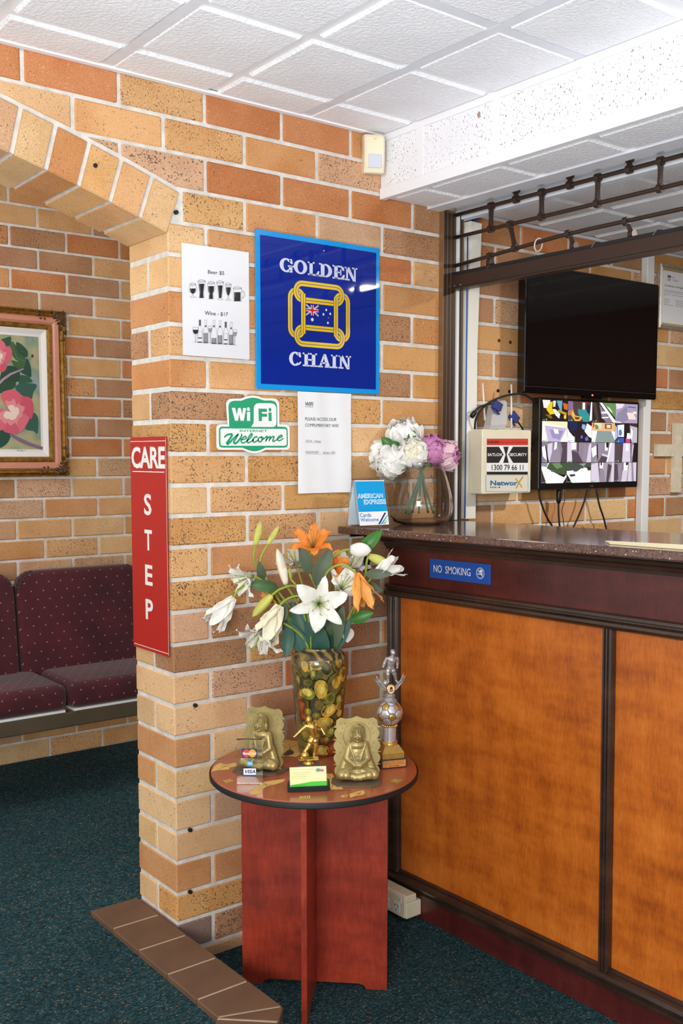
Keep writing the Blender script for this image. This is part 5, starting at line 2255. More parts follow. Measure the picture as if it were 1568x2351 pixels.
def buddha_plaque(label, pos, yaw, h, w, base_poly):
    Mx = Matrix.Translation(pos) @ Matrix.Rotation(yaw, 4, 'Z')
    t = thing('buddha_plaque', label, 'figurine', mat=Mx, group='brass plaques on the side table')
    # local: x right, y back, z up; faces -y
    m = MB()
    m.prism(base_poly, 0.0, 0.003)
    m.obj('base_plate', 'base_metal', t)
    m = MB()
    ol = scallop(w, h)
    T = Matrix.Translation((0, 0.012, 0.003)) @ Matrix.Rotation(math.radians(-4), 4, 'X') @ Matrix(((1, 0, 0, 0), (0, 0, -1, 0), (0, 1, 0, 0), (0, 0, 0, 1)))
    m.prism(ol, -0.0015, 0.0015, T)
    plate = m.obj('back_plate', 'aged_brass', t)
    # halo ring and stippled drops standing proud of the plate
    m = MB()
    rr = w * 0.30
    pts = [T @ Vector((rr * math.cos(a), h * 0.68 + rr * 1.05 * math.sin(a), 0.0018)) for a in [2 * PI * k / 36 for k in range(37)]]
    m.tube(pts, 0.0009, 5, False)
    m.obj('halo', 'aged_brass', plate, True)
    m = MB()
    for r_ in range(11):
        for c_ in range(8):
            x = (c_ - 3.5 + 0.5 * (r_ % 2)) * w * 0.105
            z = h * (0.10 + 0.078 * r_)
            if abs(x) > w * 0.41 or (x / (w * 0.33)) ** 2 + ((z - h * 0.68) / (w * 0.34)) ** 2 < 1 or abs(x) < w * 0.2 and z < h * 0.6:
                continue
            m.ellipsoid(T @ Vector((x, z, 0.0016)), (0.0011, 0.0012, 0.0026), 6, 4)
    o = m.obj('stippling', 'aged_brass', plate, True)
    o['kind'] = 'stuff'
    # seated figure, one skin
    s = h / 0.155
    F = MB()
    E_ = lambda c, r: F.ellipsoid([v * s for v in c], [v * s for v in r], 16, 10)
    Lm = lambda a, b, ra, rb: F.limb([v * s for v in a], [v * s for v in b], ra * s, rb * s)
    E_((0, -0.004, 0.062), (0.022, 0.014, 0.034))           # torso
    E_((0, -0.006, 0.086), (0.022, 0.012, 0.012))           # shoulders
    E_((0, -0.010, 0.040), (0.026, 0.016, 0.018))           # belly and sash
    E_((0, -0.006, 0.018), (0.046, 0.020, 0.017))           # lap
    for sx in (-1, 1):
        Lm((sx * 0.0185, -0.004, 0.087), (sx * 0.026, -0.008, 0.054), 0.0088, 0.0092)
        Lm((sx * 0.026, -0.008, 0.054), (sx * 0.007, -0.023, 0.040), 0.0088, 0.006)
        Lm((sx * 0.026, -0.004, 0.056), (sx * 0.040, -0.006, 0.016), 0.0085, 0.010)
        Lm((sx * 0.012, -0.010, 0.022), (sx * 0.040, -0.020, 0.016), 0.014, 0.0135)
        Lm((sx * 0.040, -0.020, 0.016), (sx * -0.008, -0.026, 0.010), 0.012, 0.008)
        E_((sx * 0.028, -0.028, 0.016), (0.012, 0.008, 0.010))
        E_((sx * 0.0155, -0.006, 0.108), (0.003, 0.005, 0.010))
        Lm((sx * 0.020, -0.010, 0.090), (sx * 0.006, -0.019, 0.050), 0.0028, 0.0028)
    E_((0, -0.022, 0.040), (0.012, 0.006, 0.006))
    Lm((0, -0.004, 0.088), (0, -0.006, 0.100), 0.009, 0.009)
    E_((0, -0.008, 0.110), (0.0150, 0.0140, 0.0185))        # head
    E_((0, -0.0222, 0.107), (0.0024, 0.004, 0.0050))        # nose
    E_((0, -0.0205, 0.0995), (0.0056, 0.0030, 0.0020))
    for sx in (-1, 1):
        E_((sx * 0.0060, -0.0205, 0.1105), (0.0046, 0.0028, 0.0017))
        E_((sx * 0.0062, -0.0202, 0.1150), (0.0056, 0.0028, 0.0012))
    E_((0, -0.006, 0.124), (0.0135, 0.0130, 0.0085))
    E_((0, -0.004, 0.132), (0.0072, 0.0075, 0.0075))        # top knot
    fig = baked(F, 0.00105 * s, 2, 'aged_brass', 'figure', t, 0.35)
    fig.location = (0, 0.004, 0.004)
    # curls of the hair, sash and folds
    m = MB()
    for i in range(6):
        for k in range(11):
            a = PI * (0.02 + 0.96 * k / 10)
            z = 0.1195 + 0.0031 * i
            r = 0.0162 * math.sqrt(max(0.05, 1 - ((z - 0.118) / 0.022) ** 2))
            m.ellipsoid((s * r * math.cos(a), s * (-0.0055 - r * math.sin(a) * 0.95), s * z), (0.0019 * s,) * 3, 6, 4)
    o = m.obj('hair_curls', 'aged_brass', fig, True)
    o['kind'] = 'stuff'
    m = MB()
    for k in range(5):
        z = 0.046 + 0.0022 * k
        m.tube([(s * 0.022 * math.cos(a), s * (-0.013 - 0.011 * math.sin(a)), s * z) for a in [PI * j / 10 for j in range(11)]], 0.0007 * s, 5)
    o = m.obj('sash', 'aged_brass', fig, True)
    for sx in (-1, 1):
        for k in range(3):
            m = MB()
            m.tube([(s * sx * (0.006 + 0.006 * k), s * -0.026, s * 0.034), (s * sx * (0.022 + 0.005 * k), s * -0.031, s * (0.026 - 0.003 * k)), (s * sx * (0.042 + 0.002 * k), s * -0.027, s * (0.012 - 0.003 * k))], 0.0011 * s, 5)
            m.obj('robe_fold', 'aged_brass', fig, True)
    return t


def yaw_to(px0, px1):
    """yaw of a level edge running between two picked points on the table"""
    a, b = on_z(*px0, TZ), on_z(*px1, TZ)
    return math.atan2(b.y - a.y, b.x - a.x)


b1 = on_z(603, 1772, TZ)
buddha_plaque('tarnished brass seated Buddha plaque standing behind the clear card stand', (0.122, -0.240, TZ + 0.0006), -1.05, 0.160, 0.112,
              [(-0.062, -0.045), (-0.02, -0.062), (0.03, -0.058), (0.058, -0.03), (0.066, 0.03), (0.03, 0.035), (-0.045, 0.03), (-0.07, 0.0)])
buddha_plaque('polished brass seated Buddha plaque standing beside the business card stand', (0.262, -0.462, TZ + 0.0006), -0.62, 0.156, 0.114,
              [(-0.052, -0.05), (0.03, -0.058), (0.054, -0.045), (0.058, -0.012), (0.06, 0.03), (-0.03, 0.035), (-0.062, 0.015), (-0.066, -0.02)])


# ================================================================== football trophies
def footballer(mats, s, ball=True):
    """running player, x right, z up, faces -y; about 0.1 s tall"""
    F = MB()
    P = lambda *v: [q * s for q in v]
    Lm = lambda a, b, ra, rb: F.limb(P(*a), P(*b), ra * s, rb * s, 10)
    El = lambda c, r: F.ellipsoid(P(*c), P(*r), 14, 10)
    return F, P, Lm, El


def gold_player(t):
    F, P, Lm, El = footballer('brass_gold', 1.0)
    # pelvis at (0.016,0,0.056)
    Lm((0.016, 0, 0.058), (0.004, -0.004, 0.034), 0.0088, 0.0066)    # kicking thigh
    Lm((0.004, -0.004, 0.034), (-0.014, -0.006, 0.012), 0.0064, 0.0040)
    Lm((-0.014, -0.006, 0.012), (-0.017, -0.012, 0.004), 0.0040, 0.0036)
    Lm((0.020, 0.002, 0.058), (0.024, -0.002, 0.033), 0.0088, 0.0064)
    Lm((0.024, -0.002, 0.033), (0.019, 0.003, 0.009), 0.0062, 0.0040)
    Lm((0.019, 0.003, 0.009), (0.018, -0.008, 0.004), 0.0040, 0.0034)
    El((0.018, 0.0, 0.060), (0.0125, 0.009, 0.009))
    Lm((0.018, 0, 0.064), (0.012, -0.005, 0.088), 0.0098, 0.0118)
    El((0.010, -0.005, 0.091), (0.0165, 0.008, 0.0075))
    Lm((-0.003, -0.005, 0.092), (-0.020, -0.004, 0.078), 0.0058, 0.0044)
    Lm((-0.020, -0.004, 0.078), (-0.034, -0.010, 0.067), 0.0042, 0.0028)
    El((-0.037, -0.011, 0.065), (0.0042, 0.003, 0.0026))
    Lm((0.024, -0.003, 0.093), (0.038, 0.004, 0.085), 0.0056, 0.0044)
    Lm((0.038, 0.004, 0.085), (0.046, -0.004, 0.070), 0.0042, 0.0028)
    El((0.0475, -0.005, 0.067), (0.003, 0.003, 0.004))
    Lm((0.008, -0.006, 0.095), (0.005, -0.008, 0.103), 0.0042, 0.0040)
    El((0.003, -0.010, 0.110), (0.0078, 0.0088, 0.0098))
    El((0.002, -0.0185, 0.109), (0.0016, 0.0022, 0.0022))
    El((0.004, -0.007, 0.1135), (0.0082, 0.0088, 0.0078))
    # shorts hem
    El((0.010, -0.002, 0.048), (0.0098, 0.0092, 0.009))
    El((0.022, 0.0, 0.048), (0.0098, 0.0092, 0.009))
    fig = baked(F, 0.0011, 2, 'brass_gold', 'player', t, 0.4)
    fig.location.z = 0.0325
    return fig


gp_ = on_z(712, 1768, TZ)
gpos = Vector((0.216, -0.313, TZ + 0.0006))
yawc = -YAW
gt = thing('gold_trophy', 'shiny gold footballer trophy in front of the painted vase', 'trophy', mat=Matrix.Translation(gpos) @ Matrix.Rotation(yawc + 0.12, 4, 'Z') @ Matrix.Scale(0.93, 4))
simple('grey_marble', (122, 112, 104), 0.3, var=0.15, vscale=40)
m = MB()
m.rbox((-0.028, -0.024, 0.0), (0.034, 0.024, 0.016), 0.002, 1, 2)
m.obj('plinth', 'grey_marble', gt)
m = MB()
m.lathe([(0.016, 0.016), (0.017, 0.019), (0.012, 0.022), (0.013, 0.027), (0.016, 0.029)], (0.004, 0, 0), 20)
m.obj('collar', 'brass_gold', gt, True)
m = MB()
m.rbox((-0.026, -0.016, 0.029), (0.032, 0.014, 0.0325), 0.002, 1, 2)
m.obj('foot_plate', 'brass_gold', gt)
gold_player(gt)


def football(r, seam=True):
    m = MB()
    m.ellipsoid((0, 0, 0), (r, r, r), 24, 16)
    return m


def ico_faces():
    """truncated icosahedron faces on the unit sphere: pentagons then hexagons"""
    ph = (1 + 5 ** 0.5) / 2
    V = [Vector(v).normalized() for v in ((0, 1, ph), (0, -1, ph), (0, 1, -ph), (0, -1, -ph), (1, ph, 0), (-1, ph, 0), (1, -ph, 0), (-1, -ph, 0), (ph, 0, 1), (-ph, 0, 1), (ph, 0, -1), (-ph, 0, -1))]
    ed = min((V[0] - v).length for v in V[1:]) + 1e-3
    nb = {i: [j for j in range(12) if j != i and (V[i] - V[j]).length < ed] for i in range(12)}
    pts = {}
    for i in range(12):
        for j in nb[i]:
            pts[(i, j)] = (V[i] * 2 + V[j]) / 3
    pent, hexs = [], []
    for i in range(12):
        n = V[i]
        u = (V[nb[i][0]] - n * V[nb[i][0]].dot(n)).normalized()
        w = n.cross(u)
        ring = sorted(nb[i], key=lambda j: math.atan2(V[j].dot(w), V[j].dot(u)))
        pent.append([pts[(i, j)].normalized() for j in ring])
    for i in range(12):
        for j in nb[i]:
            for k in nb[i]:
                if i < j < k and k in nb[j]:
                    c = (V[i] + V[j] + V[k]).normalized()
                    q = [pts[(i, j)], pts[(j, i)], pts[(j, k)], pts[(k, j)], pts[(k, i)], pts[(i, k)]]
                    hexs.append([p_.normalized() for p_ in q])
    return pent, hexs


PENT, HEX = ico_faces()


def ball_panels(parent, c, r, mp, mh, rot, gap=0.93):
    R = rot.to_matrix() if hasattr(rot, 'to_matrix') else rot
    for (fs, mt) in ((PENT, mp), (HEX, mh)):
        for f_ in fs:
            cen = Vector((0, 0, 0))
            for p_ in f_:
                cen += p_
            cen.normalize()
            m = MB()
            n = len(f_)
            # domed panel in two rings
            def pt(p_, t, rad):
                v = (cen.lerp(p_, t)).normalized() * rad
                return Vector(c) + R @ v
            r0 = [pt(p_, gap, r * 0.985) for p_ in f_]
            r1 = [pt(p_, gap * 0.94, r) for p_ in f_]
            r2 = [pt(p_, gap * 0.5, r) for p_ in f_]
            vs = r0 + r1 + r2 + [pt(cen, 0, r)]
            fc = []
            for i in range(n):
                j = (i + 1) % n
                fc += [(i, j, n + j, n + i), (n + i, n + j, 2 * n + j, 2 * n + i), (2 * n + i, 2 * n + j, 3 * n)]
            m.add(vs, fc)
            o = m.obj('panel', mt, parent)
            smooth_by_angle(o, 50)


from mathutils import Euler
m = MB()
m.ellipsoid((0, 0, 0), (0.0108, 0.0108, 0.0108), 20, 14)
ball = m.obj('ball', 'brass_gold', gt, True)
ball.location = (-0.008, -0.012, 0.0435)

# ---- tall silver trophy
tp = on_z(908, 1768, TZ)
t_yaw = math.atan2(-0.4627 + 0.4525, 0.4327 - 0.3596) - 0.25
st_pos = Vector((0.414, -0.408, TZ + 0.0006))
st = thing('silver_trophy', 'tall silver and gold football trophy with a player on top', 'trophy', mat=Matrix.Translation(st_pos) @ Matrix.Rotation(-0.36, 4, 'Z'))
m = MB()
m.rbox((-0.036, -0.036, 0), (0.036, 0.036, 0.023), 0.002, 1, 2)
m.obj('plinth', simple('black_marble', (52, 50, 50), 0.3, var=0.2, vscale=40), st)
pr = Print(0.0)
pr.rect(0, 0, 0.064, 0.018, (206, 140, 72), 0)
pr.text('Pacific Hills - Penrith', 0.006, 0.0125, 0.058, 0.0162, (90, 56, 24), 1)
for (a, b, y, c_) in ((0.006, 0.012, 0.0085, (150, 100, 50)), (0.014, 0.026, 0.0085, (150, 100, 50)), (0.028, 0.033, 0.0085, (150, 100, 50)), (0.035, 0.058, 0.0085, (150, 100, 50)), (0.018, 0.024, 0.003, (90, 56, 24)), (0.026, 0.030, 0.003, (90, 56, 24)), (0.032, 0.046, 0.003, (90, 56, 24))):
    pr.rect(a, y, b, y + 0.0016, c_, 1)
o = pr.obj('name_plate', st)
o.matrix_local = Matrix.Translation((-0.032, -0.0364, 0.0025)) @ Matrix(((1, 0, 0, 0), (0, 0, -1, 0), (0, 1, 0, 0), (0, 0, 0, 1)))
m = MB()
m.loft([[(-0.030, -0.030, 0.023), (0.030, -0.030, 0.023), (0.030, 0.030, 0.023), (-0.030, 0.030, 0.023)],
        [(-0.030, -0.030, 0.037), (0.030, -0.030, 0.037), (0.030, 0.030, 0.037), (-0.030, 0.030, 0.037)],
        [(-0.019, -0.019, 0.056), (0.019, -0.019, 0.056), (0.019, 0.019, 0.056), (-0.019, 0.019, 0.056)]])
m.obj('stepped_base', 'gold_paint', st)
m = MB()
m.lathe([(0.021, 0.046), (0.021, 0.064), (0.019, 0.064)], (0, 0, 0), 28)
m.obj('cup_ring', 'gold_paint', st, True)
m = MB()
m.lathe([(0.0172, 0.06), (0.0172, 0.103)], (0, 0, 0), 28)
smooth_by_angle(m.obj('column', 'silver_satin', st))
for k in range(20):
    a = 2 * PI * k / 20
    m = MB()
    m.ellipsoid((0.0185 * math.cos(a), 0.0185 * math.sin(a), 0.1045), (0.0024, 0.0024, 0.0036), 8, 6)
    m.obj('bead', 'brass_gold', st, True)
m = MB()
m.ellipsoid((0, 0, 0), (0.0335,) * 3, 24, 16)
fb = m.obj('football', 'dark_steel', st, True)
fb.location = (0, 0, 0.138)
ball_panels(fb, (0, 0, 0), 0.0345, 'gold_paint', 'silver_satin', Euler((0.35, 0.2, 0.5)), 0.955)
m = MB()
m.lathe([(0.018, 0.168), (0.0185, 0.172), (0.014, 0.177), (0.0125, 0.179), (0.0145, 0.182), (0.0145, 0.186), (0.010, 0.190), (0.006, 0.192)], (0, 0, 0), 24)
smooth_by_angle(m.obj('finial', 'pewter', st))
m = MB()
R_ = Matrix.Translation((0, -0.006, 0.2025)) @ Matrix.Rotation(PI / 2, 4, 'X')
m.lathe([(0.0125, 0.0), (0.0135, 0.001), (0.0135, 0.004), (0.0115, 0.0048)], (0, 0, 0), 24)
m.v = [tuple(R_ @ Vector((v[0] * 0.86, v[1], v[2]))) for v in m.v]
med = m.obj('medallion', 'gold_paint', st)
pr = Print(0.0)
pr.ell(0, 0, 0.0092, 0.0108, (240, 226, 190), 0, 24)
pr.ell(0, 0.002, 0.004, 0.005, (70, 34, 24), 1, 12)
pr.rect(-0.005, -0.006, 0.005, -0.0038, (90, 44, 28), 1)
pr.ell(0, -0.0015, 0.0062, 0.002, (196, 130, 50), 2, 14)
o = pr.obj('medallion_print', med)
o.matrix_local = Matrix.Translation((0, -0.0110, 0.2025)) @ Matrix(((1, 0, 0, 0), (0, 0, -1, 0), (0, 1, 0, 0), (0, 0, 0, 1)))
# two leafy sprays
for sx in (-1, 1):
    pts = [Vector((sx * 0.008, 0, 0.192)), Vector((sx * 0.018, 0, 0.203)), Vector((sx * 0.028, 0, 0.214)), Vector((sx * 0.036, 0, 0.226 + (0.004 if sx > 0 else 0.0)))]
    m = MB()
    m.tube(pts, 0.0013, 6)
    sprig = m.obj('laurel_spray', 'pewter', st, True)
    for i in range(9):
        t = 0.15 + 0.85 * i / 8
        k = min(2, int(t * 3))
        c = pts[k].lerp(pts[k + 1], t * 3 - k)
        for sd in (-1, 1):
            dirv = Vector((sx * 0.6 - sd * 0.5, -0.1, 0.7 + sd * sx * 0.1)).normalized()
            mm = MB()
            q = dirv.to_track_quat('Z', 'Y').to_matrix()
            mm.ellipsoid(c + dirv * 0.0052 + Vector((0, -0.001, 0)), (0.0029, 0.0011, 0.0066), 8, 6, q)
            mm.obj('leaf', 'pewter', sprig, True)
# silver player
F, P, Lm, El = footballer('pewter', 1.0)
Lm((-0.004, 0, 0.040), (-0.009, -0.010, 0.027), 0.0072, 0.0056)
Lm((-0.009, -0.010, 0.027), (-0.007, -0.004, 0.012), 0.0050, 0.0036)
Lm((-0.007, -0.004, 0.012), (-0.008, -0.010, 0.007), 0.0035, 0.0032)
Lm((0.005, 0.001, 0.040), (0.012, -0.001, 0.024), 0.0072, 0.0056)
Lm((0.012, -0.001, 0.024), (0.018, 0.003, 0.006), 0.0050, 0.0034)
Lm((0.018, 0.003, 0.006), (0.021, -0.004, 0.002), 0.0034, 0.0030)
El((0.001, 0, 0.042), (0.011, 0.008, 0.008))
El((-0.006, -0.004, 0.036), (0.0082, 0.0078, 0.0082)); El((0.008, 0, 0.034), (0.0082, 0.0078, 0.0082))
Lm((0.001, 0, 0.047), (0.003, -0.003, 0.064), 0.0092, 0.0112)
El((0.004, -0.003, 0.067), (0.0155, 0.008, 0.007))
Lm((-0.010, -0.003, 0.067), (-0.016, 0.0, 0.054), 0.0056, 0.0046); Lm((-0.016, 0, 0.054), (-0.022, -0.008, 0.047), 0.0044, 0.0030)
Lm((0.018, -0.003, 0.066), (0.021, 0.002, 0.052), 0.0054, 0.0046); Lm((0.021, 0.002, 0.052), (0.018, -0.006, 0.042), 0.0042, 0.0030)
Lm((0.005, -0.003, 0.071), (0.005, -0.005, 0.076), 0.004, 0.004)
El((0.006, -0.006, 0.083), (0.0068, 0.0076, 0.0088)); El((0.006, -0.004, 0.0855), (0.0072, 0.0078, 0.0068)); El((0.006, -0.0136, 0.082), (0.0013, 0.002, 0.002))
fig = baked(F, 0.001, 2, 'pewter', 'player', st, 0.4)
fig.location = (0.002, 0.004, 0.2145)
m = MB()
m.ellipsoid((0, 0, 0), (0.0088,) * 3, 18, 12)
bl = m.obj('small_ball', 'pewter', st, True)
bl.location = (-0.0125, -0.002, 0.2185)

# ================================================================== things on the office wall
# ---- television
TVX0, TVX1, TVZ0, TVZ1, TVY = 1.272, 2.000, 1.6115, 2.036, -0.085
tv = thing('television', 'black flat television mounted on the office brick wall', 'television', mat=Face(((TVX0 + TVX1) / 2, TVY, (TVZ0 + TVZ1) / 2), (0, -1, 0)).m)
hw, hh = (TVX1 - TVX0) / 2, (TVZ1 - TVZ0) / 2
simple('gloss_black', (8, 7, 7), 0.12)
t_ = NT('tv_glass')
t_.b.inputs['Base Color'].default_value = (0.006, 0.004, 0.004, 1)
t_.rough(0.06)
M['tv_glass'] = t_.m
m = MB()
m.rbox((-hw, -hh, -0.035), (hw, hh, 0.0), 0.006, 3, 2)
m.obj('casing', 'gloss_black', tv)
m = MB()
m.box((-hw + 0.010, -hh + 0.028, -0.001), (hw - 0.010, hh - 0.010, 0.0006))
m.obj('screen', 'tv_glass', tv)
m = MB()
m.box((-hw + 0.006, -hh + 0.021, 0.0), (hw - 0.006, -hh + 0.023, 0.0012))
m.obj('bezel_line', simple('bezel_grey', (52, 48, 46), 0.25), tv)
m = MB()
m.rbox((-0.05, -hh - 0.008, -0.02), (0.05, -hh, -0.004), 0.002, 1, 2)
m.obj('sensor_bar', 'gloss_black', tv)
t_ = NT('red_led')
t_.b.inputs['Base Color'].default_value = (1, 0.05, 0.03, 1)
t_.b.inputs['Emission Color'].default_value = (1, 0.08, 0.05, 1)
t_.b.inputs['Emission Strength'].default_value = 4
M['red_led'] = t_.m
m = MB()
m.ellipsoid((-0.012, -hh + 0.004, 0.001), (0.0045, 0.003, 0.0012), 10, 6)
m.obj('power_light', 'red_led', tv)
m = MB()
m.box((-0.10, -0.10, -0.082), (0.10, 0.10, -0.035))
m.obj('wall_mount', 'dark_steel', tv)

# ---- camera monitor
MX0, MX1, MZ0, MZ1, MY = 1.3745, 1.928, 1.2855, 1.601, -0.062
fm = Face((MX0, MY, MZ0), (0, -1, 0))
mo = thing('security_monitor', 'computer monitor showing sixteen security camera views', 'monitor', mat=fm.m)
mw, mh = MX1 - MX0, MZ1 - MZ0
m = MB()
m.rbox((0, 0, -0.034), (mw, mh, 0.0), 0.004, 2, 2)
m.obj('casing', 'black_plastic', mo)
m = MB()
m.box((0.15, 0.08, -0.060), (0.40, 0.24, -0.034))
m.obj('wall_mount', 'dark_steel', mo)
SX0, SY0, SX1, SY1 = 0.0135, 0.0215, mw - 0.0095, mh - 0.0075
m = MB()
m.box((SX0, SY0, -0.0005), (SX1, SY1, 0.0003))
m.obj('screen', 'tv_glass', mo)
pr = Print(0.0)
pr.text('LG', mw * 0.50, 0.006, mw * 0.53, 0.013, (110, 104, 104), 0)
pr.obj('brand_mark', mo)
W0, LG_, MGc, DGc, BK = (236, 234, 240), (190, 182, 200), (132, 122, 140), (74, 62, 72), (34, 24, 28)
CELLS = [
    [(BK, 0), ((222, 226, 220), [(0, 1), (.3, 1), (.28, .6), (.05, .62)]), ((206, 178, 30), [(.28, .9), (.4, .95), (.38, .6), (.5, .35), (.3, .3), (.15, .55)]), ((244, 236, 226), [(.42, .98), (.52, .98), (.5, .7), (.42, .68)]), ((90, 150, 170), [(.55, 1), (.78, 1), (.76, .5), (.7, .5), (.6, .8)]), ((190, 90, 30), [(.8, .9), (1, .85), (1, .55), (.85, .6)]), ((248, 232, 224), [(.4, .58), (.52, .56), (.7, .35), (.66, .12), (.5, .3)]), ((170, 140, 20), [(.62, .56), (.98, .4), (.92, .3), (.6, .46)]), ((214, 190, 40), [(.85, .3), (.95, .3), (.93, .1), (.85, .14)]), ((120, 90, 16), [(.1, .3), (.3, .1), (.4, .15), (.3, .3)])],
    [((70, 56, 52), 0), ((120, 96, 130), [(0, 1), (.2, 1), (.22, .6), (.02, .5)]), ((160, 112, 80), [(.0, .5), (.22, .62), (.25, .4), (.1, .3), (0, .3)]), ((110, 52, 44), [(.5, 1), (.8, 1), (.78, .68), (.55, .7)]), ((240, 240, 244), [(.6, .96), (.7, .96), (.7, .6), (.6, .6)]), ((44, 128, 132), [(.4, .62), (.75, .62), (.95, .2), (.86, 0), (.65, 0), (.42, .4)]), ((24, 40, 60), [(.76, .9), (.95, .8), (.9, .4), (.78, .5)]), ((236, 232, 226), [(.95, 1), (1, 1), (1, .1), (.9, .05)]), ((206, 160, 84), [(.16, .5), (.22, .5), (.3, .3), (.6, .24), (.5, .04), (.3, .02), (.14, .3)]), ((90, 62, 36), [(.26, .24), (.5, .22), (.44, .1), (.32, .1)])],
    [((40, 30, 32), 0), ((70, 52, 46), [(.0, 1), (.16, 1), (.3, 0), (.2, 0)]), ((120, 112, 128), [(.3, .9), (.7, .3), (.9, 0), (.6, 0), (.4, .3)]), ((240, 240, 240), [(.3, 1), (.42, 1), (1, .12), (1, 0), (.9, .02)]), ((90, 130, 80), [(.45, 1), (1, 1), (1, .25), (.6, .78)]), ((200, 206, 190), [(.6, .85), (.75, .75), (.9, .5), (.8, .55)]), ((208, 206, 212), [(.38, .55), (.62, .56), (.66, .46), (.4, .44)]), ((220, 218, 224), [(.4, .26), (.72, .3), (.7, .24), (.42, .2)])],
    [((150, 140, 168), 0), ((126, 120, 148), [(.1, .5), (.5, .9), (.6, .2), (.3, 0), (.0, .1)]), ((206, 196, 212), [(0, 1), (.4, 1), (.3, .8), (.05, .7)]), ((214, 196, 190), [(.5, .55), (.8, .55), (.95, .2), (.6, .2)]), ((96, 90, 120), [(.55, .88), (.92, .86), (.92, .8), (.55, .82)]), ((226, 214, 176), [(.78, .62), (.95, .62), (.95, .5), (.8, .5)]), ((236, 238, 240), [(0, .1), (.2, .06), (.3, 0), (0, 0)])],
    [((226, 214, 206), 0), ((170, 158, 190), [(.1, .78), (.98, .68), (.72, 0), (.24, 0)]), ((136, 128, 170), [(.3, .6), (.85, .55), (.7, .1), (.4, .2)]), ((240, 236, 246), [(.44, .62), (.62, .6), (.66, .4), (.5, .4)]), ((236, 206, 170), [(0, 1), (1, 1), (1, .72), (.3, .86)]), ((234, 222, 214), [(.75, .0), (1, .3), (1, 0)])],
    [((36, 26, 34), 0), ((236, 242, 240), [(0, .7), (.08, .5), (.22, .3), (.3, 0), (0, 0)]), ((28, 36, 70), [(.05, 1), (.4, 1), (.38, .6), (.1, .55)]), ((120, 160, 200), [(.6, .9), (.74, .88), (.7, .6), (.58, .7)]), ((226, 220, 222), [(.8, .95), (1, .8), (1, .2), (.86, .3), (.7, .55)]), ((80, 110, 210), [(.56, .32), (.62, .34), (.62, .2), (.54, .18)]), ((90, 100, 170), [(.72, .2), (.82, .3), (.88, .1), (.75, .06)]), ((200, 196, 204), [(.22, .3), (.3, .25), (.3, .02), (.26, 0)])],
    [((206, 160, 116), 0), ((196, 190, 182), [(.12, .98), (.4, .98), (.42, .7), (.14, .68)]), ((90, 130, 60), [(.12, .9), (.24, .88), (.3, .7), (.16, .66)]), ((176, 70, 50), [(.04, .98), (.1, .98), (.1, .75), (.04, .75)]), ((110, 80, 50), [(.55, .96), (.85, .96), (.86, .7), (.56, .7)]), ((200, 196, 170), [(.62, .9), (.8, .9), (.8, .74), (.64, .74)]), ((232, 232, 232), [(0, .6), (.22, .58), (.15, 0), (0, 0)]), ((238, 238, 238), [(.8, .6), (1, .56), (1, .1)]), ((122, 136, 138), [(.22, .58), (.84, .58), (1, .1), (1, 0), (.14, 0)])],
    [((60, 42, 44), 0), ((150, 170, 210), [(0, .9), (.08, .8), (.12, .3), (.0, .1)]), ((206, 214, 226), [(.1, .9), (.4, .95), (.4, .3), (.14, .3)]), ((90, 110, 150), [(.16, .62), (.26, .7), (.32, .5), (.26, .34), (.16, .4)]), ((50, 80, 170), [(.1, .2), (.4, .25), (.4, 0), (.08, 0)]), ((34, 24, 26), [(.4, 1), (.62, 1), (.6, 0), (.42, 0)]), ((224, 230, 236), [(.54, .5), (.66, .5), (.7, .2), (.52, .2)]), ((176, 60, 130), [(.48, .22), (.68, .2), (.68, 0), (.48, 0)]), ((170, 164, 176), [(.66, .9), (1, .8), (1, 0), (.75, 0)]), ((214, 222, 230), [(.7, .8), (.8, .6), (.76, .1), (.68, .3)])],
]
corr = lambda a, b, c, d, e: [(a, 0), (b, [(.05, .9), (.3, 1), (.34, 0), (.1, 0)]), (c, [(.4, 1), (.62, 1), (.7, .5), (.78, 0), (.34, 0)]), (d, [(.45, 1), (.6, 1), (.58, .6), (.46, .6)]), (e, [(.7, .9), (.84, .7), (.74, 0), (.64, 0)])]
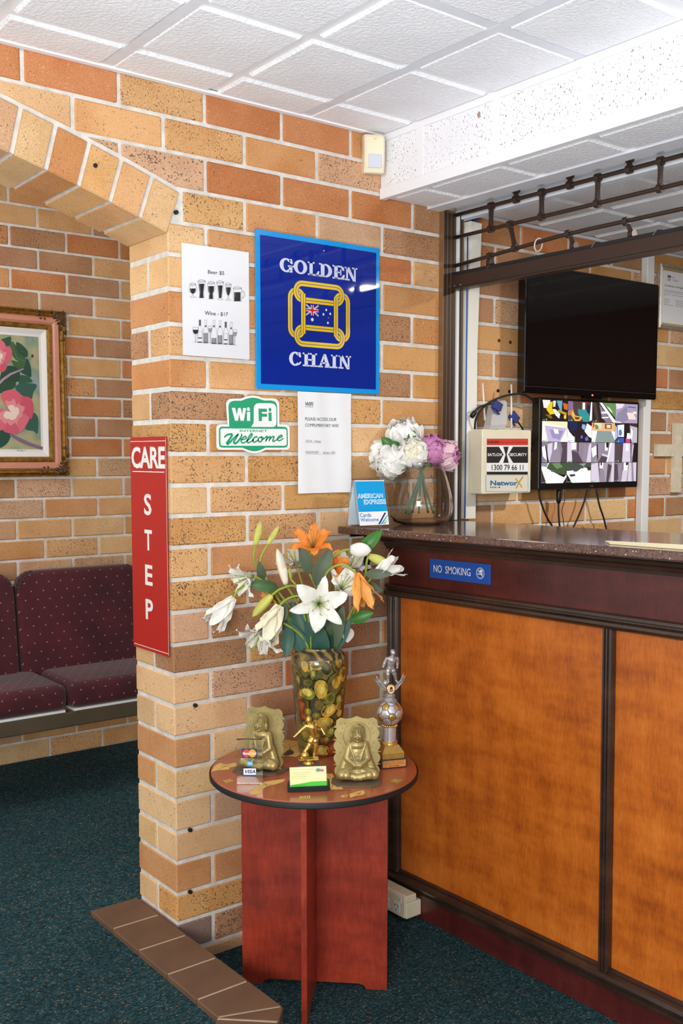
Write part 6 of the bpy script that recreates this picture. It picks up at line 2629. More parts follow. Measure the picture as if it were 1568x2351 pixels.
CELLS += [
    [((120, 110, 126), 0), (W0, [(.0, .75), (.14, .85), (.2, .1), (.05, .3)]), (BK, [(.12, .85), (.16, .86), (.28, 0), (.23, 0)]), (LG_, [(.22, .9), (.42, .98), (.4, .5), (.3, 0), (.24, .3)]), (MGc, [(.46, .8), (.66, .8), (.8, .0), (.32, 0)]), (W0, [(.5, 1), (.6, 1), (.58, .7), (.48, .6)]), (DGc, [(.74, 1), (1, 1), (1, 0), (.74, 0), (.82, .65)])],
    [((126, 114, 128), 0), (LG_, [(0, 1), (.18, 1), (.22, .1), (0, 0)]), (W0, [(.18, 1), (.36, 1), (.36, .65), (.18, .64)]), (DGc, [(.18, .6), (.44, .5), (.66, 0), (.22, 0)]), (BK, [(.42, 1), (.46, 1), (.46, .5), (.42, .55)]), (MGc, [(.68, .95), (.9, .8), (.75, 0), (.64, .1)]), (LG_, [(.9, .9), (1, 1), (1, 0), (.8, 0)])],
    [((130, 120, 134), 0), (W0, [(0, .7), (.2, .85), (.22, .4), (.06, .25)]), (BK, [(.22, .95), (.26, .95), (.3, 0), (.24, .3)]), (MGc, [(.3, .95), (.46, .95), (.44, .4), (.32, .3)]), (W0, [(.58, 1), (.7, 1), (.7, .6), (.58, .6)]), (BK, [(.62, 1), (.74, 1), (.72, .75), (.64, .75)]), (LG_, [(.45, .45), (.72, .36), (.7, .26), (.46, .34)]), (DGc, [(.44, .34), (.7, .24), (.62, 0), (.3, 0)]), (W0, [(.8, 1), (.88, 1), (.72, 0), (.66, 0)]), (LG_, [(.88, 1), (1, 1), (1, 0), (.74, 0)])],
    [((70, 58, 66), 0), (DGc, [(.0, 1), (.3, 1), (.2, .5), (.2, 0), (0, 0)]), (LG_, [(.38, 1), (.7, 1), (.72, 0), (.34, 0)]), (W0, [(.5, .95), (.62, .95), (.62, .6), (.5, .6)]), (MGc, [(.74, 1), (.86, 1), (.8, 0), (.74, 0)]), (BK, [(.86, 1), (1, 1), (1, 0), (.82, 0)]), (LG_, [(.8, .9), (.86, .9), (.8, .3), (.77, .3)])],
    [((232, 228, 230), 0), ((60, 78, 52), [(.3, 1), (1, 1), (1, .4), (.86, .3), (.4, .6), (.2, .75)]), ((96, 124, 84), [(.4, .98), (.7, 1), (.85, .8), (.6, .7)]), ((40, 34, 34), [(.55, .5), (.98, .4), (.9, .28)]), ((60, 46, 46), [(0, .7), (.08, .4), (.2, 0), (0, 0)]), ((70, 90, 130), [(.38, .66), (.5, .62), (.46, .54), (.38, .58)]), (BK, [(1, .3), (1, 0), (.86, 0)]), ((120, 130, 140), [(0, 1), (.25, 1), (.2, .8), (.0, .85)])],
    [((230, 224, 224), 0), ((64, 72, 64), [(0, 1), (1, 1), (1, .66), (.6, .72), (.4, .55), (.0, .6)]), ((120, 140, 130), [(.5, .95), (.8, .98), (.7, .8)]), ((210, 214, 222), [(.68, .76), (.86, .74), (.84, .62), (.68, .64)]), ((46, 46, 50), [(.8, .8), (1, .78), (1, .62), (.88, .6)]), ((226, 230, 236), [(.08, .6), (.26, .62), (.3, .46), (.1, .42)]), ((60, 60, 70), [(.1, .42), (.32, .44), (.36, .34), (.16, .3)]), (BK, [(0, .45), (.22, 0), (0, 0)])],
    [((150, 140, 152), 0), (LG_, [(0, .9), (.28, 1), (.36, 0), (0, 0)]), (DGc, [(.3, 1), (.36, 1), (.5, .3), (.4, 0), (.36, .4)]), (W0, [(.36, 1), (.52, 1), (.5, .7), (.36, .7)]), (MGc, [(.36, .66), (.54, .64), (.6, .3), (.62, 0), (.4, 0)]), (BK, [(.4, 1), (.46, 1), (.46, .86), (.4, .86)]), (DGc, [(.72, .95), (.9, .85), (.76, 0), (.66, 0)]), (LG_, [(.9, 1), (1, 1), (1, 0), (.86, 0)])],
    [((120, 108, 120), 0), (DGc, [(0, .95), (.14, .9), (.2, 0), (0, 0)]), (MGc, [(.16, .8), (.34, 1), (.3, 0), (.22, 0)]), (W0, [(.42, 1), (.62, 1), (.6, .6), (.42, .6)]), (LG_, [(.38, .6), (.62, .6), (.56, 0), (.32, 0)]), (BK, [(.52, 1), (.62, 1), (.6, .85), (.52, .85)]), (LG_, [(.66, 1), (1, 1), (1, 0), (.6, 0)]), (MGc, [(.76, 1), (.84, 1), (.9, 0), (.8, 0)])],
]
cw, chh = (SX1 - SX0) / 4, (SY1 - SY0) / 4
for i, cell in enumerate(CELLS):
    r_, c_ = divmod(i, 4)
    bx, by = SX0 + c_ * cw, SY1 - (r_ + 1) * chh
    g_ = 0.0007
    pr = Print(0.0003, 0.00008)
    for k, (colr, pts) in enumerate(cell):
        if pts == 0:
            pr.rect(bx + g_, by + g_, bx + cw - g_, by + chh - g_, colr, 0)
        else:
            pr.poly([(bx + g_ + (cw - 2 * g_) * x, by + g_ + (chh - 2 * g_) * y) for x, y in pts], colr, k)
    pr.ell(bx + cw * 0.16, by + chh * 0.07, 0.0030, 0.0030, (90, 220, 30), 14, 10)
    pr.rect(bx + cw * 0.02, by + chh * 0.04, bx + cw * 0.11, by + chh * 0.075, (110, 110, 200), 13)
    pr.obj('camera_view', mo, 'screen')


def cable(name, label, pix, y, r, mat='black_rubber', plug=None, group='cables under the monitor'):
    pts = [on_wall(px, py, yy) for (px, py), yy in zip(pix, y if isinstance(y, list) else [y] * len(pix))]
    m = MB()
    sm = smooth_line([tuple(p_) for p_ in pts], 6)
    m.tube(sm, r, 7)
    if plug:
        t = thing(name, label, 'cable', loc=pts[-1], group=group)
        mm = MB()
        mm.v, mm.f, mm.c, mm.mi = [tuple(Vector(v) - pts[-1]) for v in m.v], m.f, m.c, m.mi
        mm.obj('lead', mat, t, True)
        q = MB()
        a, b = pts[0] - pts[-1], pts[1] - pts[-1]
        dv = (b - a).normalized()
        q.tube([a - dv * 0.006, a, a + dv * plug, a + dv * (plug + 0.008)], [0.006, 0.0085, 0.0085, 0.005], 8)
        q.obj('plug', 'black_plastic', t, True)
        return t
    o = m.obj(name, mat, None, True)
    return tag(o, label, 'cable', group)


cable('cable', 'black cable falling from the near corner of the security monitor', [(1237, 1124), (1241, 1150), (1254, 1185), (1270, 1212), (1276, 1225)], -0.045, 0.0035)
cable('cable', 'black cable with a thick plug hanging straight below the monitor', [(1283, 1127), (1282, 1160), (1283, 1190), (1285, 1212), (1285, 1225)], -0.045, 0.0034, plug=0.036)
cable('cable', 'thin black wire wriggling down beside the thick monitor plug', [(1295, 1130), (1296, 1150), (1290, 1172), (1294, 1200), (1295, 1225)], -0.040, 0.0014)
cable('cable', 'black cable slanting below the middle of the security monitor', [(1348, 1126), (1340, 1155), (1328, 1185), (1316, 1212), (1312, 1225)], -0.045, 0.0034)
cable('cable', 'black cable hanging beneath the monitor nearest the white conduit', [(1369, 1126), (1376, 1160), (1386, 1190), (1392, 1216), (1394, 1228)], -0.045, 0.0034)

# ---- alarm box
ax0, ax1, az0, az1 = 1.114, 1.306, 1.279, 1.488
fa_ = Face((ax0, -0.088, az0), (0, -1, 0))
fa_.lift = 0.0005
al = thing('alarm_box', 'cream alarm control box with SATLOX SECURITY sticker', 'alarm box', mat=fa_.m)
aw, ah = ax1 - ax0, az1 - az0
m = MB()
m.rbox((0.0, 0.002, -0.087), (aw, ah - 0.002, -0.030), 0.004, 2, 2)
m.obj('back_case', 'white_plastic', al)
m = MB()
m.rbox((-0.040, 0, -0.056), (aw + 0.001, ah, 0.0), 0.005, 2, 2)
m.obj('lid', 'cream_plastic', al)
PK = fa_.pick
oz = 528 / 1568


def o1(x, y):
    return PK(1040 + x * oz, 860 + y * oz)


def ob(x0, y0, x1, y1):
    return [o1(x0, y1), o1(x1, y1), o1(x1, y0), o1(x0, y0)]


pr = Print(0.0)
pr.poly(ob(230, 437, 512, 670), (246, 246, 246), 0)
pr.poly(ob(230, 437, 512, 482), (214, 64, 48), 1)
pr.poly(ob(230, 492, 512, 602), (40, 32, 32), 1)
pr.poly(ob(230, 662, 510, 682), (40, 32, 32), 1)
pr.poly([o1(*q) for q in [(312, 490), (342, 490), (358, 545), (342, 602), (312, 602), (345, 545)]], (246, 246, 246), 2)
pr.poly([o1(*q) for q in [(410, 490), (380, 490), (366, 545), (380, 602), (410, 602), (376, 545)]], (246, 246, 246), 2)
pr.poly(ob(222, 685, 514, 800), (122, 176, 208), 1)
pr.poly(ob(226, 688, 510, 796), (230, 222, 206), 2)
pr.obj('sticker', al)
pr = Print(0.0)
for (s, b, col, kw) in (('WARNING', (234, 450, 316, 470), (30, 20, 20), {'bold': 0.01}), ('This premises is electronically monitored', (326, 458, 508, 468), (150, 20, 16), {}),
                        ('SATLOX', (236, 536, 336, 556), (244, 244, 244), {'bold': 0.02}), ('SECURITY', (384, 536, 504, 556), (244, 244, 244), {'bold': 0.02}),
                        ('1300 79 66 11', (264, 614, 480, 652), (28, 24, 24), {'bold': 0.008}), ('NX-4', (254, 763, 322, 774), (34, 30, 30), {'bold': 0.02})):
    pr.text(s, 0, 0, 0, 0, col, 3, tl=ob(*b), **kw)
    pr.obj('lettering', al)
    pr = Print(0.0)
pr.text('Networ', 0, 0, 0, 0, (40, 110, 160), 3, tl=ob(254, 722, 440, 757), bold=0.035)
pr.obj('lettering', al)
pr = Print(0.0)
pr.line([o1(425, 708), o1(448, 735), o1(470, 770)], 0.006, (206, 180, 70), 4)
pr.line([o1(478, 694), o1(452, 730), o1(430, 775)], 0.005, (186, 158, 56), 5)
pr.obj('emblem', al)

# ---- router lying on the alarm box
rp = on_wall(1152, 950, -0.05)
ro = thing('wifi_router', 'grey router with two white aerials propped on the alarm box', 'router', mat=Matrix.Translation((1.172, -0.052, az1 + 0.0005)))
m = MB()
zt = 0.092
m.loft([[(-0.052, -0.024, 0.0), (0.012, -0.030, 0.004), (0.012, 0.0, 0.004), (-0.052, 0.006, 0.0)],
        [(-0.050, -0.026, 0.012), (0.020, -0.032, 0.018), (0.020, -0.004, 0.018), (-0.050, 0.004, 0.012)],
        [(-0.008, 0.004, zt - 0.01), (0.052, 0.0, zt), (0.052, 0.022, zt), (-0.008, 0.026, zt - 0.01)],
        [(-0.006, 0.008, zt), (0.050, 0.006, zt + 0.006), (0.050, 0.020, zt + 0.006), (-0.006, 0.022, zt)]])
m.obj('case', 'grey_plastic', ro)
for (a, b) in (((-0.040, 0.010, 0.03), (-0.048, 0.014, 0.150)), ((0.045, -0.028, 0.004), (0.068, -0.004, 0.150))):
    m = MB()
    m.tube([a, b], [0.0032, 0.0026], 8)
    m.obj('aerial', 'white_plastic', ro, True)


def vga(label, px, py, ang):
    c = on_wall(px, py, -0.07)
    t = thing('video_plug', label, 'plug', mat=Matrix.Translation(c) @ Matrix.Rotation(ang, 4, 'Y'), group='blue video plugs')
    m = MB()
    m.rbox((-0.020, -0.008, -0.013), (0.012, 0.008, 0.013), 0.003, 2, 1)
    m.obj('shell', 'blue_plug', t)
    for z in (-0.016, 0.016):
        mm = MB()
        mm.tube([(-0.016, 0, z), (0.020, 0, z)], 0.0035, 8)
        mm.obj('thumbscrew', 'blue_plug', t, True)
    mm = MB()
    mm.box((0.012, -0.005, -0.009), (0.018, 0.005, 0.009))
    mm.obj('connector', 'chrome', t)


vga('blue video plug dangling in front of the grey router', 1141, 934, 0.45)
vga('blue video plug hanging beside the slanted router aerial', 1180, 960, 0.7)
cable('cable', 'black cable arching over the router towards the monitor', [(1090, 985), (1094, 958), (1115, 930), (1150, 912), (1190, 904), (1215, 912), (1234, 930)], [-0.035, -0.05, -0.07, -0.08, -0.075, -0.06, -0.035], 0.0036, group='cables by the router')
cable('cable', 'black cable with an inline filter bead beside the trunking', [(1084, 955), (1096, 938), (1112, 930), (1128, 927)], [-0.045, -0.06, -0.075, -0.075], 0.0032, plug=0.012, group='cables by the router')
cable('cable', 'black cable running from the second blue plug behind monitor', [(1186, 966), (1197, 980), (1206, 1000), (1218, 1030), (1232, 1055)], [-0.065, -0.05, -0.03, -0.022, -0.015], 0.003, group='cables by the router')

# ---- framed certificate
fc = Face((2.103, -0.002, 1.894), (0, -1, 0))
fc.lift = 0.012
ce = thing('certificate', 'certificate in a silver and gilt frame on office wall', 'picture frame', mat=fc.m)


def ring_frame(t, name, x0, y0, x1, y1, prof, mat):
    """mitred moulding; prof is a list of (inset, height)"""
    m = MB()
    rings = []
    for ins, z in prof:
        rings.append([(x0 + ins, y0 + ins, z), (x1 - ins, y0 + ins, z), (x1 - ins, y1 - ins, z), (x0 + ins, y1 - ins, z)])
    m.loft(rings, True, False)
    return m.obj(name, mat, t)


Wc, Hc = 0.345, 0.2435
ring_frame(ce, 'outer_frame', 0, 0, Wc, Hc, [(0, 0), (0, 0.014), (0.004, 0.018), (0.009, 0.012), (0.010, 0.0)], 'silver_satin')
ring_frame(ce, 'inner_frame', 0.010, 0.010, Wc - 0.010, Hc - 0.010, [(0, 0), (0, 0.012), (0.003, 0.016), (0.008, 0.013), (0.012, 0.010), (0.012, 0.0)], simple('pale_gilt', (206, 188, 140), 0.35, 0.4))
m = MB()
m.box((0.02, 0.02, 0.0), (Wc - 0.02, Hc - 0.02, 0.008))
m.obj('sheet', 'paper', ce)
pr = Print(0.008)
c2 = (104, 102, 112)
pr.rect(0.055, 0.196, 0.078, 0.205, c2, 0)
pr.text('NSW', 0.056, 0.184, 0.077, 0.193, c2, 0, bold=0.02)
pr.text('Fair', 0.088, 0.196, 0.102, 0.203, c2, 0)
pr.text('Trading', 0.088, 0.184, 0.122, 0.193, c2, 0)
pr.obj('crest', ce)
pr = Print(0.008)
pr.text('Certificate of Registration', 0.036, 0.160, 0.200, 0.1685, (84, 82, 92), 0, bold=0.015)
pr.obj('lettering', ce)
pr = Print(0.008)
for (x, y, w) in ((0.034, 0.146, 0.20), (0.034, 0.140, 0.20), (0.034, 0.131, 0.045), (0.084, 0.131, 0.15), (0.034, 0.1265, 0.012), (0.034, 0.112, 0.04), (0.034, 0.105, 0.04), (0.034, 0.098, 0.034), (0.034, 0.091, 0.064), (0.11, 0.112, 0.05), (0.11, 0.105, 0.05), (0.11, 0.098, 0.05), (0.11, 0.091, 0.05)):
    pr.rect(x, y, x + w, y + 0.0022, (176, 174, 184), 0)
pr.obj('small_print', ce)

# ---- white cross
cr = MB()
poly = [(0.0, 0.143), (0.0, 0.190), (0.1165, 0.190), (0.1165, 0.273), (0.168, 0.273), (0.168, 0.190), (0.285, 0.190), (0.285, 0.143), (0.168, 0.143), (0.168, 0.0), (0.1165, 0.0), (0.1165, 0.143)]
T = Matrix.Translation((2.1095, -0.018, 1.2575)) @ Matrix(((1, 0, 0, 0), (0, 0, -1, 0), (0, 1, 0, 0), (0, 0, 0, 1)))
mm = MB()
mm.prism(poly, -0.015, 0.0, None)
mm.v = [(v[0], -v[2], v[1]) for v in mm.v]
o = mm.obj('wall_cross', 'stone_cross')
o.location = (2.1095, -0.0165, 1.2575)
tag(o, 'pale stone cross hanging on the office wall', 'cross')

# ---- old fixing holes in the office bricks, drawn as dark discs
for i, (px, py) in enumerate(((1145, 782), (1171, 786), (1143, 897), (1169, 899))):
    c = on_wall(px, py)
    m = MB()
    m.lathe([(0.0055, -0.002), (0.0055, 0.003), (0.003, 0.0034), (0.0026, 0.001)], (0, 0, 0), 10)
    m.v = [(v[0], -v[2], v[1]) for v in m.v]
    o = m.obj('wall_plug', 'dark_steel')
    o.location = (c.x, 0.001, c.z)
    tag(o, ['dark plug of the upper pair by television, nearer the trunking', 'dark plug of the upper pair, nearer the television', 'dark plug of the lower pair by router, nearer the trunking', 'dark plug of the lower pair, between the router aerials'][i], 'wall plug', 'plugs in the office bricks')

# ================================================================== lounge bench
def fabric_material():
    t = NT('maroon_fabric')
    t.rough(0.95)
    t.b.inputs['Sheen Weight'].default_value = 0.15
    co = t.coords('Object')
    sx = t.n('ShaderNodeSeparateXYZ')
    t.l(co, sx.inputs[0])
    yz = t.math('ADD', sx.outputs[1], sx.outputs[2])
    # staggered grid of dashes
    v = t.math('MULTIPLY', yz, 26)
    row = t.math('FLOOR', v)
    u = t.math('ADD', t.math('MULTIPLY', sx.outputs[0], 20), t.math('MULTIPLY', t.math('MODULO', row, 2.0), 0.5))
    fu = t.math('ABSOLUTE', t.math('SUBTRACT', t.math('FRACT', u), 0.5))
    fv = t.math('ABSOLUTE', t.math('SUBTRACT', t.math('FRACT', v), 0.5))
    dot = t.math('MULTIPLY', t.math('LESS_THAN', fu, 0.05), t.math('LESS_THAN', fv, 0.075))
    n1 = t.noise(co, 6, 3)
    base = t.ramp(n1.outputs[0], [(0.3, rgba((58, 14, 24))), (0.7, rgba((82, 22, 34)))])
    col = t.mix(t.math('MULTIPLY', dot, 0.55), base.outputs[0], rgba((190, 160, 140)))
    t.l(col, t.b.inputs['Base Color'])
    n2 = t.noise(co, 500, 2)
    t.bump(n2.outputs[0], 0.3, 0.001)
    M['maroon_fabric'] = t.m


fabric_material()
bn_ = thing('waiting_bench', 'maroon dotted upholstered waiting bench against the lounge brick wall', 'bench', loc=(0.2, 1.4, PLAT))


def cushion(name, lo, hi, r, seg=4, lean=0.0, top_round=None):
    bm = bmesh.new()
    bmesh.ops.create_cube(bm, size=1.0)
    for v in bm.verts:
        v.co = Vector(((lo[0] + hi[0]) / 2 + v.co.x * (hi[0] - lo[0]), (lo[1] + hi[1]) / 2 + v.co.y * (hi[1] - lo[1]), (lo[2] + hi[2]) / 2 + v.co.z * (hi[2] - lo[2])))
    if top_round:
        es = [e for e in bm.edges if abs(e.verts[0].co.x - e.verts[1].co.x) < 1e-6 and abs(e.verts[0].co.z - e.verts[1].co.z) < 1e-6 and e.verts[0].co.z > (lo[2] + hi[2]) / 2]
        bmesh.ops.bevel(bm, geom=es, offset=top_round, segments=6, affect='EDGES', profile=0.5)
    bmesh.ops.bevel(bm, geom=list(bm.edges), offset=r, segments=seg, affect='EDGES', profile=0.5)
    for v in bm.verts:
        v.co.y += lean * (v.co.z - lo[2])
        u = (v.co.x - lo[0]) / (hi[0] - lo[0])
        if top_round and v.co.z > hi[2] - 0.12:
            v.co.z += 0.012 * math.sin(PI * u)
    me = bpy.data.meshes.new(name)
    bm.to_mesh(me)
    bm.free()
    me.materials.append(M['maroon_fabric'])
    me.polygons.foreach_set('use_smooth', [True] * len(me.polygons))
    return link(name, me, bn_)


ox, oy, oz_ = 0.2, 1.4, PLAT
for (a, b) in ((-0.98, -0.425), (-0.415, 0.138), (0.146, 0.70)):
    cushion('backrest', (a - ox, 1.50 - oy, 0.47 - oz_), (b - ox, 1.575 - oy, 0.935 - oz_), 0.024, 4, 0.12, 0.07)
for (a, b) in ((-0.92, -0.366), (-0.358, 0.202), (0.212, 0.76)):
    cushion('seat', (a - ox, 1.195 - oy, 0.448 - oz_), (b - ox, 1.56 - oy, 0.548 - oz_), 0.034, 4)
    m = MB()
    m.box((a + 0.012 - ox, 1.203 - oy, 0.441 - oz_), (b - 0.012 - ox, 1.55 - oy, 0.450 - oz_))
    m.obj('seat_board', 'white_plastic', bn_)
simple('bench_steel', (104, 92, 74), 0.4, 0.4, var=0.12, vscale=9)
m = MB()
m.rbox((-1.0 - ox, 1.205 - oy, 0.381 - oz_), (0.80 - ox, 1.245 - oy, 0.4405 - oz_), 0.006, 2, 0)
m.obj('front_rail', 'bench_steel', bn_)
m = MB()
m.rbox((-1.0 - ox, 1.52 - oy, 0.381 - oz_), (0.80 - ox, 1.56 - oy, 0.4405 - oz_), 0.006, 2, 0)
m.obj('rear_rail', 'bench_steel', bn_)
for x in (-0.85, 0.70):
    m = MB()
    m.rbox((x - ox, 1.21 - oy, 0.0005), (x + 0.04 - ox, 1.555 - oy, 0.02), 0.005, 2, 1)
    m.rbox((x - ox, 1.36 - oy, 0.018), (x + 0.04 - ox, 1.40 - oy, 0.385 - oz_), 0.005, 2, 2)
    m.rbox((x - ox, 1.24 - oy, 0.383 - oz_), (x + 0.04 - ox, 1.525 - oy, 0.42 - oz_), 0.005, 2, 1)
    m.obj('leg', 'bench_steel', bn_)

# ================================================================== framed flower painting
PX0, PX1, PZ0, PZ1 = -0.40, 0.4545, 1.3175, 2.008
fp = Face((PX0, BACKY - 0.002, PZ0), (0, -1, 0))
pt = thing('framed_painting', 'painting of pink hibiscus flowers in an ornate gilt frame', 'painting', mat=fp.m)
Wp, Hp = PX1 - PX0, PZ1 - PZ0
simple('antique_gold', (150, 108, 42), 0.35, 0.6, var=0.45, vscale=60)
simple('bronze_gilt', (92, 66, 38), 0.4, 0.5, var=0.4, vscale=90)
simple('rose_wood', (206, 140, 116), 0.35, var=0.06)
simple('liner_white', (230, 226, 222), 0.7)
k1, k2, k3, k4 = 0.0, 0.027, 0.062, 0.084
ring_frame(pt, 'outer_moulding', 0, 0, Wp, Hp, [(0, 0), (0, 0.018), (0.005, 0.026), (0.010, 0.022), (0.015, 0.032), (0.021, 0.030), (0.028, 0.022)], 'antique_gold')
ring_frame(pt, 'rose_band', 0, 0, Wp, Hp, [(0.027, 0.022), (0.034, 0.031), (0.050, 0.030), (0.060, 0.022)], 'rose_wood')
ring_frame(pt, 'inner_moulding', 0, 0, Wp, Hp, [(0.059, 0.022), (0.064, 0.030), (0.074, 0.028), (0.081, 0.018)], 'antique_gold')
ring_frame(pt, 'liner', 0, 0, Wp, Hp, [(0.080, 0.018), (0.084, 0.018), (0.102, 0.009), (0.112, 0.009)], 'liner_white')


def canvas_material():
    t = NT('canvas_wash')
    t.rough(0.7)
    n1 = t.noise(t.coords('Object'), 6, 2)
    r = t.ramp(n1.outputs[0], [(0.3, rgba((146, 160, 160))), (0.42, rgba((130, 150, 126))), (0.52, rgba((176, 168, 128))), (0.62, rgba((150, 152, 112))), (0.72, rgba((176, 150, 112)))])
    t.l(r.outputs[0], t.b.inputs['Base Color'])
    M['canvas_wash'] = t.m


canvas_material()
m = MB()
m.box((0.108, 0.108, 0.001), (Wp - 0.108, Hp - 0.108, 0.008))
m.obj('canvas', 'canvas_wash', pt)
fp.lift = 0.008
cs3 = 160 / 917


def c3(x, y):
    return fp.pick(x * cs3, 700 + y * cs3)


def cpoly(pr, pts, col, layer, sm=True):
    q = [c3(*a) for a in pts]
    if sm:
        q = smooth_poly(q, 4)
    q = [(min(max(a[0], 0.112), Wp - 0.112), min(max(a[1], 0.112), Hp - 0.112)) for a in q]
    pr.poly(q, col, layer)


pr = Print(0.008, 0.00015)
LEAVES = [((44, 84, 62), [(20, 460), (60, 440), (145, 420), (130, 530), (80, 540)]), ((56, 92, 64), [(155, 480), (215, 540), (330, 690), (320, 750), (220, 730), (150, 640), (130, 540)]),
          ((44, 80, 58), [(210, 500), (270, 510), (360, 600), (365, 660), (345, 690), (250, 630)]), ((62, 96, 52), [(150, 730), (230, 745), (330, 750), (300, 820), (240, 860), (180, 800)]),
          ((40, 76, 64), [(350, 700), (400, 800), (408, 950), (330, 920), (260, 870), (320, 800)]), ((38, 72, 56), [(40, 840), (150, 800), (250, 860), (250, 1000), (120, 1010), (0, 1000)]),
          ((48, 88, 66), [(260, 930), (360, 940), (430, 1010), (330, 1030), (250, 1040)]), ((52, 92, 80), [(200, 1100), (250, 1040), (380, 1030), (485, 1055), (440, 1150), (410, 1240), (300, 1200)]),
          ((40, 80, 56), [(0, 1010), (100, 980), (200, 1000), (190, 1090), (60, 1140), (0, 1160)]), ((54, 92, 80), [(440, 1420), (500, 1490), (495, 1690), (440, 1660), (330, 1630), (390, 1500)]),
          ((36, 76, 66), [(-20, 1650), (130, 1680), (120, 1780), (60, 1850), (-20, 1870)]), ((44, 84, 62), [(-300, 900), (-150, 820), (-40, 900), (-120, 1050), (-260, 1060)]), ((40, 78, 58), [(-420, 1300), (-300, 1250), (-220, 1400), (-330, 1500)])]
for k, (col, pts) in enumerate(LEAVES):
    cpoly(pr, pts, col, k % 6)
pr.line([c3(*a) for a in [(345, 690), (250, 620), (215, 520)]], 0.002, (30, 60, 46), 7)
pr.line([c3(*a) for a in [(330, 745), (220, 700), (150, 500)]], 0.002, (120, 140, 70), 7)
pr.obj('painted_leaves', pt)
pr = Print(0.008, 0.00015)
pr.line([c3(*a) for a in [(-60, 1080), (40, 980), (140, 910), (310, 840)]], [0.010, 0.010, 0.009, 0.005], (170, 140, 158), 8)
pr.obj('painted_branch', pt)
pr = Print(0.008, 0.00015)
pr.line([c3(*a) for a in [(130, 1700), (250, 1770), (380, 1830), (560, 1890)]], [0.010, 0.016, 0.014, 0.013], (128, 104, 128), 8)
pr.obj('painted_branch', pt)
pr = Print(0.008, 0.00015)
pr.line([c3(*a) for a in [(370, 740), (400, 700), (420, 680)]], 0.0012, (130, 90, 80), 8)
pr.ell(*c3(425, 672), 0.005, 0.007, (92, 50, 70), 8, 12)
pr.obj('painted_bud', pt)
pr = Print(0.008, 0.00015)
pr.line([c3(*a) for a in smooth_line([(220, 1922), (235, 1906), (238, 1924), (250, 1912), (262, 1924), (275, 1906), (280, 1926), (295, 1910), (300, 1928), (318, 1914), (340, 1922)], 4)], 0.0011, (60, 80, 70), 8)
pr.obj('signature', pt)


def hibiscus(cx, cy, petals, layer):
    pr = Print(0.008, 0.00015)
    cols = [(214, 96, 116), (206, 84, 106), (220, 108, 126), (208, 92, 112), (216, 102, 122)]
    for i, pts in enumerate(petals):
        cpoly(pr, pts, cols[i % 5], layer + i)
        c = (sum(p_[0] for p_ in pts) / len(pts), sum(p_[1] for p_ in pts) / len(pts))
        inner = [(cx + (p_[0] - cx) * 0.62 * (0.8 if j % 2 else 1), cy + (p_[1] - cy) * 0.62 * (0.8 if j % 2 else 1)) for j, p_ in enumerate(pts)]
        cpoly(pr, inner, (226, 142, 146), layer + i + 5)
        inner = [(cx + (p_[0] - cx) * 0.34, cy + (p_[1] - cy) * 0.34) for p_ in pts]
        cpoly(pr, inner, (236, 212, 200), layer + i + 10)
    pr.obj('painted_flower', pt)


hibiscus(150, 1420, [[(150, 1420), (20, 1240), (20, 1160), (110, 1120), (200, 1120), (275, 1190), (270, 1290), (210, 1370)], [(150, 1420), (270, 1290), (290, 1210), (390, 1220), (435, 1310), (430, 1450), (390, 1500), (280, 1420)],
                     [(150, 1420), (280, 1420), (380, 1480), (340, 1590), (260, 1680), (220, 1590), (170, 1500)], [(150, 1420), (170, 1500), (250, 1640), (230, 1690), (120, 1690), (40, 1650), (100, 1560)], [(150, 1420), (100, 1560), (20, 1650), (-120, 1620), (-160, 1480), (-60, 1360), (60, 1380)]], 8)
hibiscus(-30, 690, [[(-30, 690), (0, 620), (60, 570), (110, 545), (155, 590), (155, 690), (110, 760), (40, 740)], [(-30, 690), (40, 740), (90, 800), (60, 870), (-10, 880), (-60, 800)], [(-30, 690), (-80, 560), (-20, 460), (50, 490), (70, 560), (10, 610)], [(-30, 690), (-120, 740), (-220, 700), (-200, 580), (-90, 590)], [(-30, 690), (-60, 800), (-140, 880), (-220, 820), (-140, 720)]], 8)
hibiscus(-420, 1150, [[(-420, 1150), (-500, 1000), (-420, 940), (-330, 980), (-360, 1090)], [(-420, 1150), (-330, 1060), (-240, 1100), (-260, 1220), (-350, 1200)], [(-420, 1150), (-340, 1240), (-380, 1340), (-470, 1300)], [(-420, 1150), (-500, 1280), (-580, 1200), (-520, 1120)]], 8)
# carved corners: leafy scrolls
for (sx, sy, cx, cy) in ((1, 1, Wp, Hp), (1, -1, Wp, 0), (-1, 1, 0, Hp), (-1, -1, 0, 0)):
    m = MB()
    rnd = random.Random(5)
    for k in range(46):
        if k % 2:
            u, v = rnd.uniform(0.004, 0.125), rnd.uniform(0.002, 0.050 - 0.018 * rnd.random())
        else:
            v, u = rnd.uniform(0.004, 0.125), rnd.uniform(0.002, 0.042 - 0.014 * rnd.random())
        a = rnd.uniform(0, PI)
        rr = rnd.uniform(0.005, 0.0095)
        m.ellipsoid((cx - sx * u, cy - sy * v, 0.030 + rnd.uniform(-0.002, 0.004)), (rr, rr * 0.55, 0.006), 8, 5, Matrix.Rotation(a, 3, 'Z'))
    for k in range(7):
        a = k / 6 * PI / 2
        m.tube([(cx - sx * (0.012 + 0.05 * math.cos(a) * t), cy - sy * (0.012 + 0.05 * math.sin(a) * t), 0.034 - 0.004 * t) for t in (0.1, 0.5, 1.0)], [0.004, 0.0055, 0.002], 6)
    baked(m, 0.0022, 2, 'bronze_gilt', 'corner_ornament', pt, 0.4)

